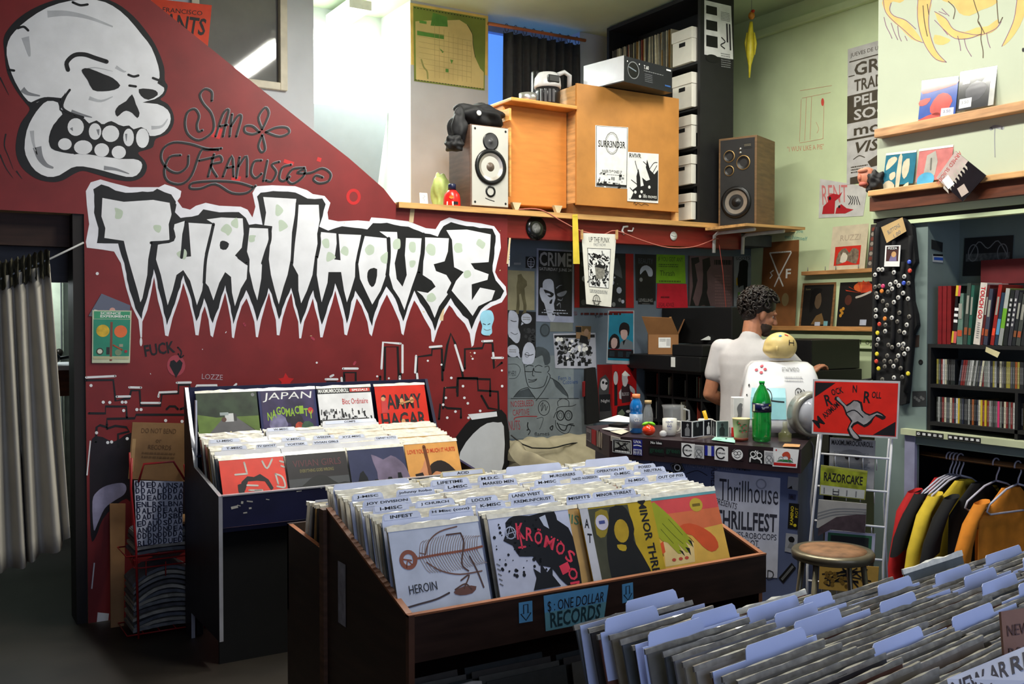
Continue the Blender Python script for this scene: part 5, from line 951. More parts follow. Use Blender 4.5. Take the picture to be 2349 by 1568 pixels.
mb = MB(); a = wrap(mb,c,0.0386,0.02,0.06,0.0,0.05); a.text("HAPPY",0.1,0.06,0.8,0.16,mat((50,60,140),0.5),2,bold=True); a.text('IS A',0.28,0.3,0.44,0.14,mat((50,60,140),0.5),2); a.text('BAD',0.25,0.5,0.5,0.2,mat((50,60,140),0.5),2,bold=True); a.text('DAY',0.3,0.82,0.4,0.16,mat((90,90,160),0.5),2); mb.build('print',t)
c = cz(1521,1000)+NC*0.0; mb = MB(); mb.lathe([(0.012,0),(0.02,0.008),(0.018,0.022),(0.008,0.03),(0,0.031)],clear((225,225,225),0.6),c,18); tag(mb.build('glass_ornament'),'small frosted glass knob in front of the printed mug','ornament')
c = cz(1600,990)+BKc*0.12; t = bottle('dish','white shallow dish behind the folded photo cards',c,[(0.025,0),(0.04,0.012),(0.042,0.06),(0.039,0.06),(0.036,0.02),(0,0.016)],MUGW,[],'dish')
mb = MB(); mb.tube([c+Vector((0,0,0.03)),c+Vector((0.005,0,0.06)),c-RT*0.01+Vector((0,0,0.105))],0.011,mat((226,180,40),0.35),10); tag(mb.build('yellow_marker'),'yellow marker standing in the white dish','marker')
# folded strip of black and white photographs
t = thing('photo_strip','folded zigzag strip of black and white photographs on the counter','photos',cz(1615,1004))
pc = [(1562,1003,960),(1588,1005,962),(1614,1001,964),(1632,999,962),(1643,1004,964),(1672,1003,964)]
pts = [(cz(u,b),b,tt,u) for u,b,tt in pc]
for k in range(5):
    A0,A1 = pts[k],pts[k+1]; h = 0.088
    def fly(a,A,k=k):
        a.rect(0.06,0.05,0.88,A-0.1,mat((24,25,30),0.4) if k < 4 else mat((74,84,86),0.4)); rr = random.Random(k); x = rr.uniform(0.4,0.6)
        a.poly([(x-0.2,A*0.9),(x-0.22,A*0.5),(x-0.06,A*0.36),(x+0.1,A*0.36),(x+0.22,A*0.52),(x+0.2,A*0.9)],(GREY,DK,WHITE,GREY,DK)[k],2); a.disc(x+0.02,A*0.25,0.1,(mat((150,150,150),0.5),GREY,WHITE,GREY,DK)[k],2,0.13)
    sheet('photo',None,None,[A0[0]+Vector((0,0,h)),A1[0]+Vector((0,0,h)),A1[0]+Vector((0,0,0.002)),A0[0]+Vector((0,0,0.002))],WHITE,fly,parent=t)
def lie(name,label,q,body,cat='paper',art=None,z=0.0015,h=0.0012):
    qq = [cz(*p)+Vector((0,0,z+h)) for p in q]; return sheet(name,label,cat,qq,body,art,th=h)
lie('paper','white paper sheets at the far left of the counter',[(1374,966),(1418,952),(1446,958),(1446,969)],WHITE)
mb = MB(); q = [cz(*p) for p in ((1396,978),(1420,980),(1441,977),(1418,973))]; mb.prism(q,(0,0,0.014),BLACK); tag(mb.build('wallet'),'flat black wallet left of the blue bottle','wallet',None)
lie('paper','crumpled receipt in front of the black wallet',[(1400,990),(1430,985),(1443,990),(1425,997)],mat((196,190,172),0.6))
lie('paper','thin white slip beside the black wallet',[(1380,984),(1398,980),(1440,984),(1400,988)],mat((200,200,200),0.6))
lie('card','mint green printed card before the folded photographs',[(1632,1009),(1640,1003),(1686,1005),(1686,1016)],mat((160,220,196),0.5),'card',lambda a,A: (a.text('N',0.25,0.1,0.12,A*0.3,INK),a.lines(0.55,A*0.5,0.3,A*0.2,1,INK)))
lie('coaster','tan worn patch of tape at the counter corner',[(1795,1025),(1800,1018),(1836,1020),(1834,1026)],mat((190,140,90),0.6),'tape')
c = cz(1700,1009); t = thing('mug','cream holly-patterned paper cup with a red base beside the green bottle','cup',c); CRM = mat((222,206,156),0.4)
mb = MB(); mb.lathe([(0.034,0.012),(0.044,0.108),(0.046,0.112),(0.042,0.112),(0.036,0.06),(0,0.05)],CRM,c,28); a = wrap(mb,c,0.041,0.02,0.085,0.1,0.07)
for x,y in ((0.3,0.3),(0.5,0.5),(0.68,0.34),(0.42,0.8),(0.7,0.75),(0.2,0.15)): a.disc(x,y,0.13,mat((70,110,60),0.5),6+x,0.07,rot=x*9); a.disc(x+0.1,y+0.06,0.05,mat((190,60,60),0.5),7+x)
mb.build('body',t)
mb = MB(); mb.lathe([(0.036,0),(0.0365,0.012),(0.0345,0.013),(0,0.013)],mat((120,50,30),0.5),c,28); mb.build('base_rim',t)
c = cz(1682,1004)+BKc*0.05; mb = MB(); mb.box(c+Vector((-0.02,-0.02,0)),c+Vector((0.02,0.02,0.05)),mat((190,40,34),0.5)); tag(mb.build('red_box',bev=0.003),'small red box half hidden behind the cream cup','box')
c = cz(1677,1002)+BKc*0.12; t = thing('milk_carton','tall white carton with a grey bird print behind the cream cup','carton',c)
mb = MB(); Mx = frame(c,R(25)) @ Matrix.Translation((-0.03,0,0)); mb.box((0,0,0),(0.062,0.05,0.2),WHITE,Mx); a = artm(mb,Mx,0,0,0.062,0.2); a.poly([(0.25,2.1),(0.4,1.5),(0.3,1.0),(0.4,0.7),(0.6,0.5),(0.8,0.62),(0.74,0.9),(0.9,1.3),(0.85,1.9),(0.9,2.2),(0.6,2.0)],GREY,2,2); mb.build('body',t,bev=0.004)
# pale dark bottle & small jar near the right end
c = cz(1795,1014)+BKc*0.04; bottle('jar','small clear jar right of the green bottle',c,[(0.03,0),(0.033,0.004),(0.033,0.04),(0.02,0.05),(0.012,0.07),(0.012,0.1)],clear((150,150,100),0.35),[],'jar')
mb = MB(); mb.tube([cz(1806,1002)+Vector((0,0,0.012)),cz(1830,998)+Vector((0,0,0.02)),cz(1850,1004)+Vector((0,0,0.015)),P4+NC*0.02+Vector((0.02,0,-0.05)),P4+NC*0.03+Vector((0.03,0,-0.3)),P4+NC*0.03+Vector((0.03,0,-0.6))],0.005,GREY,8); tag(mb.build('cable'),'grey cable running off the right end of the counter','cable')
# white machine hood with round lamp
c = cz(1762,1000)+BKc*0.2; t = thing('machine_hood','white rounded machine hood with a round grey lamp, covered in doodles','machine',c)
Mx = frame(c,R(40)); WH = mat((226,226,228),0.16,var=0.03,coat=0.8)
bm = bmesh.new(); L = []
secs = [(-0.02,0.02,0.205,0.17),(-0.02,0.06,0.222,0.18),(0.0,0.2,0.212,0.165),(0.03,0.31,0.19,0.135),(0.045,0.362,0.172,0.115),(0.05,0.384,0.145,0.09),(0.05,0.39,0.07,0.04)]
for yo,z,hx,hy in secs:
    rgn = []
    for k in range(32):
        an = 2*math.pi*k/32; cx_,sx_ = math.cos(an),math.sin(an); p = 0.32
        rgn.append(bm.verts.new(Mx @ Vector((hx*math.copysign(abs(cx_)**p,cx_)+0.0,yo+hy*math.copysign(abs(sx_)**p,sx_),z))))
    L.append(rgn)
for i in range(len(L)-1):
    for k in range(32): bm.faces.new((L[i][k],L[i][(k+1) % 32],L[i+1][(k+1) % 32],L[i+1][k]))
bm.faces.new(L[-1]); bm.faces.new(list(reversed(L[0]))); bm.transform(wmat(t).inverted())
me = bpy.data.meshes.new('shell'); bm.to_mesh(me); bm.free(); me.materials.append(WH)
for p in me.polygons: p.use_smooth = True
o = bpy.data.objects.new('shell',me); COL.objects.link(o); o.parent = t
def hood(x,y,l=0.0):   # front skin of the hood: x -1..1, y 0 (bottom)..1 (top of front)
    z = 0.03+0.335*y; i = max(i for i in range(len(secs)-1) if secs[i][1] <= z); s0,s1 = secs[i],secs[i+1]; q = (z-s0[1])/(s1[1]-s0[1])
    yo = s0[0]+(s1[0]-s0[0])*q; hx = s0[2]+(s1[2]-s0[2])*q; hy = s0[3]+(s1[3]-s0[3])*q
    return Mx @ Vector((hx*x,yo-hy*(1-abs(x)**6.25)**0.16-l*3-0.003,z))
mb = MB(); a = Art(mb,hood)
a.patch(-0.8,0.18,0.05,0.66,mat((150,206,216),0.3),1); a.ring(-0.45,0.52,0.16,0.02,INK,2,0.13); a.stroke([(-0.55,0.36),(-0.45,0.68),(-0.33,0.36)],0.02,INK,2,0); a.stroke([(-0.68,0.5),(-0.2,0.46),(0.0,0.45)],0.02,INK,2); a.ring(-0.62,0.24,0.12,0.02,mat((120,40,50),0.5),2,0.1); a.stroke([(-0.72,0.12),(-0.62,0.38),(-0.5,0.14)],0.02,mat((120,40,50),0.5),2,0)
for x,y in ((-0.75,0.94),(-0.6,0.9),(-0.62,1.0),(-0.5,0.95)): a.disc(x,y,0.05,mat((180,20,50),0.4),2,0.02)
a.stroke([(0.3,0.62),(0.38,0.66),(0.46,0.62),(0.44,0.5),(0.36,0.48),(0.3,0.54)],0.015,INK,2,closed=True); a.disc(0.36,0.6,0.02,INK,3); a.disc(0.42,0.6,0.02,INK,3); a.stroke([(0.5,0.5),(0.56,0.58),(0.5,0.64)],0.015,INK,2)
a.text('ELMUNDO',0.0,0.92,0.5,0.06,GREY,2); a.lines(0.05,0.76,0.5,0.1,2,mat((190,190,190),0.4),2); a.disc(-0.88,0.7,0.02,INK,2); a.disc(-0.9,0.55,0.015,INK,2)
mb.build('doodles',t)
lc = hood(0.62,0.28,0.02); ld = Vector((-lc.x,-lc.y,0)).normalized(); Ml = Matrix.Translation(lc) @ (Vector((0,0,1)).rotation_difference((Mx.to_3x3() @ Vector((0.35,-1,0))).normalized()).to_matrix().to_4x4())
mb = MB(); mb.lathe([(0.118,-0.05),(0.118,0.02),(0.112,0.034),(0.096,0.034),(0.092,0.02)],mat((150,148,138),0.3,var=0.1,metal=0.4),seg=40,M=Ml); mb.build('lamp_ring',t)
mb = MB(); mb.lathe([(0.094,0.0),(0.094,0.025),(0.08,0.05),(0.05,0.066),(0.0,0.072)],mat((176,178,190),0.1,var=0.03,coat=1.0),seg=40,M=Ml); mb.lathe([(0.006,0.071),(0.005,0.076),(0,0.077)],BLACK,seg=10,M=Ml); mb.build('lamp_dome',t)
# rubber head lying on the hood
c = Mx @ Vector((0.0,0.0,0.405)); t = thing('doll_head','bald cream rubber head with an H drawn on it, resting on the white hood','head',c)
CRH = mat((214,188,122),0.4,var=0.1,scale=20); mb = MB(); Mh = Matrix.Rotation(-YAW-0.1,3,'Z')
bm = bmesh.new(); bmesh.ops.create_uvsphere(bm,u_segments=32,v_segments=24,radius=1)
for v in bm.verts:
    p = v.co; x,y,z = p.x,p.y,p.z
    k = 1+0.10*math.exp(-((x+0.85)**2+(z+0.25)**2)/0.10)+0.10*math.exp(-((x+0.35)**2+(y+0.9)**2+(z+0.1)**2)/0.03)-0.12*math.exp(-((x+0.8)**2+(z-0.02)**2)/0.02)
    q = Vector((x*0.088*k,y*0.074*k,max(z,-0.8)*0.078*k+0.062)); v.co = Mh @ q + c
a = None; bm.transform(wmat(t).inverted()); me = bpy.data.meshes.new('head'); bm.to_mesh(me); bm.free(); me.materials.append(CRH)
for p in me.polygons: p.use_smooth = True
o = bpy.data.objects.new('head',me); COL.objects.link(o); o.parent = t
def hd(x,y,l=0.0):
    th = x*1.3-0.05; ph = y*1.3; return Mh @ Vector((math.sin(th)*math.cos(ph)*0.0885,-math.cos(th)*math.cos(ph)*0.0745,math.sin(ph)*0.0785+0.0622)) + c + (Mh @ Vector((0,-1,0.2)))*(l+0.001)
mb = MB(); a = Art(mb,hd)
for s in ([(0.42,0.36),(0.36,0.1)],[(0.72,0.34),(0.64,0.06)],[(0.39,0.22),(0.68,0.2)]): a.stroke(s,0.045,INK,2,0)
a.poly([(-0.2,0.62),(-0.1,0.58),(0.05,0.64),(0.0,0.7),(-0.12,0.72)],mat((40,120,170),0.4),2); a.poly([(0.3,0.8),(0.55,0.7),(0.5,0.62),(0.28,0.72)],mat((200,40,40),0.4),2)
mb.build('ink_marks',t)
for z_,s in ((0.045,1),): mb = MB(); mb.ball(c+Mh @ Vector((-0.028,-0.072,0.052)),(0.008,0.008,0.016),CRH,12,8); mb.build('ear',t)
# ------------------------------------------------------------------ magazine rack with red sign, stool
SA,SB_ = pd(1864,868,4.62),pd(2065,873,4.42); er = Vector((SB_.x-SA.x,SB_.y-SA.y,0)).normalized(); nr = Vector((er.y,-er.x,0)); nr = nr if nr.dot(-SA) > 0 else -nr
p0 = (SA+SB_)/2
t = thing('magazine_rack','white wire magazine rack with a red sign on top, beside the closet','rack',(p0.x,p0.y,0))
def rp(u,v,off=0.0):   # rack face, leaning a little back: lower rows come forward
    q = onplane(u,v,p0+nr*off,nr); return q
WW = mat((214,214,218),0.35)
def fly(a,A):
    RD = mat((226,40,28),0.5); a.rect(0.02,0.025,0.96,A-0.05,RD,1.2)
    a.poly([(0.03,0.04),(0.27,0.04),(0.03,0.22)],INK,1.5); a.poly([(0.97,A-0.03),(0.72,A-0.03),(0.97,A-0.2)],INK,1.5)
    a.text('R',0.15,0.18,0.08,0.14,INK,2,-0.3,True); a.text('OCK',0.22,0.1,0.14,0.08,INK,2,-0.3,True); a.text('N',0.47,0.06,0.05,0.09,INK,2,0,True); a.text('R',0.6,0.13,0.08,0.14,INK,2,0.05,True); a.text('OLL',0.69,0.13,0.11,0.08,INK,2,0.05,True)
    a.text('M',0.03,0.46,0.1,0.13,INK,2,-0.75,True); a.text('AXIMUM',0.1,0.34,0.24,0.07,INK,2,-0.78,True)
    B_ = mat((160,156,156),0.5,var=0.3,scale=20)
    for p,m_,l_ in (([(0.3,0.2),(0.4,0.3),(0.48,0.24),(0.58,0.26),(0.6,0.36),(0.68,0.4),(0.76,0.36),(0.86,0.42),(0.82,0.46),(0.74,0.42),(0.7,0.5),(0.62,0.56),(0.54,0.52),(0.48,0.58),(0.56,0.66),(0.6,0.72),(0.5,0.72),(0.42,0.6),(0.46,0.5),(0.4,0.42),(0.36,0.32),(0.26,0.24)],INK,2),([(0.31,0.21),(0.41,0.32),(0.49,0.25),(0.56,0.28),(0.58,0.36),(0.67,0.42),(0.76,0.38),(0.83,0.42),(0.75,0.4),(0.68,0.48),(0.61,0.53),(0.54,0.49),(0.46,0.56),(0.54,0.66),(0.56,0.7),(0.5,0.69),(0.44,0.58),(0.48,0.49),(0.42,0.42),(0.38,0.32),(0.29,0.24)],B_,3)): a.poly(p,m_,l_,2)
    a.stroke([(0.4,0.4),(0.5,0.36),(0.6,0.44)],0.012,INK,4)
sheet('sign',None,None,[rp(*p,0.015) for p in ((1865,869),(2065,874),(2059,1006),(1862,994))],mat((200,200,200),0.5),fly,th=0.004,parent=t)['label'] = 'red sign with black lettering and a leaping figure'
for q in (((1884,996),(1868,1150),(1852,1300),(1845,1352)),((2046,1006),(2036,1150),(2026,1290),(2018,1372))):
    mb = MB(); mb.tube([rp(u,v) for u,v in q[:3]]+[Vector((rp(*q[2]).x,rp(*q[2]).y,0.0))],0.006,WW,8); mb.build('upright',t)
    mb = MB(); mb.tube([rp(q[0][0]-6,q[0][1],-0.10),rp(q[1][0]-8,q[1][1],-0.14),Vector((rp(*q[2]).x,rp(*q[2]).y,0))-nr*0.2],0.005,WW,8); mb.build('rear_leg',t)
for (u0,v0,u1,v1) in ((1884,1040,2043,1052),(1876,1114,2038,1128),(1869,1193,2032,1209),(1858,1270,2026,1284),(1850,1330,2022,1350)):
    mb = MB(); mb.tube([rp(u0,v0),rp(u1,v1)],0.005,WW,8)
    for k in range(1,5): u,v = u0+(u1-u0)*k/5,v0+(v1-v0)*k/5; mb.tube([rp(u,v),rp(u-2,v+30)-nr*0.02],0.0025,WW,6)
    mb.build('shelf_rail',t)
def mag(name,label,q,off,body,art,cat='magazine'): return sheet(name,label,cat,[rp(*p,off) for p in q],body,art,th=0.006)
def fly(a,A): a.text('MAXIMUMROCKNROLL',0.04,0.04,0.92,0.12,INK,bold=True); a.disc(0.5,0.5,0.36,mat((120,120,124),0.5),2,0.26); a.lines(0.1,0.3,0.8,0.4,9,GREY,3); a.disc(0.4,0.42,0.05,INK,4); a.disc(0.62,0.42,0.05,INK,4)
mag('magazine','grey magazine in the top tier of the white rack',((1904,1003),(2008,1010),(2004,1122),(1900,1112)),-0.02,mat((150,150,152),0.5),fly)
def fly(a,A): a.rect(0.0,0.04,1,0.4,mat((140,150,40),0.5,var=0.5,scale=24)); a.text('RAZORCAKE',0.08,0.14,0.84,0.2,INK,2,bold=True); a.rect(0.02,0.44,0.96,A-0.46,mat((180,182,178),0.5),1.4); [a.stroke([(x,0.5),(x,A-0.05)],0.03,GREY,2,0) for x in (0.1,0.3,0.42,0.6,0.8)]; [a.stroke([(0.3,y),(0.42,y)],0.02,INK,2,0) for y in (0.55,0.62,0.69)]
mag('magazine','olive and white magazine in the second tier of the rack',((1883,1066),(1990,1080),(1984,1146),(1880,1134)),0.008,mat((150,152,70),0.5),fly)
def fly(a,A): [a.stroke([(0.0,0.3+0.07*k),(0.4,0.16+0.06*k),(1.0,0.12+0.05*k)],0.02,GREY,2) for k in range(3)]; a.poly([(0.04,0.62),(0.4,0.34),(1,0.2),(1,A),(0.3,A),(0.04,0.8)],mat((66,54,60),0.5,var=0.3,scale=30),1.5)
mag('newspaper','folded grey newspaper sagging in the third tier of the rack',((1878,1145),(1988,1155),(1984,1222),(1873,1210)),0.012,mat((156,154,150),0.6),fly)
def fly(a,A): a.rect(0.06,0.05,0.88,A,mat((60,110,80),0.5),1.2); a.rect(0.12,0.1,0.76,A,mat((44,46,48),0.5),1.5)
mag('magazine','white and green edged magazine behind the stool seat',((1893,1214),(2008,1224),(2004,1290),(1890,1282)),-0.01,mat((190,190,214),0.5),fly)
def fly(a,A):
    rr = random.Random(12); [a.stroke([(rr.uniform(0.04,0.9),rr.uniform(0.03,A-0.1)),(rr.uniform(0.05,0.95),rr.uniform(0.05,A-0.05)),(rr.uniform(0.05,0.95),rr.uniform(0.05,A-0.05))],0.025,INK,2) for _ in range(9)]; [a.disc(rr.uniform(0.1,0.9),rr.uniform(0.08,A-0.08),0.035,mat((110,84,34),0.5),2.5) for _ in range(16)]
mag('magazine','tan comic-covered magazine at the bottom of the rack behind the stool legs',((1880,1292),(2016,1300),(2012,1362),(1878,1350)),0.008,mat((168,134,64),0.5),fly)
sc = pd(1910,1272,4.15); sc = Vector((sc.x,sc.y,0)); t = thing('stool','round metal stool with a worn wooden seat in front of the magazine rack','stool',sc)
STM = mat((120,112,92),0.35,metal=0.6,var=0.2)
zt = 0.645; mb = MB(); mb.lathe([(0.155,zt-0.04),(0.166,zt-0.036),(0.17,zt-0.012),(0.162,zt),(0.135,zt-0.002),(0.13,zt-0.02)],STM,sc,40); mb.build('seat_rim',t)
mb = MB(); mb.lathe([(0.0,zt-0.02),(0.138,zt-0.016),(0.136,zt+0.002),(0.1,zt+0.007),(0,zt+0.008)],mat((128,92,62),0.7,var=0.35,scale=22),sc,36,cap=False); mb.build('seat',t)
for k in range(4):
    an = R(12+90*k); mb = MB(); mb.tube([sc+Vector((0.135*math.cos(an),0.135*math.sin(an),zt-0.03)),sc+Vector((0.215*math.cos(an),0.215*math.sin(an),0.0))],0.012,STM,10); mb.build('leg',t)
mb = MB(); mb.tube([sc+Vector((0.19*math.cos(R(6*k)),0.19*math.sin(R(6*k)),0.2)) for k in range(60)],0.006,STM,8,True); mb.build('foot_ring',t)
# ================================================================== right side: recessed wall, bulkhead, alcove, closet
GX = WX-0.003
def posx(name,label,cat,q,body,art,X=GX,th=0.0015,group=None): return sheet(name,label,cat,cpx(0,X,*q),body,art,th=th,group=group)
# long printed poster, partly behind the bulkhead
BRN = mat((70,62,50),0.6); PG = mat((190,188,188),0.6)
q0 = [px(1946,112,GX),px(2014,92,GX),px(2011,462,GX),px(1934,430,GX)]
TLp,BLp = px(1945,113,GX),px(1934,425,GX); y0,y1 = TLp.y,BLp.y
def pp(u,v,l=0.0): p = px(u,v,GX-l); return p
mb = MB(); W_ = 0.62
zt_,zb_ = TLp.z,BLp.z
mb.box((GX-0.001,y0-W_,zb_),(GX+0.001,y0,zt_),PG)
a = Art(mb,lambda x,y,l=0.0: Vector((GX-0.0012-l,y0-x*W_,zt_-y*W_))); HH = (zt_-zb_)/W_
a.text('JUEVES DE UNA SEMANA',0.04,0.06,0.8,0.06,BRN,bold=False); a.stroke([(0.03,0.16),(0.97,0.16)],0.014,BRN,2,0)
k = HH/2.05
for t_,yy,h,inv in (('GRASA',0.24,0.2,0),('TRADICION',0.49,0.18,0),('PELIGRO',0.74,0.16,1),('SOCIAL',0.94,0.16,1),('mondo',1.17,0.16,2),('VISION',1.43,0.17,0)):
    if inv == 1 and t_ == 'PELIGRO': a.rect(0.0,0.71*k,1.0,0.42*k,BRN,1.1)
    a.text(t_,0.1,yy*k,0.85,h*k,PG if inv == 1 else BRN,2,bold=True,skew=0.0 if t_ != 'VISION' else 0.4)
a.rect(0.0,1.36*k,1.0,0.03*k,BRN,1.2); a.stroke([(0.02,0.42*k),(0.1,0.42*k)],0.012,BRN,2)
for p in ([(0.3,1.75),(0.5,1.64),(0.9,1.62),(1,1.7),(1,1.95),(0.75,1.95),(0.7,1.8),(0.35,1.84)],[(0.05,1.95),(0.45,1.92),(0.5,2.05),(0.05,2.05)]): a.poly([(x,y*k) for x,y in p],BRN,1.5)
a.lines(0.06,1.78*k,0.25,0.12*k,3,BRN,2); a.stroke([(0.1,1.68*k),(0.18,1.64*k),(0.26,1.68*k)],0.01,BRN,2); tag(mb.build('poster'),'tall grey and brown poster on the recessed wall, cut off by the bulkhead','poster')
def fly(a,A):
    RD = mat((176,30,40),0.6); a.text('RENT',0.06,0.06,0.55,0.3,mat((206,120,120),0.6),2,-0.12); a.poly([(0.08,A-0.06),(0.1,A*0.7),(0.2,A*0.58),(0.18,A*0.44),(0.3,A*0.34),(0.44,A*0.36),(0.5,A*0.26),(0.46,A*0.42),(0.36,A*0.54),(0.36,A-0.06)],RD,3); a.poly([(0.38,A-0.06),(0.4,A*0.74),(0.5,A*0.62),(0.62,A*0.74),(0.78,A*0.78),(0.6,A*0.9),(0.56,A-0.06)],RD,3)
    a.disc(0.24,A*0.48,0.03,INK,4); a.disc(0.46,A*0.7,0.025,INK,4); [a.stroke([(0.62+0.05*k_,A*0.36),(0.7+0.04*k_,A*0.5),(0.66+0.06*k_,A*0.62)],0.014,INK,3) for k_ in range(5)]
posx('flyer','white flyer with red figures curling off the green wall','flyer',((1881,410),(1990,428),(1980,495),(1878,500)),mat((200,198,196),0.6),fly)
mb = MB(); a = Art(mb,lambda u,v,l=0.0: px(u,v,GX+0.002-l)); a.l = 1; PK = mat((206,150,120),0.7)
for s in ([(1835,208),(1908,196)],[(1840,225),(1905,212)],[(1838,228),(1834,325)],[(1850,224),(1846,322)],[(1862,222),(1858,320)],[(1890,240),(1888,318)],[(1834,328),(1888,318)],[(1872,280),(1878,295),(1874,305)]): a.stroke(s,0.9,PK,1)
a.text('"I WUV LIKE A PIE"',1806,333,84,12,PK,1,-0.08); a.disc(1887,234,3.4,mat((214,80,66),0.6),1.2,9)
a.text('Make Joe',1800,525,42,9,mat((110,170,160),0.7),1,0.1); a.text('eat himself',1800,540,52,9,mat((110,170,160),0.7),1,0.12)
a.text('LIGHT AREN-DIE',1800,772,106,12,mat((90,92,84),0.6),1.4,0.02); a.text('AY',1912,772,30,16,mat((90,92,84),0.6),1.4); a.text('BY',1955,774,26,15,mat((90,92,84),0.6),1.4); a.text('oj',1985,778,14,16,mat((90,92,84),0.6),1.4)
mb.build('wall_scribbles',bpy.data.objects['wall_right'])
# ledges on the recessed wall
def ledge_(name,u0,v0,v1,yA,yB,h,d,label,X=WX,mt=None):
    z = px(u0,v0,X).z; mb = MB(); mb.box((X-d,yB,z-h),(X,yA,z),mt or wood(196,148,92)); return tag(mb.build(name,bev=0.003),label,'ledge')
z1 = px(1900,620,WX-0.03).z; mb = MB(); mb.box((WX-0.06,4.0,z1-0.03),(WX,px(1850,623,WX).y,z1),wood(180,130,82)); t = mb.build('picture_ledge',bev=0.003); tag(t,'short wooden ledge high on the green wall holding the cream record','ledge')
for u in (1852,1892,1916,1968):
    p = px(u,618,WX-0.06); mb = MB(); mb.tube([(WX-0.055,p.y,z1),(WX-0.055,p.y,z1+0.03)],0.003,GREY,6); mb.build('nail',t)
z2 = px(1900,748,WX-0.03).z; mb = MB(); mb.box((WX-0.07,4.0,z2-0.035),(WX,px(1770,748,WX).y,z2),wood(196,140,84)); tag(mb.build('picture_ledge',bev=0.003),'long wooden ledge holding three dark covers on the green wall','ledge')
def disp(name,label,u0,u1,zb,h,body,art,X=WX-0.03,lean=0.03,cat='record',w=None,off=0.0):
    ya,yb = px(u0,700,X).y,px(u1,700,X).y
    c = [Vector((X+lean-off,ya,zb+h)),Vector((X+lean-off,yb,zb+h)),Vector((X-0.012-off,yb,zb)),Vector((X-0.012-off,ya,zb))]
    return sheet(name,label,cat,c,body,art,th=0.004)
def fly(a,A):
    a.text('RUZZI',0.25,0.22,0.56,0.13,mat((178,160,140),0.5),2); a.rect(0.13,0.48,0.72,0.44,mat((198,44,30),0.5),1.3); a.poly([(0.2,0.9),(0.24,0.62),(0.42,0.52),(0.54,0.64),(0.62,0.54),(0.8,0.6),(0.76,0.9),(0.5,0.82)],mat((120,104,88),0.5,var=0.5,scale=40),2,2); a.poly([(0.36,0.62),(0.5,0.7),(0.46,0.84),(0.3,0.84)],mat((206,196,180),0.5),2.5,2)
disp('record','cream record sleeve with a red panel on the short ledge',1903,1985,z1,0.33,mat((206,192,166),0.5),fly)
disp('record','sleeve seen edge on between the cream record and the badge vest',1990,2003,z1,0.32,mat((70,64,60),0.5),lambda a,A: [a.disc(0.5,A*k/9,0.3,mat((120,60,50) if k % 2 else (150,140,130),0.5),2+k*0.1) for k in range(1,9)])
def fly(a,A): a.rect(0.06,0.05,0.88,A-0.06,mat((26,24,22),0.5),1.2); a.poly([(0.42,0.3),(0.5,0.22),(0.58,0.26),(0.62,0.44),(0.58,0.58),(0.5,0.62),(0.42,0.5)],mat((92,74,56),0.5),2,2); a.poly([(0.3,0.2),(0.45,0.12),(0.62,0.16),(0.56,0.24),(0.44,0.32),(0.4,0.6),(0.28,0.7)],mat((12,11,11),0.5),2.5,2); a.poly([(0.36,A-0.04),(0.5,0.78),(0.66,0.72),(0.78,A-0.04)],mat((110,84,50),0.5),2.2); a.text('loss',0.12,0.12,0.14,0.05,mat((120,110,80),0.5),2); a.rect(0.48,A-0.1,0.16,0.09,PALE,3); a.rect(0.74,A-0.12,0.12,0.11,mat((110,160,170),0.5),3)
disp('record','brown framed dark portrait cover on the long ledge',1835,1912,z2,0.335,wood(130,92,58),fly)
def fly(a,A):
    for k in range(8): t_ = -0.3-k*0.36; a.poly([(0.62,0.26),(0.62+0.5*math.cos(t_+0.1),0.26-0.34*math.sin(t_+0.1)*-1*0.6),(0.62+0.42*math.cos(t_-0.14),0.26+0.3*math.sin(t_-0.14))],mat((190,60,30),0.5,var=0.4,scale=12),2+k*0.1)
    a.disc(0.66,0.12,0.26,mat((206,90,40),0.5),1.6,0.12); a.stroke([(0.5,0.36),(0.66,0.32),(0.88,0.24)],0.05,mat((190,180,170),0.5),4); a.disc(0.28,0.42,0.1,mat((80,40,30),0.5),3,0.12); [a.disc(x,y,0.04,mat((190,130,40),0.5),3) for x,y in ((0.1,0.66),(0.14,0.72),(0.1,0.78),(0.16,0.62))]; a.rect(0.66,A-0.16,0.18,0.13,PALE,4)
disp('record','dark cover with a flaming orange burst beside the badge vest',1921,2003,z2,0.33,mat((22,19,19),0.5),fly)
def fly(a,A):
    a.rect(0.2,0.22,0.6,0.03,WHITE,2); a.stroke([(0.2,0.24),(0.5,0.76),(0.62,0.96)],0.035,WHITE,2,0); a.stroke([(0.8,0.26),(0.52,0.7),(0.38,0.96)],0.035,WHITE,2,0); a.stroke([(0.32,0.62),(0.24,0.66),(0.3,0.72),(0.24,0.78)],0.03,WHITE,2,0); a.text('F',0.68,0.6,0.14,0.2,WHITE,2,bold=True); a.text('MAXIMUM RADIO',0.22,0.225,0.56,0.02,INK,3); a.disc(0.7,1.25,0.1,mat((150,130,90),0.6),1.5,0.14)
disp('board','brown board with white slashed V and F lettering behind the person',1745,1826,z2,0.68,mat((132,84,46),0.6),fly,cat='board')
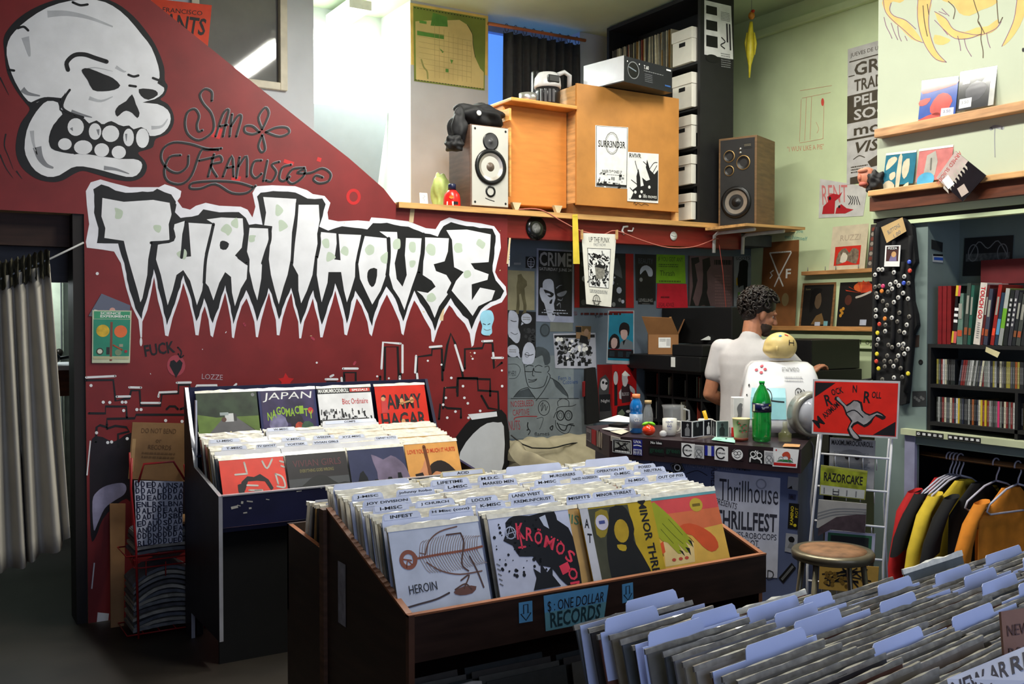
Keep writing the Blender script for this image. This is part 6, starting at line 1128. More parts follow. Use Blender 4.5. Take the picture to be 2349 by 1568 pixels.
# turntable table below: mixer, dark boxes, turntable, books
t = thing('side_table','dark equipment table along the green wall under the badge vest','table',(5.55,4.4,0))
mb = MB(); mb.box((5.15,3.95,0.98),(5.95,5.1,1.02),BKW); mb.build('table_top',t)
for x,y in ((5.2,4.0),(5.2,5.05),(5.9,4.0),(5.9,5.05)): mb = MB(); mb.box((x-0.025,y-0.025,0),(x+0.025,y+0.025,0.98),BKW); mb.build('leg',t)
tc = Vector((5.38,4.36,1.021)); t = thing('turntable','black record deck under the hand of the person','turntable',tc)
mb = MB(); mb.box(tc+Vector((-0.2,-0.23,0)),tc+Vector((0.2,0.23,0.15)),mat((40,48,44),0.4)); mb.build('plinth',t,bev=0.006)
mb = MB(); mb.lathe([(0.15,0.15),(0.15,0.175),(0.145,0.18),(0,0.18)],mat((22,22,22),0.3),tc,40); mb.build('platter',t)
mb = MB(); mb.tube([tc+Vector(p) for p in ((0.15,-0.19,0.16),(0.15,-0.19,0.21),(0.02,-0.12,0.205),(-0.05,-0.07,0.19))],0.008,BLACK,8); mb.ball(tc+Vector((0.16,-0.2,0.215)),0.022,BLACK,12,8); mb.build('tonearm',t)
mb = MB(); mb.ball(tc+Vector((-0.2,-0.02,0.1)),0.006,mat((255,40,30),0.4,emit=1.5),8,6); mb.build('pilot_lamp',t)
t = thing('amplifier','stacked black amplifier with lit buttons behind the person','amplifier',(5.5,4.85,1.02)); mb = MB(); mb.box((5.28,4.66,1.021),(5.8,5.08,1.26),BLACK); mb.build('lower_unit',t,bev=0.005); mb = MB(); mb.box((5.3,4.68,1.262),(5.8,5.06,1.47),mat((18,18,19),0.4)); mb.build('upper_unit',t,bev=0.005)
for k in range(3): mb = MB(); mb.box((5.275,4.70+0.03*k,1.22),(5.282,4.715+0.03*k,1.245),mat((190,180,90),0.4)); mb.build('button',t)
mb = MB(); mb.box((5.295,4.85,1.38),(5.301,4.87,1.42),GREY); mb.build('display',t)
for k,(dz,c_,l) in enumerate(((0,(150,106,62),'lower tan box of the little stack beside the record deck'),(0.05,(120,86,52),'upper tan box of the little stack beside the record deck'))):
    mb = MB(); mb.box((5.22,4.0,1.021+dz),(5.42,4.11,1.066+dz),mat(c_,0.6)); tag(mb.build('cassette_box',bev=0.002),l,'box')
mb = MB(); mb.box((5.45,3.98,1.021),(5.6,4.1,1.17),mat((30,44,36),0.5)); mb.box((5.46,3.985,1.17),(5.59,4.09,1.19),mat((90,190,50),0.5)); tag(mb.build('tape_box'),'dark box with a bright green top beside the badge vest','box')
# ------------------------------------------------------------------ bulkhead: painting, ledges, singles
FX_ = BX-0.003
mb = MB(); a = Art(mb,lambda u,v,l=0.0: px(u,v,BX-l)); a.l = 1
def e1(p): return [(1600+x*.3316,y*.3316) for x,y in p]
OC = mat((214,186,110),0.6,var=0.1,scale=14); PU = mat((134,92,120),0.6); LN = mat((90,70,50),0.6)
a.poly(e1([(1525,0),(1618,0),(1605,90),(1598,180),(1620,290),(1660,370),(1722,430),(1650,415),(1580,330),(1540,230),(1522,120)]),OC,1.2,2)
a.poly(e1([(1285,-10),(1430,-10),(1400,20),(1350,10),(1325,50),(1345,100),(1420,130),(1470,170),(1520,230),(1555,290),(1480,270),(1400,190),(1330,130),(1290,60)]),OC,1.2,2)
a.poly(e1([(1680,-10),(2060,-10),(2040,40),(1960,70),(1880,110),(1810,90),(1770,30)]),OC,1.2,2)
a.poly(e1([(1640,80),(1720,130),(1770,200),(1850,220),(1930,190),(2010,180),(2080,130),(2070,200),(1990,240),(1880,260),(1790,270),(1700,210)]),OC,1.2,2)
a.poly(e1([(2250,-10),(2270,60),(2230,180),(2160,280),(2105,320),(2150,230),(2190,130),(2210,-10)]),OC,1.2,2)
a.poly(e1([(1640,240),(1720,260),(1750,280),(1700,310),(1640,300)]),OC,1.2,2)
for s in ([(1525,0),(1522,120),(1545,240),(1590,340),(1650,410),(1722,430)],[(1618,0),(1600,100),(1605,220),(1650,350),(1722,430)],[(1285,0),(1300,80),(1350,140),(1420,200),(1500,270),(1560,295)],[(1340,20),(1330,70),(1360,110),(1440,140),(1510,200)],[(1290,120),(1305,180),(1330,230),(1345,265)],[(1340,160),(1360,220),(1385,275)],[(1385,180),(1392,240),(1410,285)],[(1435,250),(1450,280)],[(1640,80),(1720,130),(1770,200),(1860,230),(1960,240),(2060,200),(2100,150)],[(1700,200),(1780,265),(1880,265),(1960,235)],[(1800,250),(1815,310),(1820,350)],[(1845,270),(1860,330),(1895,390)],[(2000,230),(2010,290),(2025,330)],[(2210,0),(2190,130),(2150,230),(2105,320)],[(1640,140),(1690,190),(1730,240)],[(1690,60),(1740,110)],[(1670,80),(1720,100)]): a.stroke(e1(s),1.6,PU,1.6)
for s in ([(1910,0),(1925,50),(1945,110),(1940,150),(1965,200),(1960,270),(1975,350),(1975,400)],[(1735,10),(1780,60),(1770,130)],[(2070,0),(2075,80),(2085,160),(2110,120)],[(1945,150),(1985,230)],[(1560,40),(1570,150),(1590,250)],[(1590,30),(1600,100)]): a.stroke(e1(s),2,LN,1.8)
a.disc(*e1([(2253,345)])[0],3,INK,1.5,5); a.stroke(e1([(2030,890),(2060,875),(2110,885)]),8,mat((150,152,156),0.6),1.4); a.stroke(e1([(2058,880),(2055,960),(2058,1085)]),2,mat((150,152,156),0.6),1.4)
mb.build('painted_fangs',bpy.data.objects['wall_bulkhead'])
zu = px(2100,281,BX-0.03).z; mb = MB(); mb.box((BX-0.06,2.0,zu-0.045),(BX,px(2022,300,BX).y,zu),wood(200,152,108)); tag(mb.build('picture_ledge',bev=0.004),'upper pale wooden ledge on the bulkhead under the fang painting','ledge')
zl_ = px(2100,425,BX-0.07).z
mb = MB(); mb.box((BX-0.1,2.0,zl_-0.03),(BX,3.43,zl_),wood(206,158,104)); t = mb.build('picture_ledge',bev=0.004); tag(t,'lower wooden ledge over the closet with a dark brown face board','ledge')
mb = MB(); mb.box((BX-0.07,2.0,zl_-0.105),(BX,3.44,zl_-0.03),wood(96,50,30)); o = mb.build('face_board',t); o['label'] = 'dark brown face board'
def single(label,q,body,art,lean=0.03,X=BX-0.03):
    mb = MB(); b0,b1 = px(*q[3],X),px(*q[2],X); t0,t1 = px(*q[0],X+lean),px(*q[1],X+lean)
    c = [Vector((X+lean,b0.y,t0.z)),Vector((X+lean,b1.y,t1.z)),Vector((X,b1.y,b1.z)),Vector((X,b0.y,b0.z))]
    return sheet('single_record',label,'record',c,body,art,th=0.004)
GL = lambda rgb: mat(rgb,0.12,var=0.15,scale=18,coat=1.0)
def fly(a,A):
    RD = GL((200,90,84))
    for p in ([(0.02,0.2),(0.3,0.08),(0.7,0.12),(0.98,0.06),(0.96,0.2),(0.4,0.3),(0.06,0.34)],[(0.3,0.7),(0.5,0.4),(0.75,0.4),(0.9,0.6),(0.7,0.9),(0.4,0.9)],[(0,0.5),(0.3,0.46),(0.2,0.62),(0,0.64)],[(0,1.0),(0.5,0.84),(0.6,0.95),(0.2,1.08)]): a.poly(p,RD,2,2)
    a.rect(0.62,A-0.22,0.34,0.2,mat((190,190,214),0.4),3); a.text('3.50',0.68,A-0.17,0.2,0.07,GREY,4); a.rect(0,0,1,0.05,PLASTIC,4)
single('blue single with red splashes on the upper ledge',((2113,186),(2192,176),(2190,266),(2106,274)),GL((60,90,170)),fly)
def fly(a,A): a.rect(0.0,0.1,0.86,A-0.1,GL((36,36,42)),1.3); a.rect(0.06,A-0.3,0.34,0.24,WHITE,3); a.text('3.50',0.12,A-0.24,0.2,0.08,GREY,4); a.poly([(0.2,0.5),(0.5,0.3),(0.8,0.5),(0.6,0.8),(0.3,0.8)],GL((60,60,68)),2,2); a.rect(0.1,0.04,0.2,0.3,mat((210,210,216),0.2),2)
single('black single in a white edged sleeve on the upper ledge',((2200,166),(2282,152),(2278,240),(2194,256)),GL((190,190,186)),fly)
def fly(a,A):
    CR = GL((206,196,170))
    for p in ([(0.06,0.5),(0.1,0.2),(0.3,0.12),(0.4,0.2),(0.3,0.34)],[(0.2,0.62),(0.36,0.56),(0.4,0.7),(0.3,0.8),(0.22,0.76)],[(0.02,0.9),(0.2,0.8),(0.4,0.94),(0.36,1.12),(0.02,1.14)],[(0.62,0.3),(0.8,0.22),(0.82,0.6),(0.7,0.8),(0.6,0.6)],[(0.44,0.16),(0.56,0.14),(0.56,1.08),(0.44,1.08)],[(0.7,1.0),(0.86,0.9),(0.84,1.08)]): a.poly(p,CR,2,2)
    a.rect(0,0,1,0.06,PLASTIC,4)
single('teal and cream single at the left end of the lower ledge',((2033,352),(2104,344),(2094,420),(2024,427)),GL((44,112,136)),fly)
def fly(a,A): a.poly([(0.2,0.9),(0.26,0.2),(0.5,0.1),(0.6,0.4),(0.56,0.76)],GL((176,172,164)),2); a.disc(0.3,0.86,0.26,GL((90,170,210)),3,0.2); a.stroke([(0.4,0.3),(0.42,0.6)],0.05,GL((120,118,112)),2.5); a.rect(0,0,1,0.06,PLASTIC,4)
single('pink single with a pale blue oval on the lower ledge',((2110,342),(2186,332),(2178,408),(2100,418)),GL((200,120,118)),fly)
def fly(a,A): a.poly([(0,0),(0.42,0),(0.46,A),(0,A)],GL((196,178,172)),1.5); a.text('ARMED SUICIDE',0.03-0.38,A*0.46,0.95,0.1,mat((190,70,70),0.4),3,R(90)); [a.poly([(0.3,0.1*k_),(0.5,0.1*k_+0.02),(0.56,0.1*k_+0.07),(0.34,0.1*k_+0.06)],GL((190,182,170)),2.2) for k_ in range(1,9)]; a.rect(0.2,A-0.22,0.3,0.2,WHITE,4,0.2); a.rect(0.68,A-0.3,0.26,0.2,mat((186,170,160),0.4),4,0.3)
cq = [px(u,v,BX-0.115) for u,v in ((2192,346),(2262,402),(2208,462),(2148,408))]
sheet('single_record','black and pink single lying tilted across the lower ledge','record',cq,GL((30,30,34)),fly,th=0.004)
# rubber face mask on the bulkhead corner
c = px(1990,408,BX-0.02); t = thing('rubber_mask','small rubber face mask with black hair at the corner of the bulkhead','mask',c)
mb = MB(); Mh = Matrix.Rotation(R(-25),3,'X'); mb.ball(c,(0.05,0.05,0.06),mat((206,130,100),0.5,var=0.15,scale=30),20,14,Mh); mb.ball(c+Vector((-0.045,0.01,0.0)),(0.014,0.012,0.018),mat((200,120,92),0.5),10,8); mb.ball(c+Vector((-0.04,0.0,0.035)),(0.018,0.03,0.014),mat((206,134,104),0.5),10,8); mb.ball(c+Vector((-0.035,0.0,-0.035)),(0.018,0.026,0.014),mat((190,100,84),0.5),10,8); mb.build('face',t)
crumple('hair',None,None,c+Vector((-0.005,-0.06,-0.03)),(0.045,0.055,0.06),mat((18,17,18),0.6),3,parent=t)
# black vest full of badges hanging on the jamb
VX = BX-0.035
out = [(2012,510),(2040,500),(2075,500),(2092,520),(2096,560),(2100,600),(2092,615),(2089,640),(2092,690),(2100,720),(2103,745),(2092,768),(2090,800),(2085,850),(2083,880),(2078,925),(2060,930),(2040,900),(2002,880),(2000,800),(2001,700),(2000,620),(2003,570),(2004,530)]
t = thing('vest','long black vest hanging on the closet jamb, covered in badges','vest',px(2045,700,VX))
mb = MB(); q = [px(u,v,VX) for u,v in out]; VM = mat((15,15,17),0.85,var=0.3,scale=20,bump=0.3)
mb.prism(q,(0.03,0,0),VM); o = mb.build('cloth',t,bev=0.012)
for pts in ([(2014,520),(2010,640),(2006,760),(2004,870)],[(2090,540),(2085,660),(2092,740),(2078,900)],[(2050,520),(2052,640),(2048,800)],[(2072,600),(2066,720),(2070,860)]):
    mb = MB(); mb.tube([px(u,v,VX-0.004) for u,v in spline(pts,n=4)],0.012,VM,8); mb.build('fold',t)
sheet('paper_note','torn brown paper note pinned at the top of the black vest','note',[px(u,v,VX-0.02) for u,v in ((2021,521),(2070,498),(2079,530),(2034,557))],mat((196,164,112),0.6),lambda a,A: (a.text('BUTTONS',0.2,0.2,0.6,0.16,GREY,2,-0.1),a.text('1.00',0.4,0.46,0.35,0.14,GREY,2,-0.1)))
sheet('photo_card','white edged instant photograph pinned to the black vest','photo',[px(u,v,VX-0.02) for u,v in ((2031,563),(2066,562),(2063,611),(2028,611))],WHITE,lambda a,A: (a.rect(0.1,0.06,0.8,A-0.36,mat((70,40,40),0.5),1.3),a.poly([(0.3,A-0.3),(0.4,0.6),(0.56,0.4),(0.76,0.46),(0.8,A-0.3)],mat((120,110,150),0.5),2),a.disc(0.6,0.5,0.16,mat((206,160,110),0.5),3),a.rect(0.14,0.08,0.7,0.16,BLACK,2),a.text('PIZZA',0.2,0.1,0.6,0.12,WHITE,3,bold=True)))
PINS = [(0.63,515,1),(0.6,560,1),(0.635,655,0),(0.66,515,1),(0.755,540,1),(0.84,575,1),(0.885,525,4),(0.88,450,3),(0.77,622,1),(0.725,642,1),(0.835,630,3),(0.875,632,0),(0.665,657,5),(0.74,680,1),(0.795,652,1),(0.655,700,6),(0.705,705,0),(0.83,717,1),(0.617,752,1),(0.79,755,1),(0.87,765,1),(0.665,785,0),(0.755,795,1),(0.7,820,0),(0.607,862,1),(0.685,862,1),(0.607,915,1),(0.68,935,6),(0.738,928,1),(0.8,885,0),(0.88,918,0),(0.635,982,4),(0.685,988,0),(0.783,960,0),(0.86,988,1),(0.62,1057,2),(0.683,1043,1),(0.8,1043,0),(0.84,1055,1),(0.625,1112,1),(0.615,1160,0),(0.71,1160,0),(0.74,1180,0),(0.793,1160,1),(0.832,1152,1),(0.868,1195,1),(0.825,1190,0),(0.615,1237,2),(0.7,1252,0),(0.79,1252,1),(0.84,1237,1),(0.61,1300,4),(0.677,1297,0),(0.727,1303,0),(0.775,1293,0),(0.628,1362,2),(0.68,1345,0),(0.752,1342,1),(0.81,1360,0),(0.87,1405,2),(0.66,1455,0),(0.755,1440,1),(0.823,1435,0),(0.61,720,0),(0.6,665,0)]
PC = [(112,108,100),(214,212,204),(226,206,50),(50,80,190),(204,62,46),(206,60,110),(220,130,50)]
PN = ['dim grey','white','yellow','blue','red','pink','orange']
pins = []
for k,c_ in enumerate(PC):
    mb = MB(); Mp = Matrix.Rotation(R(-90),4,'Y'); m_ = mat(c_,0.25,var=0.3,scale=90,coat=0.7)
    mb.lathe([(0.0105,0),(0.0125,0.002),(0.011,0.005),(0.005,0.0065),(0,0.0068)],m_,seg=18,M=Mp)
    if k in (1,0): mb.lathe([(0.006,0.0066),(0.004,0.0072),(0,0.0073)],mat((70,70,76) if k else (50,48,46),0.4),seg=8,M=Mp)
    o = mb.build('badge'); COL.objects.unlink(o); pins.append(o)
for xf,v,k in PINS:
    u_,v_ = 1840+xf*1045*0.268,480+v*0.268
    o = pins[k].copy(); COL.objects.link(o); o.name = 'badge'; o.location = px(u_,v_,VX-0.014); tag(o,'small round %s badge pinned to the hanging black vest' % PN[k],'badge','%s badges on the vest' % PN[k])
# jamb: hole, little pictures
def posj(name,label,cat,q,body,art=None): return sheet(name,label,cat,cpx(0,BX-0.002,*q),body,art,th=0.001)
posj('sticker','small dark photo sticker on the closet jamb','sticker',((2096,769),(2109,768),(2108,795),(2095,797)),mat((70,56,50),0.5))
mb = MB(); c = px(2112,830,BX-0.001); mb.lathe([(0.013,-0.001),(0.012,0.002),(0.009,0.001),(0,0)],mat((8,8,8),0.8),c,16,M=Matrix.Rotation(R(-90),4,'Y')); tag(mb.build('latch_hole'),'dark round latch hole in the closet jamb','hole')
posj('photograph','dark square photograph low on the closet jamb','photo',((2093,897),(2124,896),(2125,931),(2092,932)),mat((44,46,48),0.5),lambda a,A: [a.disc(0.2+0.15*k_,0.4+0.1*(k_ % 3),0.1,mat((90,92,92),0.5),2+k_*0.1) for k_ in range(5)])
# alcove: poster, shelves, books, discs
def posa(name,label,cat,q,body,art=None): return sheet(name,label,cat,[px(u,v,4.655) for u,v in q],body,art,th=0.001)
posa('poster','black poster with grey winged artwork in the alcove','poster',((2213,546),(2325,539),(2320,631),(2208,633)),mat((24,26,28),0.5),lambda a,A: (a.rect(0.05,A*0.42,0.9,A*0.2,mat((80,84,84),0.5,var=0.5,scale=60),1.5),a.ring(0.2,A*0.4,0.1,0.02,GREY,2,0.16),a.ring(0.8,A*0.42,0.1,0.02,GREY,2,0.16),a.stroke([(0.1,A*0.55),(0.3,A*0.12),(0.5,A*0.3),(0.7,A*0.12),(0.92,A*0.55)],0.02,GREY,2)))
def poss(name,label,cat,q,body,art=None): return sheet(name,label,cat,[py(u,v,3.137) for u,v in q],body,art,th=0.001)
poss('sticker','black sticker on the side of the alcove','sticker',((2137,549),(2163,556),(2162,578),(2137,570)),mat((34,36,36),0.5))
poss('sticker','blue and black striped sticker below the black one in the alcove','sticker',((2140,582),(2163,583),(2163,602),(2140,600)),mat((180,186,190),0.5),lambda a,A: (a.rect(0,0,1,A*0.25,BLACK),a.rect(0.1,A*0.4,0.9,A*0.35,mat((40,80,170),0.5))))
SZ = [px(2150,789,BX).z,px(2150,881,BX).z,px(2150,968,BX).z]
t = thing('media_shelf','black shelf unit of books and discs in the alcove','shelf',(4.5,2.6,zl))
for z,nm in ((SZ[0],'shelf'),(SZ[1],'shelf'),(SZ[2],'shelf')): mb = MB(); mb.box((BX+0.005,1.8,z-0.018),(4.63,3.12,z),BKW); mb.build(nm,t)
mb = MB(); mb.box((BX+0.005,3.12,zl),(4.63,3.138,SZ[0]),BKW); mb.build('side_panel',t)
mb = MB(); mb.box((4.63,1.8,zl),(4.645,3.138,SZ[0]),mat((70,78,76),0.6)); mb.build('back_panel',t)
mb = MB(); mb.box((BX+0.005,2.66,zl),(4.63,2.675,SZ[1]-0.018),BKW); mb.build('divider',t)
mb = MB(); mb.box((4.60,1.8,SZ[0]+0.3),(4.655,2.98,SZ[0]+0.42),mat((96,20,26),0.6)); tag(mb.build('red_cloth'),'dark red cloth behind the books on the top alcove shelf','cloth')
# books: one of a kind each
BK_ = [((120,26,32),.30,.022,0),((124,30,34),.30,.022,0),((118,28,30),.30,.022,0),((26,24,26),.30,.026,5),((96,124,112),.26,.03,1),((60,70,64),.31,.02,4),((40,90,76),.30,.016,4),((214,206,196),.31,.034,7),((90,34,34),.30,.012,7),((60,64,80),.28,.02,6),((150,40,36),.30,.018,8),((40,60,80),.26,.016,8),((124,140,80),.28,.02,8),((36,40,40),.27,.02,8),((60,60,66),.27,.018,8),((40,44,46),.26,.016,8),((70,74,70),.25,.02,8),((44,46,48),.25,.018,9),((190,186,180),.25,.016,9),((70,70,76),.25,.016,9),((26,26,28),.25,.026,10),((36,34,36),.25,.03,10),((90,100,60),.24,.02,8),((40,40,44),.24,.02,8)]
BN = ['first red book at the left end of the alcove row','second red book from the left end of the alcove row','third red book from the left end of the alcove row','black book with pink and yellow ends after the red ones','grey-green short book after the black and yellow one','tall dark book with a pale top before the white red-lettered spine','dark green book just left of the white red-lettered spine','white book with big red letters down its spine','thin dark red book right after the white red-lettered spine','slate blue book leaning after the thin red one','red and brown book two after the slate blue one','slim blue book beside the red and brown one','green and pale book leaning in the middle of the row','dark book right of the green and pale one','grey book with pale lettering in the leaning dark run','slim black book before the mottled grey one','mottled grey leaning book in the right half of the row','dark book just before the pale spine','pale grey narrow spine leaning right of the middle','grey narrow book right after the pale spine','black book with white lettering near the frame edge','thick black book at the frame edge','olive book last but one in the row','dark book at the far end of the row']
y = 3.10
for k,(c_,h,th,ln) in enumerate(BK_):
    t = thing('book',BN[k],'book',(BX+0.03,y-th/2,SZ[0]+0.0005+0.5*th*math.sin(R(ln))),0,'books in the alcove'); t.rotation_euler = (R(ln),0,0)
    mb = MB(); d = 0.17; h *= 0.97
    L = Matrix.Identity(4); mb.box((0.004,-th/2+0.0015,0.002),(d,th/2-0.0015,h-0.004),mat((200,196,180),0.7))
    o = mb.build('pages'); o.parent = t
    mb = MB(); CM = mat(c_,0.35,var=0.2,scale=22); mb.box((0,-th/2,0),(0.004,th/2,h),CM); mb.box((0.003,-th/2,0),(d+0.004,-th/2+0.0016,h),CM); mb.box((0.003,th/2-0.0016,0),(d+0.004,th/2,h),CM)
    a = Art(mb,lambda x,yy,l=0.0,th=th,h=h: Vector((-0.0004-l,th/2-x*th,h-yy*h)))
    if k == 7: a.fn = lambda x,yy,l=0.0,th=th,h=h: Vector((-0.0004-l,th/2-x*th,h-yy*th)); a.text('TOUCH GO',0.5-2.3,2.5,4.6,0.66,mat((200,40,50),0.4),2,R(90),True); a.lines(0.3,5.6,0.4,2.4,8,GREY,2)
    elif k == 3: a.rect(0,0,1,0.18,mat((206,80,90),0.4),2); a.rect(0,0,0.5,0.18,mat((206,180,50),0.4),3); a.rect(0,0.78,1,0.2,mat((206,90,90),0.4),2); a.rect(0,0.78,0.4,0.2,mat((206,180,50),0.4),3); [a.rect(0.1,0.38+0.1*j,0.8,0.05,WHITE,3) for j in range(3)]
    elif k == 12: a.rect(0,0,1,0.35,mat((170,174,170),0.4),2); a.rect(0,0.35,1,0.35,mat((110,170,50),0.4),2); a.rect(0,0.7,1,0.3,mat((150,154,150),0.4),2)
    elif k in (14,18,20,21,19,13,17): [a.rect(0.25,0.15+0.09*j,0.5,0.05,mat((190,190,190) if c_[0] < 100 else (50,50,60),0.4),2) for j in range(6)]
    elif k == 11: a.rect(0,0.5,1,0.3,mat((90,150,190),0.4),2)
    elif k > 3: a.rect(0.1,0.72,0.8,0.12,mat(((c_[0]+90) % 256,80,50),0.4),2); a.rect(0.2,0.2,0.6,0.3,mat((150,150,140),0.4),2)
    o = mb.build('cover'); o.parent = t
    y -= th*1.02+0.003+(0.012 if k in (6,9) else 0)
# discs on the two lower shelves
CDC = [(40,42,44),(150,152,150),(30,30,32),(60,64,60),(190,192,190),(90,90,88),(150,80,40),(40,44,60),(200,196,170),(70,70,74),(24,24,26),(110,116,110),(150,140,60),(120,40,40)]
CDM = []
for c_ in CDC:
    mb = MB(); mb.box((0,-0.005,0),(0.14,0.005,0.125),mat(c_,0.25,var=0.1,coat=0.5)); mb.box((-0.0006,-0.004,0.02),(0.0,0.004,0.1),mat(tuple(min(255,x*0.6+60) for x in c_),0.3,var=0.5,scale=120)); o = mb.build('disc_case'); COL.objects.unlink(o); CDM.append(o)
PKM = None
mb = MB(); mb.box((0,-0.005,0),(0.14,0.005,0.125),mat((206,60,110),0.3)); PKM = mb.build('disc_case'); COL.objects.unlink(PKM)
mb = MB(); mb.box((0,-0.005,0),(0.14,0.005,0.125),mat((206,130,50),0.3)); ORM = mb.build('disc_case'); COL.objects.unlink(ORM)
mb = MB(); mb.box((0,-0.005,0),(0.14,0.005,0.125),mat((196,170,50),0.3)); YLM = mb.build('disc_case'); COL.objects.unlink(YLM)
rr = random.Random(77)
for z,row in ((SZ[1],'upper'),(SZ[2],'lower')):
    y = 3.10; k = 0
    while y > 2.42:
        if not (row == 'lower' and 2.655 < y < 2.685):
            src = rr.choice(CDM); lab = 'disc case filed spine out on the %s disc shelf of the alcove' % row; g = 'disc cases on the %s alcove shelf' % row
            if row == 'lower' and k == 30: src,lab,g = PKM,'bright pink disc case on the lower disc shelf of the alcove','disc cases on the lower alcove shelf'
            if row == 'upper' and k == 47: src,lab,g = ORM,'orange disc case on the upper disc shelf of the alcove','disc cases on the upper alcove shelf'
            if row == 'lower' and k in (11,22,24): src = YLM; lab = 'yellow disc case on the lower disc shelf of the alcove'
            ln = (8 if 3.0 > y > 2.86 else 0) if row == 'upper' else 0
            o = src.copy(); COL.objects.link(o); o.name = 'disc_case'; o.location = (BX+0.03+rr.uniform(0,0.006),y,z+0.0008+0.005*math.sin(R(ln))); o.rotation_euler = (R(ln),0,0); tag(o,lab,'disc case',g)
        y -= 0.0106+(0.0006 if row == 'upper' else 0.0003)+(0.02 if (row == 'upper' and k == 8) else 0); k += 1
sheet('price_card','small yellow and white card taped under the book shelf','card',[px(u,v,BX-0.005) for u,v in ((2262,795),(2294,808),(2288,820),(2260,806))],mat((206,196,150),0.6))
# ledge stickers
for u0,n,l in ((2101,5,'left strip of black spider stickers on the closet ledge'),(2174,6,'right strip of black spider stickers on the closet ledge')):
    def fly(a,A,n=n):
        for j in range(n): a.disc((j+0.5)/n,A*0.5,0.3/n,WHITE,2,0.22/n,n=9); a.stroke([((j+0.2)/n,A*0.3),((j+0.8)/n,A*0.7)],0.08/n,WHITE,2); a.stroke([((j+0.8)/n,A*0.3),((j+0.2)/n,A*0.7)],0.08/n,WHITE,2)
    w_ = 12.6*n; s_ = 0.088
    zc = zl-0.013; yl,yr = px(u0,990,BX-0.042).y,px(u0+w_,998,BX-0.042).y
    sheet('sticker_strip',l,'sticker',[Vector((BX-0.0415,yl,zl-0.004)),Vector((BX-0.0415,yr,zl-0.004)),Vector((BX-0.0415,yr,zl-0.028)),Vector((BX-0.0415,yl,zl-0.028))],BLACK,fly,th=0.001)
# closet rod, hangers, shirts
RX = 4.5
p = px(2122,1040,RX); zr = p.z
t = thing('clothes_rod','wooden clothes rod across the dark closet','rod',(RX,2.5,zr)); mb = MB(); mb.tube([(RX,3.425,zr),(RX,1.76,zr)],0.015,wood(110,80,50),12); mb.build('pole',t)
mb = MB(); mb.tube([(RX,3.43,zr),(RX,3.40,zr)],0.028,mat((120,116,120),0.4),16); mb.build('end_cap',t)
def hanger(u,ang,label,mt,drop=0.15):
    y = px(u,1050,RX).y; t = thing('hanger',label,'hanger',(RX,y,zr),ang,'hangers on the closet rod'); M = Matrix.Translation((RX,y,zr)) @ Matrix.Rotation(ang,4,'Z')
    mb = MB(); hk = [(0.0+0.024*math.cos(a_),0,0.0+0.024*math.sin(a_)) for a_ in [R(200-20*i) for i in range(11)]]+[(0.024,0,-0.03),(0.006,0,-0.06),(0,0,-0.085)]
    mb.tube(hk,0.004,mt,8,M=M); mb.build('hook',t)
    mb = MB(); mb.tube([(0,0,-0.085),(-0.08,0,-0.105),(-0.2,0,-0.17),(-0.215,0,-0.2),(-0.19,0,-0.215),(0.19,0,-0.215),(0.215,0,-0.2),(0.2,0,-0.17),(0.08,0,-0.105),(0,0,-0.085)],0.005,mt,8,M=M); mb.build('shoulder_bar',t); return y
HW = mat((190,188,200),0.35)
def shirt(u,ang,label,mt,L=0.62,sl=0.2,slm=None,dz=0.0,w=0.22):
    y = px(u,1050,RX).y; t = thing('shirt',label,'shirt',(RX,y,zr-0.1),ang,'shirts on the closet rod'); M = Matrix.Translation((RX,y,zr+dz)) @ Matrix.Rotation(ang,4,'Z')
    # body: flattened tube with folds, shoulders follow the hanger
    mb = MB(); n = 28; rows = 12; vs = []
    for i in range(rows+1):
        q = i/rows; z = -0.105-L*q
        hw = w*(0.28+0.72*min(1,q*6.5)) if q < 0.16 else w*(1.0+0.06*q); z2 = z
        for k in range(n):
            a_ = 2*math.pi*k/n; x = hw*math.cos(a_); d = 0.035*(0.5+0.5*q)*(1+0.25*math.sin(5*a_+3*q)+0.2*math.sin(9*a_)); drop = -0.28*max(0,abs(x)-0.06)*(1 if q < 0.2 else 0.25)
            vs.append(M @ Vector((x,d*math.sin(a_),z2+drop)))
    mb.add(vs,[(i*n+k,i*n+(k+1) % n,(i+1)*n+(k+1) % n,(i+1)*n+k) for i in range(rows) for k in range(n)],mt,True); mb.build('body',t)
    for s in (-1,1):
        mb = MB(); pts = [Vector((s*(w-0.02),0,-0.16)),Vector((s*(w+0.05),0.0,-0.24)),Vector((s*(w+0.10),0.01,-0.24-sl*0.6)),Vector((s*(w+0.12),0.012,-0.24-sl))]
        vs = []; n2 = 16
        for i,p in enumerate(pts):
            r_ = (0.045,0.075,0.085,0.09)[i]
            for k in range(n2): a_ = 2*math.pi*k/n2; vs.append(M @ (p+Vector((r_*math.cos(a_)*0.9*(0.75+0.25*(i == 0)),0.03*math.sin(a_)*(1+0.2*math.sin(3*a_+i)),r_*0.35*math.cos(a_)*(-s if i else 0.6)))))
        mb.add(vs,[(i*n2+k,i*n2+(k+1) % n2,(i+1)*n2+(k+1) % n2,(i+1)*n2+k) for i in range(3) for k in range(n2)],slm or mt,True); mb.build('sleeve',t)
    return t,M
CL = lambda rgb: mat(rgb,0.85,var=0.12,scale=18,bump=0.15)
AN = R(-5)
shirt(2165,AN,'red shirt at the left end of the closet rod',CL((176,24,26)),0.66,0.5)
shirt(2180,AN,'black shirt between the red one and the yellow-sleeved one',CL((16,16,18)),0.6,0.2)
shirt(2212,AN,'yellow shirt with a black front in the middle of the closet rod',CL((206,176,44)),0.5,0.28,CL((212,182,50)))
tt,Mt = shirt(2250,AN,'black printed shirt hanging right of the yellow one',CL((15,15,17)),0.62,0.2)
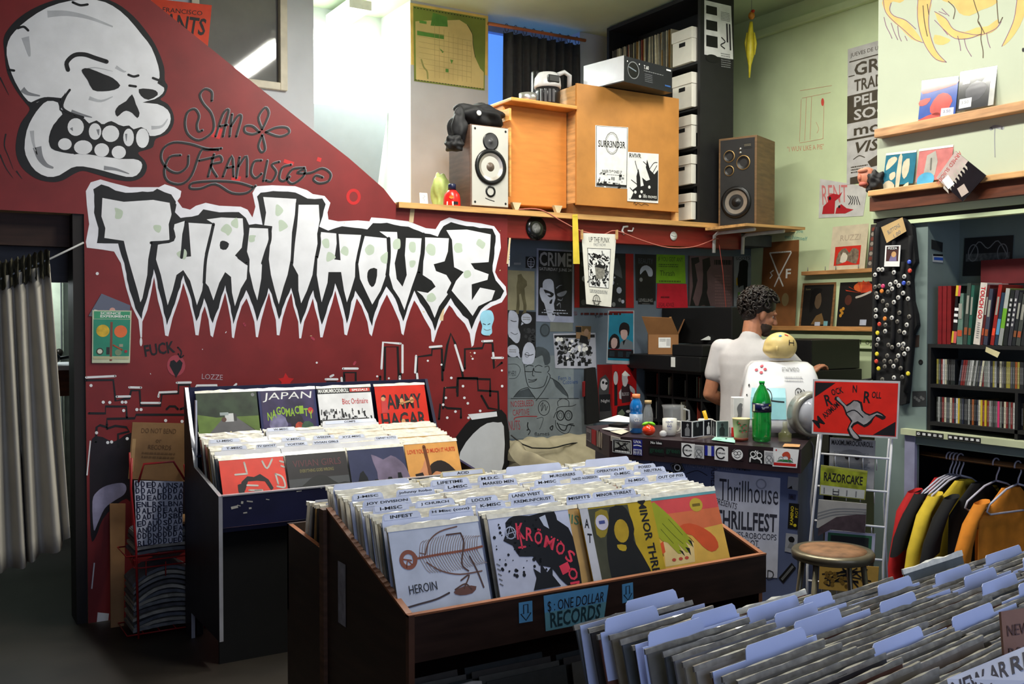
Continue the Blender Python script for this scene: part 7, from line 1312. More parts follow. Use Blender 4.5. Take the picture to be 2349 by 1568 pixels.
mb = MB(); a = Art(mb,lambda x,yy,l=0.0: Mt @ Vector((-0.1+x*0.14,-0.05-l,-0.32-yy*0.14))); a.rect(0,0,1,1.3,mat((190,120,40),0.7)); a.disc(0.6,0.5,0.25,BLACK,2); mb.build('print',tt)
shirt(2320,AN,'orange shirt at the right end of the closet rod',CL((214,130,34)),0.6,0.26)
for k,u in enumerate((2178,2186,2194,2203)): hanger(u,AN,'white hanger in the tight bunch of four near the rod end',HW)
hanger(2285,AN,'white hanger holding the black printed shirt',HW); hanger(2335,AN,'white hanger at the frame edge over the orange shirt',HW)
# ================================================================== record bins
UP = lambda ln: Vector((0,math.sin(R(ln)),math.cos(R(ln))))
def cover(label,x,y,z,ln,body,art,w=0.315,yaw=0.0,name='record',group=None,rim=True,base=None):
    """front-facing sleeve; (x, y, z) middle of the bottom edge, leaning back ln degrees"""
    e = Vector((math.cos(yaw),math.sin(yaw),0)); b = Vector((-math.sin(yaw),math.cos(yaw),0)); u = b*math.sin(R(ln))+Vector((0,0,math.cos(R(ln)))); p = Vector((x,y,z))
    mb = MB(); c = [p-e*w/2+u*w,p+e*w/2+u*w,p+e*w/2,p-e*w/2]; fn,A,n = bil(c)
    q = [fn(0,0),fn(1,0),fn(1,A),fn(0,A)]
    mb.add(q+[v-n*0.005 for v in q],[(0,1,2,3),(0,1,5,4),(1,2,6,5),(2,3,7,6),(3,0,4,7),(4,5,6,7)],body)
    if art: art(Art(mb,fn),A)
    if rim:
        rr = random.Random(int(x*977)); N = 10; vs = []
        for i in range(N+1):
            t = -0.01+1.02*i/N; h = 0.014+rr.uniform(-0.003,0.004)
            vs += [fn(t,0.004,0.0012),fn(t,0.004,-0.006),fn(t,-h/w,-0.004),fn(t,-h/w,-0.001)]
        mb.add(vs,[(4*i+a_,4*i+4+a_,4*i+4+b_,4*i+b_) for i in range(N) for a_,b_ in ((0,1),(1,2),(2,3),(3,0))],PLASTIC)
    return tag(mb.build(name),label,'record',group)
def divider(label,x,y,z,ln,tabs,yaw=0.0,mt=None,w=0.325,h=0.331,th=0.024):
    """stiff card with one or two raised tabs; tabs = [(start, width, text), ...] as fractions of the card width"""
    e = Vector((math.cos(yaw),math.sin(yaw),0)); b = Vector((-math.sin(yaw),math.cos(yaw),0)); u = b*math.sin(R(ln))+Vector((0,0,math.cos(R(ln)))); p = Vector((x,y,z)); n = e.cross(u).normalized()
    n = -n if n.dot(p-C0) > 0 else n
    P = lambda s,t,l=0.0: p+e*(s-0.5)*w+u*t+n*l
    mt = mt or CARD; pts = [(0,0)]; pts.append((0,h))
    for s,ww,tx in sorted(tabs): pts += [(s,h),(s+0.012,h+th*0.75),(s+0.035,h+th),(s+ww-0.035,h+th),(s+ww-0.012,h+th*0.75),(s+ww,h)]
    pts += [(1,h),(1,0)]; mb = MB(); mb.prism([P(a_,t) for a_,t in pts],-n*0.0016,mt)
    for s,ww,tx in tabs:
        if tx:
            a = Art(mb,lambda x_,y_,l=0.0,s=s: P(s+x_,h+th-y_*w,l)); k = min(0.84,0.04*len(tx)/ww)
            a.rect(ww*0.06,0.012,ww*0.88,0.05,mat((214,220,240),0.5),1.5); a.text(tx,ww*(0.5-k/2),0.019,ww*k,0.032,INK,2.5,bold=True)
    return tag(mb.build('divider_card'),label,'divider')
DW = mat((52,34,26),0.4,var=0.35,scale=3,stretch=(1,1,10)); DWX = mat((50,33,26),0.4,var=0.35,scale=3,stretch=(2,2,14)); EDG = mat((150,92,58),0.5,var=0.2,scale=6)
def row(n,x,y0,y1,z0,z1,l0,l1,label,group,seed,srcs=None,yaw=0.0,axis=None,jit=0.004):
    rr = random.Random(seed); srcs = srcs or RECS
    for i in range(n):
        t = i/max(1,n-1); y = y0+(y1-y0)*t; ln = l0+(l1-l0)*t+rr.uniform(-1.2,1.2)
        w_ = rr.random(); src = srcs[rr.choice((0,0,1,8,8,11,11,0,8,1,2,3,4,5,7,9,10,6))] if len(srcs) > 9 else rr.choice(srcs)
        p = Vector((x+rr.uniform(-jit,jit),y,z0+(z1-z0)*t+rr.uniform(-0.003,0.004)))
        if axis: p = axis @ p
        rec(src,p,R(-ln),yaw+R(rr.uniform(-0.5,0.5)),label,group)
# ------------------------------------------------------------------ record island
IX0,IX1,IY0,IY1,IYB = 1.235,2.69,2.60,3.24,3.66
t = thing('record_island','dark wood record island with sloping sides and brown edges','record bin',((IX0+IX1)/2,3.1,0))
for x0 in (IX0,IX1-0.018):
    prof = [(IY0,0),(IY0,0.748),(IY1,0.955),(IY1,0)]
    mb = MB(); mb.prism([Vector((x0,y,z)) for y,z in prof],(0.018,0,0),DW,EDG); mb.build('side_panel',t)
    mb = MB(); mb.prism([Vector((x0-0.001,y,z)) for y,z in ((IY0-0.002,0.747),(IY1,0.954),(IY1,0.962),(IY0-0.002,0.755))],(0.02,0,0),EDG); mb.build('edge_strip',t)
    mb = MB(); mb.prism([Vector((x0,y,z)) for y,z in ((IY1+0.035,0),(IY1+0.035,0.805),(IYB,0.833),(IYB,0))],(0.018,0,0),DW,EDG); mb.build('side_panel',t)
    mb = MB(); mb.box((x0-0.014,IY1-0.005,0),(x0+0.02,IY1+0.035,0.955),mat((96,66,48),0.5,var=0.3,scale=4,stretch=(2,2,12))); mb.build('corner_post',t)
mb = MB(); mb.box((IX0,IY0-0.018,0.61),(IX1,IY0,0.75),DWX); mb.build('front_panel',t)
mb = MB(); mb.box((IX0-0.001,IY0-0.019,0.748),(IX1+0.001,IY0+0.002,0.754),EDG); mb.build('front_edge',t)
mb = MB(); mb.box((IX0-0.001,IY0-0.02,0),(IX0+0.018,IY0+0.001,0.752),mat((90,58,42),0.5,var=0.2)); mb.build('front_edge',t)
mb = MB(); mb.prism([Vector((IX0+0.018,y,z)) for y,z in ((IY0,0.655),(IY1,0.70),(IY1,0.685),(IY0,0.64))],(IX1-IX0-0.036,0,0),DW); mb.build('tray',t)
mb = MB(); mb.box((IX0+0.018,IY1,0.0),(IX1-0.018,IY1+0.03,0.93),DW); mb.build('centre_wall',t)
mb = MB(); mb.box((IX0+0.018,IY1+0.03,0.60),(IX1-0.018,IYB,0.62),DW); mb.build('rear_tray',t)
mb = MB(); mb.box((IX0,IYB-0.018,0.5),(IX1,IYB,0.833),DW); mb.build('rear_panel',t)
mb = MB(); mb.box((IX0+0.018,IY0+0.02,0.10),(IX1-0.018,IY1,0.12),DW); mb.build('lower_shelf',t)
mb = MB(); a = Art(mb,lambda x,y,l=0.0: Vector((IX0-0.0015-l,3.13-x*0.075,0.80-y*0.1))); a.rect(0,0,0.9,2.1,mat((150,150,160),0.6,var=0.3,scale=20),1); mb.build('paper_tag',t)
CXS = [1.412,1.752,2.092,2.436]
ORD = ['leftmost','second','third','rightmost']
for k,x in enumerate(CXS): row(22,x,2.672,3.19,0.672,0.715,20,17,'record filed in the %s front stack of the dark wood island' % ORD[k],'records in the %s front stack of the island' % ORD[k],31+k)
zb = lambda y: 0.672+(y-2.672)*0.083
# front covers
RU = mat((150,84,60),0.5,var=0.15,scale=20)
def fly(a,A):
    BR = mat((120,84,70),0.5)
    a.ring(0.17,0.29,0.075,0.04,RU,2); a.stroke([(0.24,0.29),(0.5,0.28),(0.8,0.275),(1.0,0.26)],0.022,RU,2); a.poly([(0.21,0.2),(0.27,0.27),(0.25,0.34),(0.2,0.36),(0.22,0.3)],RU,2.2); a.stroke([(0.12,0.28),(0.2,0.3)],0.015,RU,2); a.stroke([(0.14,0.36),(0.16,0.3),(0.2,0.34)],0.012,RU,2)
    for k in range(24): x = 0.29+0.028*k; a.stroke([(x,0.285),(x+0.03,0.16+0.03*math.sin(k*0.13)),(x+0.075,0.1+0.05*abs(k-8)/14)],0.006,mat((150,130,120),0.5),2,3); a.stroke([(x,0.285),(x+0.05,0.4),(x+0.09,0.46-0.03*abs(k-8)/14)],0.006,mat((150,130,120),0.5),2,3); a.rect(x,0.262,0.006,0.036,RU,2.4)
    a.stroke([(0.36,0.26),(0.42,0.14),(0.55,0.06),(0.75,0.03)],0.014,BR,2); a.stroke([(0.36,0.34),(0.5,0.44),(0.7,0.5),(0.95,0.5)],0.014,BR,2); a.stroke([(0.3,0.24),(0.36,0.26)],0.01,BR,2)
    for s in ([(0.78,0.1),(0.8,0.2),(0.74,0.4),(0.8,0.48)],[(0.84,0.34),(0.9,0.5),(0.94,0.66)],[(0.7,0.56),(0.8,0.52),(0.72,0.64)],[(0.62,0.64),(0.74,0.6),(0.8,0.66)],[(0.62,0.1),(0.78,0.1)]): a.stroke(s,0.016,mat((90,62,52),0.5),2.5)
    a.poly([(0.6,0.66),(0.72,0.62),(0.86,0.64),(0.8,0.7),(0.66,0.7)],mat((110,70,58),0.5),2,2); a.stroke([(0.02,0.74),(0.2,0.72),(0.4,0.7),(0.55,0.66)],0.018,mat((70,56,56),0.5),2)
    a.text('HEROIN',0.13,0.53,0.3,0.085,INK,3,-0.02)
cover('pale record cover with a rust skeleton, front of the leftmost island stack',CXS[0]-0.012,2.635,0.672,20,mat((200,206,222),0.4),fly)
def fly(a,A):
    rr = random.Random(2); K = mat((16,15,18),0.4)
    a.poly([(0.2,0.06),(0.32,0.0),(0.5,0.02),(0.66,0.0),(0.82,0.0),(0.84,0.1),(0.92,0.16),(1,0.3),(1,0.9),(0.86,0.82),(0.74,0.7),(0.66,0.58),(0.52,0.54),(0.46,0.44),(0.3,0.42),(0.24,0.3),(0.14,0.24),(0.2,0.16)],K,2,2)
    for k in range(60): x = rr.uniform(0.03,0.6); a.disc(x,rr.uniform(0.05,0.62)*(1.0 if x < 0.3 else 1),rr.uniform(0.004,0.022),K,2,n=7)
    a.poly([(0.62,0.05),(0.7,0.03),(0.72,0.18),(0.66,0.14)],mat((200,206,222),0.4),2.5); a.ring(0.24,0.17,0.06,0.012,PALE,3); a.stroke([(0.19,0.22),(0.25,0.1),(0.29,0.22)],0.012,PALE,3,0); a.stroke([(0.18,0.18),(0.31,0.16)],0.01,PALE,3,0)
    RD = mat((232,60,84),0.4)
    for t_,x,y,w_,h_,r_ in (('K',0.31,0.08,0.1,0.17,0.05),('R',0.42,0.14,0.09,0.14,0.2),('Ö',0.52,0.16,0.1,0.17,0.3),('M',0.63,0.26,0.12,0.13,0.42),('O',0.76,0.33,0.11,0.14,0.5),('S',0.87,0.43,0.1,0.13,0.7),('I',0.78,0.55,0.1,0.12,1.3),('O',0.85,0.62,0.13,0.12,1.5),('N',0.86,0.76,0.12,0.12,1.55)): a.text(t_,x,y,w_,h_,RD,3,r_,True)
    a.stroke([(0.345,0.12),(0.35,0.34)],0.02,RD,3,0); a.stroke([(0.31,0.33),(0.39,0.33)],0.02,RD,3,0); [a.disc(0.73+0.035*k,0.27+0.02*k,0.012,RD,3,n=4) for k in range(4)]
    a.poly([(0.4,0.78),(0.46,0.66),(0.44,0.56),(0.52,0.62),(0.54,0.52),(0.6,0.62),(0.68,0.56),(0.66,0.66),(0.74,0.78)],K,2.6); [a.stroke([(0.02+0.0*k,0.46+0.05*k),(0.05,0.48+0.05*k)],0.012,GREY,2) for k in range(5)]
cover('white and black splattered record cover with pink-red lettering, second island stack',CXS[1],2.640,0.672,19,mat((204,208,228),0.4),fly)
cover('tan record cover peeping out behind the yellow cover in the island',CXS[2]-0.055,2.648,0.672,20,mat((196,156,92),0.5),lambda a,A: a.text('MISFITS',0.02,0.1,0.5,0.1,mat((60,120,90),0.5),2,0.3))
def fly(a,A):
    YL = mat((196,164,40),0.4); K = mat((30,29,28),0.4); a.rect(0.11,0.02,0.89,A,YL,1.2); a.rect(0.0,0,0.11,A,mat((206,206,212),0.4),1.2); a.text('A',0.03,0.12,0.06,0.1,INK,2,0.2,True); a.text('T',0.03,0.28,0.06,0.1,INK,2,0.2,True)
    a.rect(0.11,0.02,0.55,A,mat((74,74,56),0.4,var=0.3,scale=10),1.4); a.poly([(0.2,0.06),(0.36,0.06),(0.34,0.22),(0.26,0.34),(0.16,0.3)],mat((150,130,40),0.4),1.8,2)
    a.poly([(0.3,0.3),(0.36,0.18),(0.4,0.04),(0.58,0.02),(0.66,0.14),(0.68,0.3),(0.64,0.42),(0.72,0.6),(0.78,0.9),(0.3,0.9),(0.24,0.7),(0.26,0.46)],K,2,2); a.disc(0.5,0.3,0.1,mat((186,152,40),0.4,var=0.25,scale=14),3,0.13,rot=0.2); a.poly([(0.4,0.44),(0.52,0.46),(0.5,0.52),(0.42,0.5)],YL,3,2)
    a.disc(0.26,0.18,0.085,mat((206,200,214),0.4),3); a.rect(0.22,0.16,0.08,0.035,mat((70,80,140),0.4),4); a.text('MINOR THREAT',0.86-0.5+0.0,0.44,1.0,0.11,INK,3,R(90),True)
cover('yellow record cover with a black figure and sideways black lettering, third island stack',CXS[2]+0.02,2.630,0.672,20,mat((196,164,40),0.4),fly)
def fly(a,A):
    a.rect(0,0.0,1,0.035,mat((110,170,176),0.4),2); a.rect(0,0.035,1,0.2,mat((226,84,84),0.4),1.2); a.poly([(0,0.2),(1,0.2),(1,0.44),(0,0.5)],mat((228,120,76),0.4),1.3); a.poly([(0,0.46),(1,0.4),(1,A),(0,A)],mat((236,186,84),0.4),1.4); a.disc(0.66,0.14,0.1,mat((200,170,60),0.4),2,0.08); a.rect(0.6,0.125,0.12,0.03,mat((120,100,40),0.4),3)
    a.poly([(0.02,0.78),(0.06,0.5),(0.4,0.48),(0.5,0.56),(0.46,0.78)],mat((236,206,140),0.4),2,1); a.stroke([(0.02,0.66),(0.06,0.5),(0.4,0.48),(0.5,0.56)],0.01,mat((120,70,40),0.4),2.3)
    HO = mat((226,92,50),0.4); a.poly([(0.34,0.36),(0.5,0.34),(0.7,0.42),(0.84,0.54),(0.86,0.66),(0.74,0.7),(0.62,0.62),(0.5,0.48),(0.36,0.44)],HO,2.5,2); a.poly([(0.0,0.52),(0.06,0.5),(0.06,0.62),(0.0,0.64)],HO,2.5)
    GH = mat((166,172,44),0.4); a.poly([(0.0,0.06),(0.1,0.1),(0.24,0.24),(0.36,0.38),(0.46,0.52),(0.46,0.6),(0.38,0.54),(0.42,0.64),(0.36,0.66),(0.26,0.54),(0.3,0.64),(0.24,0.66),(0.12,0.52),(0.0,0.44)],GH,3,2); [a.poly(p,INK,3.4) for p in ([(0.42,0.52),(0.47,0.54),(0.48,0.62)],[(0.36,0.6),(0.42,0.62),(0.42,0.7)],[(0.26,0.62),(0.31,0.64),(0.33,0.7)])]; [a.stroke(s,0.006,mat((80,90,20),0.4),3.3) for s in ([(0.1,0.3),(0.24,0.46),(0.34,0.56)],[(0.2,0.26),(0.36,0.46)],[(0.06,0.36),(0.2,0.54)])]; [a.disc(x,0.72,0.03,mat((200,80,60),0.4),3,0.018) for x in (0.16,0.26,0.35)]
cover('orange record cover with a green hand over a telephone, rightmost island stack',CXS[3],2.650,0.672,19,mat((228,150,80),0.4),fly)
DV = [(0,2.69,[(0.0,0.42,'INFEST'),(0.5,0.5,'H Misc (cont)')],'two-tabbed card nearest behind the pale skeleton cover'),(0,2.79,[(0.04,0.4,'I-MISC'),(0.5,0.46,'J CHURCH')],'card reading I-MISC in the leftmost island stack'),(0,2.86,[(0.02,0.55,'JOY DIVISION')],'card with one long label right behind the I-MISC card'),(0,2.95,[(0.02,0.36,'J-MISC'),(0.52,0.46,'johnny hobo')],'card reading J-MISC in the leftmost island stack'),
 (0,3.10,[(0.0,0.9,'')],'blank white card near the rear of the leftmost island stack'),(1,2.70,[(0.0,0.36,'K-MISC'),(0.42,0.55,'KREMLINFCRUST')],'card reading K-MISC behind the splattered cover'),(1,2.77,[(0.0,0.4,'LOCUST'),(0.52,0.46,'LAND WEST')],'two-tabbed card right behind the K-MISC card'),(1,2.96,[(0.05,0.36,'L-MISC'),(0.5,0.5,'MARKED MEN')],'card reading L-MISC in the second island stack'),(1,3.03,[(0.0,0.5,'LIFETIME'),(0.6,0.34,'M.D.C.')],'two-tabbed card right behind the L-MISC card'),(1,3.14,[(0.3,0.6,'ACID')],'yellowed card near the rear of the second island stack'),
 (2,2.665,[(0.0,0.34,'MISFITS'),(0.34,0.6,'MINOR THREAT')],'card with a long tab just above the yellow cover'),(2,2.90,[(0.06,0.36,'M-MISC'),(0.56,0.42,'NAKED AGGRESSION')],'card reading M-MISC in the third island stack'),(2,2.97,[(0.3,0.6,'MURDERERS')],'single-tabbed card right behind the M-MISC card'),(2,3.12,[(0.1,0.8,'')],'blank white card near the rear of the third island stack'),
 (3,2.80,[(0.05,0.36,'N-MISC'),(0.52,0.46,'OUT OF PISS')],'card reading N-MISC in the rightmost island stack'),(3,2.91,[(0.1,0.36,'O-MISC'),(0.56,0.4,'NEUTRAL')],'card reading O-MISC in the rightmost island stack'),(3,2.97,[(0.0,0.5,'OPERATION IVY'),(0.6,0.36,'POSED')],'two-tabbed card right behind the O-MISC card'),(3,3.12,[(0.2,0.7,'')],'blank white card near the rear of the rightmost island stack')]
for k,y,tabs,l in DV: divider(l,CXS[k],y+0.004,zb(y),19,tabs,mt=mat((222,206,160),0.5) if 'yellowed' in l else None)
for k,x in enumerate(CXS): row(7,x+(0.02 if k else 0),3.315,3.55,0.622,0.622,4,-14,'record in the %s rear stack of the island' % ORD[k],'records in the %s rear stack of the island' % ORD[k],51+k)
for k,(s,ww,y) in enumerate(((0.05,0.9,3.30),(0.1,0.85,3.30),(0.3,0.65,3.30),(0.2,0.5,3.30))): divider('broad-tabbed white card at the middle of the %s rear island stack' % ORD[k],CXS[k]+0.02,y,0.63,6,[(s,ww,'')])
for k,(s,ww) in enumerate(((0.3,0.6),(0.0,0.7),(0.25,0.6),(0.3,0.5))): divider('white card standing last in the %s rear stack of the island' % ORD[k],CXS[k]+0.02,3.50,0.625,-10,[(s,ww,'')])
# records on the lower shelf below the blue signs
rr = random.Random(3)
for k in range(14):
    rec(RECS[11] if k == 0 else PLAIN[(4,8,2)[k % 3]],(1.42+0.34*(k % 4),2.70+0.05*(k//4),0.121),R(-12),R(rr.uniform(-2,2)),'white dollar record at the left end of the low island shelf' if k == 0 else 'dark dollar record standing on the low shelf under the blue signs','dollar records on the low shelf')
IF = IY0-0.0195
def fsign(name,label,q,body,art): return sheet(name,label,'sign',[py(u,v,IF) for u,v in q],body,art,th=0.0008)
TQ = mat((96,164,206),0.55)
def fly(a,A): a.text('$ : ONE DOLLAR',0.05,0.08,0.9,A*0.34,INK,2); a.text('RECORDS',0.08,A*0.5,0.84,A*0.44,mat((30,60,66),0.5),2,bold=True); a.rect(0.0,A*0.48,1,A*0.52,mat((104,160,168),0.55),1.2)
fsign('price_sign','blue handwritten sign reading ONE DOLLAR RECORDS on the island front',((1247,1366),(1396,1341),(1385,1421),(1252,1447)),TQ,fly)
def fly(a,A): a.stroke([(0.34,A*0.14),(0.34,A*0.56),(0.12,A*0.56),(0.5,A*0.9),(0.88,A*0.56),(0.66,A*0.56),(0.66,A*0.14)],0.07,INK,2,0,True)
fsign('arrow_sign','small blue down-arrow sign left of the dollar sign',((1190,1382),(1221,1377),(1222,1424),(1191,1429)),TQ,fly)
fsign('arrow_sign','small blue down-arrow sign right of the dollar sign',((1427,1340),(1452,1335),(1453,1377),(1428,1383)),TQ,fly)
# ------------------------------------------------------------------ blue bin against the red wall
BX0,BX1,BF,BB = 1.225,2.575,4.55,5.16
NAVY = mat((24,26,60),0.45,var=0.3,scale=4); ALU = mat((206,206,214),0.3,metal=0.5)
t = thing('blue_bin','navy blue record bin against the red wall, chipped paint on its front','record bin',(1.9,4.85,0))
mb = MB(); mb.box((BX0,BF-0.018,0.655),(BX1,BF,0.80),NAVY); a = Art(mb,lambda u,v,l=0.0: py(u,v,BF-0.0185-l)); a.l = 1; CH = mat((176,172,164),0.7)
rr = random.Random(14)
for u,v,w_,h_ in ((530,1160,16,6),(553,1149,5,6),(566,1148,14,3),(544,1158,8,2),(571,1163,6,4),(558,1174,9,3),(610,1144,8,2),(700,1118,9,2),(680,1125,12,2),(735,1117,4,3)): a.rect(u,v,w_,h_,CH,1.4,rr.uniform(-0.3,0.3))
for p in ([(758,1114),(790,1110),(788,1124),(776,1130),(770,1140),(760,1146)],[(822,1106),(862,1102),(856,1112),(868,1122),(864,1130),(850,1132),(842,1126),(822,1134)],[(880,1100),(916,1098),(910,1106),(886,1110)]): a.poly(p,CH,1.4)
mb.build('front_panel',t)
mb = MB(); mb.box((BX0-0.002,BF-0.022,0.80),(BX1+0.03,BF+0.004,0.806),ALU); mb.build('metal_lip',t)
for x0,s in ((BX0-0.018,0),(BX1,1)):
    mb = MB(); mb.prism([Vector((x0,y,z)) for y,z in ((BF-0.018,0.13),(BF-0.018,0.803),(4.98,0.88),(BB,1.265),(BB+0.02,1.265),(BB+0.02,0.0),(BB-0.1,0.0),(BB-0.1,0.13))] if not s else [Vector((x0,y,z)) for y,z in ((BF-0.018,0.5),(BF-0.018,0.803),(4.98,0.88),(BB,1.265),(BB+0.02,1.265),(BB+0.02,0.5))],(0.018,0,0),mat((34,30,40),0.5,var=0.3),ALU if not s else NAVY); mb.build('side_panel',t)
mb = MB(); mb.box((BX0,BB,0.6),(BX1,BB+0.015,1.265),NAVY); mb.build('back_panel',t)
mb = MB(); mb.prism([Vector((BX0,y,z)) for y,z in ((BF,0.65),(BB,0.76),(BB,0.74),(BF,0.63))],(BX1-BX0,0,0),NAVY); mb.build('tray',t)
mb = MB(); mb.box((BX0,5.0,0.925),(BX1,BB,0.935),NAVY); mb.build('rear_ledge',t)
mb = MB(); mb.box((BX0+0.002,BF+0.06,0),(BX1-0.02,BF+0.075,0.64),mat((9,9,11),0.9)); o = mb.build('skirt',t); o['label'] = 'black cloth skirt'
for x in (BX0+0.02,BX1-0.05): mb = MB(); mb.box((x,BB-0.06,0),(x+0.03,BB-0.02,0.7),DARK); mb.build('leg',t)
BXS = [1.416,1.742,2.066,2.388]
for k,x in enumerate(BXS): row(11,x-(0.006 if k == 0 else 0),4.615,4.96,0.66,0.735,25,20,'record filed in the %s stack of the navy bin' % ORD[k],'records in the %s stack of the navy bin' % ORD[k],61+k,srcs=None if k < 3 else [RECS[i] for i in (6,6,4,5,9,1,8,6,0)])
def fly(a,A):
    G_ = mat((196,192,184),0.5); a.poly([(0.26,0.5),(0.3,0.36),(0.4,0.28),(0.5,0.3),(0.6,0.26),(0.72,0.36),(0.78,0.5),(0.74,0.54),(0.66,0.38),(0.54,0.36),(0.4,0.36),(0.34,0.5)],INK,2)
    for s in ([(0.22,0.24),(0.4,0.24)],[(0.38,0.06),(0.4,0.22)],[(0.66,0.06),(0.72,0.18),(0.82,0.04)],[(0.38,0.42),(0.54,0.44)],[(0.4,0.5),(0.6,0.52)],[(0.84,0.28),(0.94,0.34),(0.96,0.5),(0.84,0.48)],[(0.94,0.08),(0.99,0.1)],[(0.95,0.16),(0.99,0.18)],[(0.84,0.28),(0.86,0.44)]): a.stroke(s,0.028,G_,2)
    a.poly([(0.24,0.4),(0.34,0.42),(0.32,0.56),(0.38,0.6),(0.26,0.6)],INK,2.2,2); a.rect(0.48,0.5,0.11,0.14,mat((150,146,140),0.5),2.3); a.rect(0.1,0.58,0.3,0.02,G_,2)
cover('bright red record cover with black and white scrawls, leftmost in the navy bin',BXS[0],4.585,0.655,25,mat((226,58,40),0.4),fly)
def fly(a,A): a.rect(0,0.4,1,0.3,mat((70,72,76),0.4),1.2); a.poly([(0,0.56),(0.2,0.52),(0.34,0.42),(0.5,0.36),(0.64,0.4),(0.8,0.52),(1,0.52),(1,0.9),(0,0.9)],mat((24,26,28),0.4),1.5,2); a.text('VIVIAN GIRLS',0.1,0.1,0.8,0.11,mat((96,50,56),0.4),2); a.text('EVERYTHING GOES WRONG',0.2,0.25,0.56,0.055,mat((120,112,70),0.4),2,bold=True)
cover('dark grey record cover with a black hill shape in the navy bin',BXS[1],4.59,0.655,24,mat((40,36,40),0.35),fly)
def fly(a,A):
    a.poly([(0.4,0.1),(0.6,0.2),(0.75,0.14),(0.9,0.24),(1,0.4),(1,0.7),(0.5,0.7),(0.46,0.4)],mat((112,100,124),0.35,var=0.35,scale=9),1.3,2); a.poly([(0,0.9),(0,0.62),(0.1,0.56),(0.16,0.4),(0.22,0.36),(0.28,0.48),(0.3,0.64),(0.36,0.66),(0.4,0.52),(0.46,0.52),(0.5,0.66),(0.6,0.62),(0.64,0.5),(0.7,0.5),(0.74,0.62),(0.8,0.62),(0.82,0.44),(0.88,0.44),(0.9,0.56),(0.98,0.66),(1,0.9)],mat((20,22,30),0.35),2)
cover('dusky blue record cover with people in silhouette in the navy bin',BXS[2],4.59,0.655,23,mat((58,62,92),0.3),fly)
def fly(a,A):
    a.text('LOVE YOU SO MUCH IT HURTS',0.04,0.1,0.9,0.075,mat((206,74,40),0.4),2,0.0,True); SK = mat((206,140,100),0.4); K = mat((36,24,24),0.4)
    a.poly([(0.4,0.42),(0.5,0.34),(0.64,0.32),(0.78,0.4),(0.9,0.54),(1,0.64),(1,0.9),(0.74,0.9),(0.66,0.58),(0.5,0.5),(0.42,0.56)],K,2,2); a.poly([(0.44,0.56),(0.52,0.5),(0.66,0.56),(0.7,0.68),(0.7,0.9),(0.46,0.9),(0.42,0.66)],SK,2.3,2); a.stroke([(0.36,0.06),(0.38,0.3),(0.4,0.7)],0.06,mat((110,62,36),0.4),2.6,0); a.poly([(0.28,0.4),(0.34,0.28),(0.4,0.3),(0.36,0.44),(0.32,0.7),(0.2,0.8),(0.14,0.6)],SK,2.4,2); a.poly([(0.12,0.52),(0.26,0.5),(0.36,0.9),(0.14,0.9)],K,2.5); a.stroke([(0.56,0.62),(0.62,0.6)],0.02,K,3)
cover('orange record cover of a dark-haired woman with a guitar in the navy bin',BXS[3],4.60,0.66,22,mat((220,158,86),0.35),fly)
for k,y,tabs,l in [(0,4.63,[(0.1,0.4,'T-MISC'),(0.62,0.34,'TV GHOST')],'card reading T-MISC in the navy bin'),(0,4.74,[(0.0,0.5,'U-MISC')],'card reading U-MISC in the navy bin'),(1,4.625,[(0.05,0.4,'VOETSEK'),(0.5,0.48,'VIVIAN GIRLS')],'two-tabbed card just behind the dark grey cover'),(1,4.70,[(0.08,0.42,'V-MISC'),(0.6,0.38,'WEEZER')],'card reading V-MISC in the navy bin'),(1,4.86,[(0.0,0.5,'W-MISC')],'card reading W-MISC below the JAPAN cover'),(2,4.625,[(0.56,0.42,'YAPHET KOTTO')],'card just behind the dusky blue cover in the navy bin'),(2,4.68,[(0.0,0.48,'XYZ-MISC')],'card reading XYZ-MISC in the navy bin'),(2,4.90,[(0.0,0.98,'COMPS')],'wide card reading COMPS in the navy bin')]:
    divider(l,BXS[k],y+0.006,0.66+(y-4.615)*0.22,24,tabs,h=0.343 if 'COMPS' not in l else 0.35,mt=mat((214,214,220),0.5))
# display covers along the back
def fly(a,A):
    a.rect(0,0,1,0.42,mat((44,58,40),0.4,var=0.5,scale=14),1.2); a.poly([(0,0.36),(0.3,0.42),(0.42,0.42),(0,0.86)],mat((96,120,50),0.4,var=0.3),1.4); a.poly([(1,0.42),(0.62,0.42),(0.66,0.46),(1,0.72)],mat((90,112,48),0.4,var=0.3),1.4); a.poly([(0.42,0.42),(0.62,0.42),(1,0.74),(1,A),(0,A),(0,0.84)],mat((96,94,96),0.45,var=0.15),1.3); a.rect(0.44,0.36,0.14,0.14,mat((200,200,200),0.4),2); a.rect(0.36,0.34,0.14,0.05,mat((150,160,160),0.4),2.2); a.disc(0.42,0.46,0.04,mat((90,60,50),0.4),2.3); a.rect(0.58,0.37,0.05,0.12,mat((60,60,60),0.4),2.1); a.rect(0.5,0.66,0.03,0.05,mat((200,190,150),0.4),2); a.lines(0.6,0.68,0.3,0.03,1,mat((150,40,40),0.4),2); a.disc(0.93,0.06,0.03,GREY,2)
ZR,YR,LR = 0.936,5.035,18
cover('cover photo of a truck on a valley road, left back of the navy bin',BXS[0]-0.005,YR,ZR,LR,mat((60,66,52),0.35),fly)
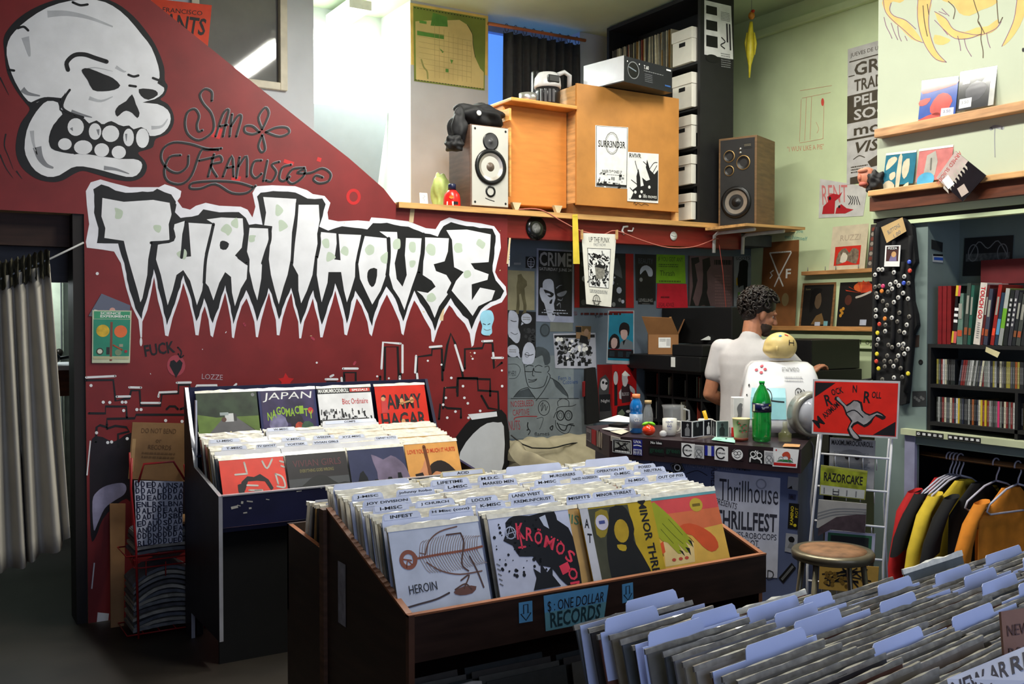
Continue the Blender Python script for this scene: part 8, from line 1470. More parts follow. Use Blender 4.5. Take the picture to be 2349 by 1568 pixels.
def fly(a,A):
    a.rect(0.04,0.0,0.92,A,mat((54,44,82),0.35,var=0.5,scale=9),1.2); a.text('JAPAN',0.08,0.04,0.84,0.16,mat((226,226,226),0.4),2,0,False,0.2); GC = mat((140,176,50),0.4)
    for i,c_ in enumerate('NAGOMACITY'): a.text(c_,0.12+0.08*i,0.26+0.06*math.cos(i*0.7)**2-0.05*math.sin(i/9*3.14)+0.06,0.075,0.14,GC,3,0,True)
    for x,y,r_,c_ in ((0.3,0.6,0.16,(120,116,150)),(0.62,0.56,0.12,(40,34,46)),(0.66,0.66,0.08,(180,70,50)),(0.8,0.7,0.12,(60,90,70)),(0.2,0.75,0.1,(150,150,190)),(0.46,0.75,0.1,(36,32,56)),(0.5,0.5,0.07,(30,30,40)),(0.88,0.38,0.05,(190,50,60))): a.disc(x,y,r_,mat(c_,0.35,var=0.3,scale=30),2.2+x*0.1,r_*1.2,10)
    a.lines(0.55,0.72,0.35,0.06,1,GC,3)
cover('purple record cover headed JAPAN with green lettering at the back of the navy bin',BXS[1]-0.008,YR,ZR,LR,mat((40,44,90),0.3),fly)
def fly(a,A):
    a.rect(0,0.0,1,0.1,INK,1.3); a.text('MAXIMUMROCKNROLL',0.02,0.015,0.56,0.07,WHITE,2,0,True); a.rect(0.6,0.02,0.38,0.06,mat((200,60,50),0.4),2); a.text('SPEZIALS',0.64,0.03,0.3,0.04,WHITE,3,0,True); a.text('Bloc Ordinaire',0.44,0.2,0.48,0.1,mat((196,50,50),0.4),2); rr = random.Random(5)
    for k in range(90): x = rr.uniform(0.02,0.96); y = rr.uniform(0.36,0.72); a.rect(x,y,rr.uniform(0.01,0.04),rr.uniform(0.03,0.1),INK if rr.random() < 0.75 else GREY,2+0.003*k,rr.uniform(-0.3,0.3))
    a.rect(0.0,0.56,0.9,0.05,INK,2.1); a.rect(0,0.62,1,0.04,WHITE,2.5)
cover('white cover with a black crowd print and red script at the navy bin back',BXS[2]-0.005,YR,ZR,LR,mat((222,222,224),0.35),fly)
def fly(a,A):
    a.text('SAMMY',0.1,0.16,0.8,0.28,INK,2,0,True); a.text('HAGAR',0.06,0.5,0.88,0.27,INK,2,0,True); [a.disc(x,y,0.04,mat((206,150,100),0.4),3,0.06) for x,y in ((0.5,0.3),(0.7,0.28),(0.48,0.68))]; a.poly([(0.08,0.5),(0.1,0.24),(0.2,0.22),(0.22,0.5)],mat((190,60,60),0.4),3); a.disc(0.14,0.24,0.04,mat((206,150,110),0.4),3.3); a.stroke([(0.46,0.34),(0.74,0.28)],0.03,mat((190,140,90),0.4),3)
cover('red record cover with heavy black block lettering at the right back of the navy bin',BXS[3]+0.012,YR,ZR,LR,mat((206,44,30),0.35),fly)
mb = MB(); mb.box((BX0-0.004,5.0,0.82),(BX0+0.004,5.02,1.21),ALU); mb.build('edge_strip',t)
# ------------------------------------------------------------------ near bin, lower right
NO = Vector((1.535,1.475,0)); NR = R(8); NM = Matrix.Translation(NO) @ Matrix.Rotation(NR,4,'Z')
t = thing('near_bin','long record bin at the lower right, closest to the viewer','record bin',NO,NR)
for lo,hi,nm in (((-0.36,-0.95,0),(-0.342,0.19,0.76),'side_panel'),((1.7,-0.95,0),(1.718,0.06,0.76),'side_panel'),((-0.342,0.17,0.0),(0.0,0.188,0.74),'back_panel'),((0.0,0.04,0.0),(1.7,0.058,0.74),'back_panel'),((-0.342,-0.95,0.62),(1.7,0.04,0.64),'tray'),((-0.342,-0.95,0.0),(1.7,-0.932,0.72),'front_panel')): mb = MB(); mb.box(lo,hi,DW,NM); mb.build(nm,t)
NC_ = ['leftmost','second','third','fourth','fifth']
GSR = [rec_mesh(c,True,40+i,0.4,(150,144,132)) for i,c in enumerate([(124,120,112),(150,146,138),(104,102,100),(170,164,152),(60,60,64),(136,126,110),(92,96,100),(110,70,60),(150,150,156)])]
NX = [-0.168,0.168,0.505,0.845,1.185]
for k,x in enumerate(NX):
    y1 = (0.14,0.02,0.0,-0.03,-0.03)[k]
    z_ = (0.672,0.642,0.632,0.622,0.617)[k]
    row(22,x,-0.5,y1,z_,z_,10,16,'worn sleeve filed in the %s stack of the near bin' % NC_[k],'sleeves in the %s stack of the near bin' % NC_[k],81+k,srcs=GSR,yaw=NR,axis=NM,jit=0.008)
TABB = mat((196,206,240),0.5,var=0.03)
for i,(k,y,s,ww,l) in enumerate([(0,0.085,0.04,0.5,'big white tab card, nearer of the pair at the left end of the near bin'),(0,0.145,0.42,0.52,'big white tab card behind its pair at the left end of the near bin'),(0,-0.03,0.05,0.52,'white tab card across the leftmost stack, second pair, left tab'),(0,-0.01,0.52,0.46,'white tab card across the leftmost stack, second pair, right tab'),(1,0.0,0.1,0.6,'pale violet tab card at the back of the second near stack'),(1,-0.06,0.15,0.5,'white tab card just inside the second near stack'),(1,-0.12,0.1,0.55,'blue-white tab card in the middle of the second near stack'),(1,-0.03,0.62,0.36,'narrow white tab card at the right of the second near stack'),(2,-0.14,0.0,0.5,'white tab card at the left of the third near stack'),(2,-0.06,0.4,0.5,'grey-white tab card at the right of the third near stack'),(1,-0.3,0.1,0.6,'white tab card low in the second near stack near the frame edge'),(2,-0.3,0.05,0.6,'white tab card low in the third near stack by the NEW ARRIVALS card'),(3,-0.02,0.1,0.6,'white tab card at the back of the fourth near stack'),(3,-0.08,0.2,0.55,'second white tab card from the back of the fourth near stack'),(3,-0.14,0.1,0.6,'third white tab card from the back of the fourth near stack'),(3,-0.2,0.3,0.6,'fourth white tab card from the back of the fourth near stack'),(4,0.0,0.05,0.7,'white tab card at the back of the fifth near stack'),(4,-0.08,0.2,0.6,'second white tab card of the fifth near stack at the frame edge'),(0,-0.2,0.3,0.6,'white tab card low in the leftmost near stack')]):
    p = NM @ Vector((NX[k],y-(0.06 if k > 2 else 0),(0.668,0.64,0.63,0.62,0.615)[k])); divider(l,p.x,p.y,p.z,13,[(s,ww,'')],yaw=NR,mt=TABB,h=0.325,th=0.024)
for k,y,c_,l in ((1,0.045,(140,50,44),'dark red sleeve standing tall at the back of the second near stack'),(3,0.05,(90,96,96),'clear grey sleeve leaning up at the back of the fourth near stack')):
    p = NM @ Vector((NX[k],y-(0.06 if k > 2 else 0),0.65)); rec(rec_mesh(c_,True,70+k),p,R(-14),NR,l,None)
p = pd(2300,1480,1.55)
q = [pd(2296,1402,1.52),pd(2372,1390,1.56),pd(2376,1570,1.50),pd(2310,1580,1.46)]
sheet('cardboard_sign','brown handwritten cardboard sign at the right frame edge','sign',q,mat((136,96,76),0.6),lambda a,A: (a.text('NEW',0.14,0.3,0.7,0.22,mat((80,50,44),0.6),2),a.text('R&B',0.14,0.75,0.7,0.22,mat((80,50,44),0.6),2),a.text('SOUL',0.14,1.2,0.7,0.22,mat((80,50,44),0.6),2)),th=0.004)
q = [pd(2172,1556,1.47),pd(2350,1482,1.47),pd(2360,1560,1.42),pd(2190,1640,1.42)]
sheet('card_sign','white card lettered NEW ARRIVALS in dark marker at the bottom right','sign',q,mat((206,212,236),0.5),lambda a,A: (a.text('NEW AR',0.04,0.08,0.72,A*0.5,mat((40,36,60),0.5),2,0,True),a.text('RIVALS',0.8,0.08,0.8,A*0.5,mat((40,36,60),0.5),2,0,True)) and None,th=0.002)
# ================================================================== left side: doorway, curtain, rack, paper on the wall
DWD = mat((58,36,26),0.6,var=0.35,scale=4,stretch=(1,8,8)); DGR = mat((74,76,84),0.5,var=0.25,scale=3,stretch=(1,6,6))
mb = MB(); mb.box((-1.5,5.72,2.0),(0.86,5.8,2.17),DWD); struct(mb,'trim_door_header')
mb = MB(); mb.box((0.745,5.61,0),(0.80,5.8,2.168),mat((26,20,18),0.6)); struct(mb,'trim_door_jamb')
mb = MB(); mb.prism([Vector((-1.5,6.4,z)) for z in (0,)]+[Vector((-1.5,6.4,1.93)),Vector((-1.5,6.48,1.93))],(0.01,0,0),DWD)
mb = MB(); mb.box((-1.5,5.95,1.82),(1.1,6.05,2.12),DGR); struct(mb,'trim_back_beam')
mb = MB(); mb.box((-1.5,8.3,0),(1.6,8.4,2.6),mat((206,214,196),0.6)); mb.box((1.5,5.72,0),(1.6,8.3,2.6),mat((60,56,52),0.7)); struct(mb,'wall_back_room')
wallbox('ceiling_back_room',(-1.5,5.8,2.2),(2.2,8.4,2.3),GREYW)
t = thing('bathroom_door','pale green panelled door in the lit room beyond the doorway','door',(0.98,8.2,0))
mb = MB(); mb.box((0.70,8.22,0.02),(1.02,8.27,2.05),mat((204,216,190),0.5)); [mb.box((0.74+0.13*k,8.21,0.1),(0.745+0.13*k,8.222,1.95),GREY) for k in range(3)]; mb.build('panel',t)
mb = MB(); mb.ball(px(152,795,0.98)-Vector((0,0.0,0)) if False else Vector((0.985,8.19,1.36)),0.03,mat((60,56,50),0.3,metal=0.6),12,8); mb.build('knob',t)
t = thing('desk','white-topped wooden desk in the room beyond the doorway','desk',(0.85,7.3,0))
zt = py(160,838,7.0).z; mb = MB(); mb.box((0.3,7.0,zt-0.03),(1.3,7.6,zt),WHITE); mb.build('desk_top',t)
mb = MB(); mb.box((0.32,7.02,zt-0.2),(1.28,7.06,zt-0.03),wood(110,66,36)); mb.build('apron',t)
for x in (0.34,1.22): mb = MB(); mb.box((x,7.04,0),(x+0.05,7.09,zt-0.03),wood(110,66,36)); mb.build('leg',t)
c = Vector((0.80,7.16,zt)); mb = MB(); mb.ball(c+Vector((0,0,0.045)),(0.07,0.05,0.045),BLACK,14,8); mb.tube([c+Vector((0.05,0,0.04)),c+Vector((0.12,0,0.05)),c+Vector((0.16,0,0.02))],0.012,BLACK,8); tag(mb.build('headphones'),'black headphones lying on the white desk','headphones')
mb = MB(); mb.box((1.06,7.2,zt),(1.2,7.34,zt+0.42),mat((120,150,176),0.6)); mb.box((1.06,7.19,zt+0.28),(1.2,7.2,zt+0.42),PALE); tag(mb.build('folder'),'pale blue folder standing on the white desk','folder')
l = bpy.data.lights.new('back_room_glow','POINT'); l.energy = 16; l.shadow_soft_size = 0.12; l.color = (0.9,0.97,1.0); o = bpy.data.objects.new('back_room_glow',l); COL.objects.link(o); o.location = (0.62,7.85,1.9)
# curtain on a wire
CUY = 5.3; t = thing('door_curtain','long pale grey curtain with a dark gathered header across the doorway','curtain',(0.1,CUY,1.9))
w0,w1 = py(192,556,CUY),py(118,592,CUY); mb = MB(); mb.tube([w0,w1,py(0,640,CUY),py(-180,660,CUY)],0.005,mat((170,172,172),0.4),8); mb.build('wire',t)
def ctop(s): return [py(u,v,CUY) for u,v in ((-200+313*s,655-50*s**2),)][0]
mb = MB(); hb = MB(); N = 90; vs = []; hv = []
for i in range(N+1):
    s = i/N; T = ctop(s); B = py(-220+388*s+8*math.sin(s*30),1330-100*s**3,CUY); f = math.sin(s*math.pi*17+1.5*math.sin(s*9))
    for j in range(15): q = j/14; p = T.lerp(B,q); vs.append(p+Vector((0,0.045*f*(0.5+0.5*q)+0.012*math.sin(s*61+q*2),0)))
    for j in range(5): q = j/4; hv.append(T+Vector((0,-0.02+0.03*math.sin(s*math.pi*44)+0.012*math.sin(s*200+j*2),0.07-0.13*q+0.01*math.sin(s*150))))
mb.add(vs,[(i*15+j,(i+1)*15+j,(i+1)*15+j+1,i*15+j+1) for i in range(N) for j in range(14)],mat((178,172,160),0.85,var=0.06,scale=8),True); o = mb.build('cloth',t); md = o.modifiers.new('cloth','SOLIDIFY'); md.thickness = 0.004
hb.add(hv,[(i*5+j,(i+1)*5+j,(i+1)*5+j+1,i*5+j+1) for i in range(N) for j in range(4)],mat((66,62,44),0.8,var=0.4,scale=30),True); hb.build('header',t)
# paper on the left of the wall
def posr(name,label,cat,q,body,art,dy=0.004): return sheet(name,label,cat,[py(u,v,RY-dy) for u,v in q],body,art)
def fly(a,A): a.poly([(0.0,0.5),(0.3,0.5),(0.26,A),(0,A)],mat((80,80,84),0.3),2); a.poly([(0.5,0.4),(0.7,0.3),(0.96,0.34),(0.96,0.5),(0.6,0.55)],mat((160,30,36),0.4),2); a.disc(0.5,0.34,0.08,mat((200,150,140),0.4),3); a.stroke([(0.06,0.46),(0.5,0.44),(0.9,0.5)],0.02,WHITE,3)
posr('record_sleeve','glossy black sleeve tilted behind the green science booklet','record',((233,673),(299,700),(296,742),(203,724)),mat((14,13,15),0.2,coat=0.8),fly)
def fly(a,A):
    a.rect(0.04,0.03,0.92,A*0.14,mat((60,150,110),0.5),1.2); a.rect(0.03,A*0.17,0.94,A*0.7,mat((44,134,110),0.5),1.2); a.text('SCIENCE',0.2,0.045,0.52,0.07,WHITE,2,0,True); a.text('EXPERIMENTS',0.2,0.13,0.76,0.07,WHITE,2,0,True); a.rect(0.46,A*0.22,0.06,A*0.74,mat((124,70,56),0.5),2); a.disc(0.27,A*0.39,0.17,mat((206,170,50),0.5,var=0.3,scale=30),2.2); a.disc(0.73,A*0.4,0.17,mat((224,110,60),0.5),2.2)
    a.ring(0.2,A*0.78,0.08,0.03,mat((60,60,50),0.5),3); a.disc(0.2,A*0.78,0.07,mat((206,206,190),0.5),2.8); a.rect(0.37,A*0.7,0.08,0.2,mat((50,44,44),0.5),2.5); a.disc(0.68,A*0.8,0.09,mat((120,140,110),0.5),2.6); a.stroke([(0.55,A*0.66),(0.78,A*0.75)],0.04,mat((170,80,50),0.5),3); a.rect(0.7,A*0.64,0.1,0.08,mat((150,150,130),0.5),2.5); a.rect(0.03,A*0.88,0.94,0.07,mat((176,176,140),0.5),2.1); a.disc(0.88,A*0.78,0.04,mat((170,50,60),0.5),3)
posr('booklet','green science booklet cover with two round fruits taped to the red wall','booklet',((212,711),(302,712),(298,832),(211,832)),mat((190,196,170),0.5),fly,0.007)
mb = MB(); q = [py(u,v,RY-0.003) for u,v in spline([(1107,714),(1126,712),(1133,730),(1128,748),(1128,764),(1116,769),(1104,764),(1106,748),(1101,730)],True,4)]; mb.prism(q,(0,-0.0015,0),mat((150,206,230),0.5)); a = Art(mb,lambda u,v,l=0.0: py(u,v,RY-0.005-l)); a.stroke([(1108,742),(1114,744)],1.4,INK,1); a.stroke([(1119,744),(1124,742)],1.4,INK,1); a.stroke([(1110,754),(1117,757),(1125,755)],1,GREY,1); tag(mb.build('sticker'),'pale blue face-shaped sticker near the right end of the red wall','sticker')
# orange pennant behind the diagonal and a small grey sign
sheet('banner','orange team banner above the stair diagonal, black lettering','banner',[py(u,v,6.56) for u,v in ((328,-6),(486,12),(477,106),(320,100))],mat((216,66,34),0.6),lambda a,A: (a.text('SAN FRANCISCO',0.05,0.11,0.82,0.07,INK,2),a.text('GIANTS',0.1,0.2,0.84,0.27,INK,2,0.06,True),a.text('2010',0.72,0.6,0.2,0.04,INK,2)))
# cardboard strip leaning on the wall, red wire rack with newspapers
mb = MB(); mb.prism([py(252,1155,5.57),py(288,1155,5.57),Vector((py(284,1430,5.45).x,5.45,0.001)),Vector((py(254,1430,5.45).x,5.45,0.001))],(0,0.012,0),mat((150,110,70),0.7)); tag(mb.build('cardboard_strip'),'tall narrow brown cardboard leaning on the red wall behind the red rack','cardboard')
RKY = 5.2; t = thing('newspaper_rack','red wire newspaper rack against the red wall, left of the navy bin','rack',(py(385,1300,RKY).x,RKY,0))
RW = mat((150,30,34),0.4); L = lambda *q: [py(u,v,RKY) for u,v in q]
for q in (((302,1050),(300,1120),(312,1250),(318,1462)),((432,1078),(438,1130),(462,1270),(470,1455))):
    p = L(*q); p[-1].z = 0.0; mb = MB(); mb.tube(p,0.006,RW,8); mb.build('upright',t); mb = MB(); mb.tube([p[0]+Vector((0.03,0.22,0)),p[2]+Vector((0.03,0.25,0)),Vector((p[-1].x+0.03,p[-1].y+0.25,0))],0.005,RW,8); mb.build('rear_upright',t)
mb = MB(); mb.tube(L((318,1105),(330,1064),(398,1058),(424,1100)),0.006,RW,8); mb.build('top_loop',t)
for v in (1284,1300): mb = MB(); p = L((308,v+2),(325,v+2),(470,v-16)); mb.tube(p+[p[-1]+Vector((0.02,0.24,0)),p[0]+Vector((0.02,0.24,0)),p[0]],0.004,RW,8); mb.build('basket_rail',t)
for u in (335,380,430): mb = MB(); mb.tube(L((u,1287),(u,1320)),0.003,RW,6); mb.build('basket_wire',t)
for k,(z,n_) in enumerate(((0.02,0),(0.42,1))):
    mb = MB(); p = [Vector((t.location.x+dx,RKY+dy,z)) for dx,dy in ((-0.2,0.0),(0.2,0.0),(0.2,0.25),(-0.2,0.25))]; mb.tube(p,0.004,RW,8,True); [mb.tube([p[0].lerp(p[1],s),p[3].lerp(p[2],s)],0.003,RW,6) for s in (0.2,0.4,0.6,0.8)]; mb.build('wire_shelf',t)
def fly(a,A):
    rr = random.Random(2); DB = mat((34,36,60),0.5); cs = ['A','B','E','S','U','N','R','A','L','E']; n = 9
    for i in range(n):
        for j in range(10):
            if rr.random() < 0.55: a.text(rr.choice(cs),0.02+i/n,0.03+j*A/10,0.9/n,A/10*0.85,DB,2+0.01*j,0,True)
            else: a.ring(0.5/n+i/n,(j+0.5)*A/10,0.035,0.022,DB,2+0.01*j,A/26,10); a.rect(0.02+i/n,j*A/10,0.2/n,A/10,DB,2)
mb = None; sheet('zine','white zine covered in dark blue block letters standing in the red rack','zine',L((308,1102),(420,1104),(418,1242),(314,1252)),mat((196,198,214),0.5),fly,th=0.006)
qq = [py(u,v,5.44) for u,v in ((304,968),(437,971),(424,1104),(294,1098))]
sheet('cardboard_sign','brown handwritten cardboard standing behind the red rack','sign',qq,mat((136,102,66),0.7),lambda a,A: (a.text('DO NOT BEND',0.16,0.1,0.6,0.09,mat((96,68,40),0.6),2),a.text('or',0.42,0.3,0.1,0.06,mat((96,68,40),0.6),2),a.text('RECORDS',0.3,0.4,0.4,0.08,mat((96,68,40),0.6),2),a.lines(0.2,0.52,0.6,0.14,2,mat((110,80,48),0.6),2),a.rect(0.02,0.3,0.06,0.6,mat((170,136,92),0.6),2)),th=0.006)
rr = random.Random(4); NPc = [mat(c_,0.7,var=0.2,scale=30) for c_ in ((120,122,124),(146,142,132),(96,100,108),(160,156,146),(84,84,88))]
def paper(k,z,sag,w,name='newspaper',lab='folded newspaper in the sagging pile at the bottom of the red rack',g='newspapers in the red rack',x0=None):
    mb = MB(); n = 14; x0 = t0x if x0 is None else x0; vs = []
    for i in range(n+1):
        s = i/n*2-1
        for y,dz in ((RKY+0.01,0),(RKY+0.24,0),(RKY+0.24,0.016),(RKY+0.01,0.016)): vs.append((x0+s*w,y+rr.uniform(-.004,.004),z+dz+sag*(1-s*s)-0.015*s*s*math.sin(k)))
    mb.add(vs,[(4*i+a_,4*i+4+a_,4*i+4+b_,4*i+b_) for i in range(n) for a_,b_ in ((0,1),(1,2),(2,3),(3,0))]+[(3,2,1,0),(4*n,4*n+1,4*n+2,4*n+3)],NPc[k % 5],False); tag(mb.build(name),lab,'newspaper',g)
t0x = t.location.x
for k in range(13): paper(k,0.028+0.0185*k,0.012+0.006*k,0.17-0.003*(k % 3))
for k in range(6): paper(k+2,0.428+0.018*k,0.004*k,0.16-0.004*k,lab='paper in the upper basket of the red rack',g='papers in the upper basket of the red rack')
mb = MB(); mb.box((t0x-0.04,RKY+0.01,0.555),(t0x+0.15,RKY+0.22,0.566),mat((150,116,76),0.7)); tag(mb.build('envelope'),'brown envelope on top of the upper basket of the red rack','envelope')
# ================================================================== the person behind the counter
PO = pd(1716,800,6.0); PO.z = 0; fwd = Vector((0.9,0.42,0)).normalized(); rgt = Vector((fwd.y,-fwd.x,0))
P = lambda r_,f_,z_: PO+rgt*r_+fwd*f_+Vector((0,0,z_))
def limb(mb,pts,mt,seg=14):
    for (p,r0),(q,r1) in zip(pts,pts[1:]):
        n = 6; mb.tube([p.lerp(q,i/n) for i in range(n+1)],[r0+(r1-r0)*i/n for i in range(n+1)],mt,seg)
    for p,r0 in pts: mb.ball(p,r0,mt,14,10)
def fused(mb,name,parent,vox,smooth=4,mt=None):
    o = mb.build('tmp'); m1 = o.modifiers.new('r','REMESH'); m1.mode = 'VOXEL'; m1.voxel_size = vox; m1.use_smooth_shade = True
    m2 = o.modifiers.new('s','SMOOTH'); m2.iterations = smooth; m2.factor = 0.5
    dg = bpy.context.evaluated_depsgraph_get(); me = bpy.data.meshes.new_from_object(o.evaluated_get(dg)); bpy.data.objects.remove(o)
    me.transform(wmat(parent).inverted()); me.name = name; me.materials.clear(); me.materials.append(mt)
    q = bpy.data.objects.new(name,me); COL.objects.link(q); q.parent = parent; return q
SKIN = mat((176,118,88),0.5,var=0.12,scale=30)
t = thing('person','dark curly-haired person in a white T-shirt seen from behind, reaching to the record deck','person',PO)
hf = (fwd*0.62+rgt*0.78).normalized(); hr = Vector((hf.y,-hf.x,0)); hu = (Vector((0,0,1))*0.93+hf*0.34).normalized(); hf2 = (hf-hu*hf.dot(hu)).normalized()
HC = P(0.05,0.075,1.645); Hd = lambda r_,f_,u_: HC+hr*r_+hf2*f_+hu*u_; HM = Matrix((hr,hf2,hu)).transposed()
mb = MB()
mb.ball(Hd(0,-0.012,0.03),(0.076,0.094,0.088),SKIN,24,16,HM); mb.ball(Hd(0,0.03,-0.045),(0.058,0.062,0.07),SKIN,20,14,HM); mb.ball(Hd(0,0.062,-0.085),(0.032,0.03,0.028),SKIN,14,10,HM)
limb(mb,[(Hd(0,0.088,0.012),0.012),(Hd(0,0.108,-0.022),0.015)],SKIN); mb.ball(Hd(0,0.078,0.028),(0.05,0.016,0.014),SKIN,14,8,HM)
mb.ball(Hd(0,0.086,-0.052),(0.024,0.012,0.008),SKIN,12,8,HM); mb.ball(Hd(0,0.084,-0.066),(0.02,0.012,0.008),SKIN,12,8,HM)
for s in (-1,1):
    mb.ball(Hd(0.076*s,-0.008,-0.012),(0.011,0.02,0.033),SKIN,12,10,HM); mb.ball(Hd(0.04*s,0.06,-0.02),(0.022,0.022,0.02),SKIN,12,8,HM)
limb(mb,[(Hd(0,-0.03,-0.05),0.056),(P(0.01,0.02,1.48),0.062)],SKIN)
mb.ball(P(0,0,1.40),(0.15,0.09,0.09),SKIN,18,12,Matrix((rgt,fwd,Vector((0,0,1)))).transposed()); limb(mb,[(P(-0.05,0,1.36),0.09),(P(-0.05,0.0,1.0),0.09)],SKIN); limb(mb,[(P(0.05,0,1.36),0.09),(P(0.05,0.0,1.0),0.09)],SKIN); limb(mb,[(P(-0.11,0,1.42),0.06),(P(0.11,0.01,1.42),0.06)],SKIN)
RS,LS = P(0.165,0.03,1.425),P(-0.175,0,1.43)
HAND = pd(1876,836,6.2); RE = RS.lerp(HAND,0.5)+Vector((0,-0.06,-0.15)); RWt = pd(1850,862,6.17)
limb(mb,[(RS,0.05),(RE,0.04),(RE.lerp(RWt,0.35),0.041),(RWt,0.027)],SKIN)
LE = P(-0.235,-0.03,1.15); LW = P(-0.16,0.2,1.06); limb(mb,[(LS,0.05),(LE,0.041),(LE.lerp(LW,0.35),0.042),(LW,0.028)],SKIN)
def hand(mb,w,d,up,side,thumb):
    pal = w+d*0.05; Mh = Matrix((side,d,up)).transposed(); mb.ball(pal,(0.042,0.052,0.018),SKIN,16,10,Mh)
    for k,(o_,L_) in enumerate(((-0.03,0.072),(-0.01,0.082),(0.011,0.077),(0.03,0.06))):
        b = pal+side*o_+d*0.042; k1 = b+(d*0.9-up*0.25)*L_*0.45; k2 = k1+(d*0.45-up*0.85)*L_*0.33; k3 = k2+(-d*0.1-up*0.95)*L_*0.25; limb(mb,[(b,0.0095),(k1,0.009),(k2,0.008),(k3,0.007)],SKIN,10)
    b = w+d*0.022+side*thumb*0.03; limb(mb,[(b,0.012),(b+side*thumb*0.025+d*0.03-up*0.012,0.0105),(b+side*thumb*0.026+d*0.055-up*0.032,0.0085)],SKIN,10)
dv = (HAND-RWt).normalized(); dv = (dv+RT*0.2).normalized(); upv = Vector((0,0,1)); sd = dv.cross(upv).normalized(); upv = sd.cross(dv).normalized(); hand(mb,RWt+dv*0.012,dv,upv,sd,-1)
dv = (LW-LE).normalized(); sd = dv.cross(Vector((0,0,1))).normalized(); hand(mb,LW+dv*0.012,dv,sd.cross(dv).normalized(),sd,1)
for s in (-1,1): limb(mb,[(P(0.09*s,0,0.95),0.085),(P(0.1*s,0.02,0.5),0.055),(P(0.1*s,0,0.09),0.04)],SKIN); limb(mb,[(P(0.1*s,-0.03,0.045),0.045),(P(0.11*s,0.16,0.035),0.035)],SKIN)
fused(mb,'body',t,0.0055,3,SKIN)
# clothing
SHT = mat((196,192,192),0.85,var=0.05,scale=16,bump=0.15); mb = MB(); B3 = Matrix((rgt,fwd,Vector((0,0,1)))).transposed()
secs = [(0.885,0.176,0.132,0.0),(0.95,0.176,0.132,0.0),(1.05,0.17,0.127,0),(1.15,0.168,0.125,0),(1.25,0.174,0.126,-0.004),(1.34,0.184,0.122,-0.006),(1.40,0.186,0.112,-0.004),(1.44,0.165,0.097,0.0),(1.475,0.115,0.084,0.006),(1.495,0.075,0.07,0.01)]
vs = [P(rx*math.cos(a_)*(1+0.012*math.sin(7*a_+9*z)),f_+ry*math.sin(a_)*(1+0.02*math.sin(5*a_+14*z)),z) for z,rx,ry,f_ in secs for a_ in [2*math.pi*k/36 for k in range(36)]]
mb.add(vs,[(i*36+k,i*36+(k+1) % 36,(i+1)*36+(k+1) % 36,(i+1)*36+k) for i in range(len(secs)-1) for k in range(36)]+[tuple(reversed(range(36))),tuple((len(secs)-1)*36+k for k in range(36))],SHT)
limb(mb,[(P(-0.13,0,1.425),0.07),(LS,0.064),(LS.lerp(LE,0.55),0.063)],SHT); limb(mb,[(P(0.13,0.01,1.43),0.07),(RS,0.074),(RS.lerp(RE,0.6),0.075)],SHT); limb(mb,[(P(0,0.0,1.45),0.075),(P(0.008,0.012,1.488),0.068)],SHT)
fused(mb,'t_shirt',t,0.009,5,SHT)
JN = mat((44,48,66),0.8,var=0.2,scale=20); mb = MB(); mb.ball(P(0,0,0.93),(0.165,0.125,0.11),JN,20,12,B3)
for s in (-1,1): limb(mb,[(P(0.088*s,0,0.9),0.1),(P(0.1*s,0.02,0.5),0.073),(P(0.1*s,0,0.1),0.06)],JN)
fused(mb,'jeans',t,0.012,3,JN)
mb = MB()
for s in (-1,1): limb(mb,[(P(0.1*s,-0.03,0.05),0.05),(P(0.11*s,0.17,0.038),0.038)],BLACK)
fused(mb,'shoes',t,0.01,2,BLACK)
HRM = mat((30,22,18),0.45,var=0.5,scale=40,bump=0.2); mb = MB(); rr = random.Random(12)
mb.ball(Hd(0,-0.03,0.055),(0.092,0.105,0.092),HRM,22,16,HM); mb.ball(Hd(0,-0.066,-0.012),(0.07,0.05,0.062),HRM,18,12,HM)
for k in range(400):
    th,ph = rr.uniform(0,2*math.pi),math.acos(rr.uniform(-0.97,1)); d = Vector((math.sin(ph)*math.cos(th),math.sin(ph)*math.sin(th),math.cos(ph)))
    if d.y > 0.25 and d.z < 0.45: continue
    if d.y > -0.25 and d.z < -0.05: continue
    c_ = Vector((d.x*0.095,d.y*0.112-0.03,d.z*0.10+0.05)); r_ = rr.uniform(0.012,0.02); a0 = rr.uniform(0,6); ax1 = d.orthogonal().normalized(); ax2 = d.cross(ax1); pts = [Hd(*(c_+ax1*(r_*math.cos(a0+j*0.9))+ax2*(r_*math.sin(a0+j*0.9))+d*(0.005*j-0.004))) for j in range(6)]
    mb.tube(pts,[0.007,0.008,0.008,0.007,0.006,0.003],HRM,6)
mb.build('hair',t)
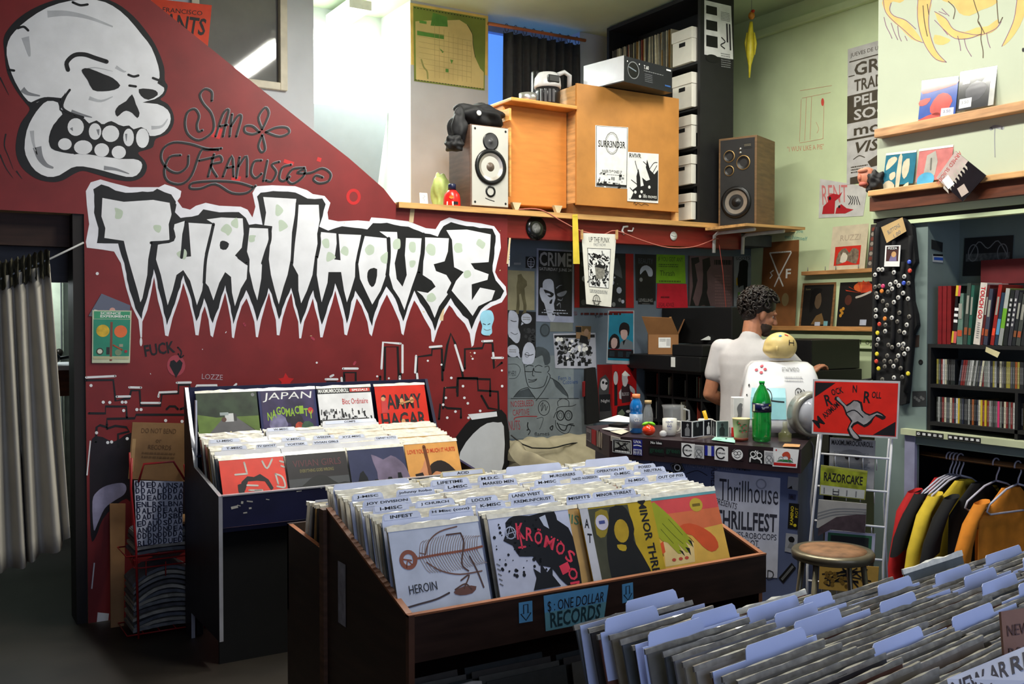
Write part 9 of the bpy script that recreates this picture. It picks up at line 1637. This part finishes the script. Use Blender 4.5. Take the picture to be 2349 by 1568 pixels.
BRD = mat((56,42,34),0.7,var=0.4,scale=60,bump=0.3); mb = MB(); mb.ball(Hd(0,0.034,-0.062),(0.0585,0.0605,0.054),BRD,20,14,HM); mb.ball(Hd(0,0.066,-0.092),(0.035,0.032,0.03),BRD,14,10,HM); mb.build('beard',t)
for s in (-1,1): mb = MB(); mb.ball(Hd(0.030*s,0.064,0.006),0.0105,mat((190,180,172),0.3),12,8); mb.ball(Hd(0.031*s,0.0715,0.006),0.005,INK,8,6); mb.build('eye',t)
# ------------------------------------------------------------------ strip lights
def strip(name,label,c,L,along,power,col=(1.0,0.97,0.88),group=None):
    t = thing(name,label,'lamp',c,0 if along == 'y' else R(90),group)
    hw = 0.09; x,y,z = c
    M = Matrix.Translation(c) @ Matrix.Rotation(0 if along == 'y' else R(90),4,'Z')
    mb = MB(); mb.box((-hw,-L/2,-0.02),(hw,L/2,0.05),mat((225,225,220),0.4),M); mb.build('housing',t)
    for s in (-0.045,0.045):
        mb = MB(); mb.tube([(s,-L/2+0.02,-0.035),(s,L/2-0.02,-0.035)],0.014,mat((250,252,240),0.3,var=0.01,emit=9.0),10,M=M); mb.build('tube',t)
    l = bpy.data.lights.new('lamp_glow','AREA'); l.shape = 'RECTANGLE'; l.size = 0.2; l.size_y = L; l.energy = power; l.color = col
    o = bpy.data.objects.new('lamp_glow',l); COL.objects.link(o); o.parent = t; o.location = (0,0,-0.06)
    for s in (-L*0.4,L*0.4): mb = MB(); mb.tube([(0,s,0.05),(0,s,4.1-z)],0.006,GREY,6,M=M); mb.build('hanger',t)
strip('strip_light','fluorescent strip light over the record bins',(2.7,4.5,3.98),1.3,'y',92)
strip('strip_light','fluorescent strip light nearer the green bulkhead',(2.8,2.6,3.98),1.3,'y',82)
strip('strip_light','fluorescent strip light by the white stair niche',(2.98,7.3,4.0),0.5,'y',80,(0.96,1.0,0.93))
strip('strip_light','fluorescent strip light over the shop counter',(4.7,4.5,3.98),1.0,'y',30)  # extra lamp out of view, put in to brighten the recessed wall
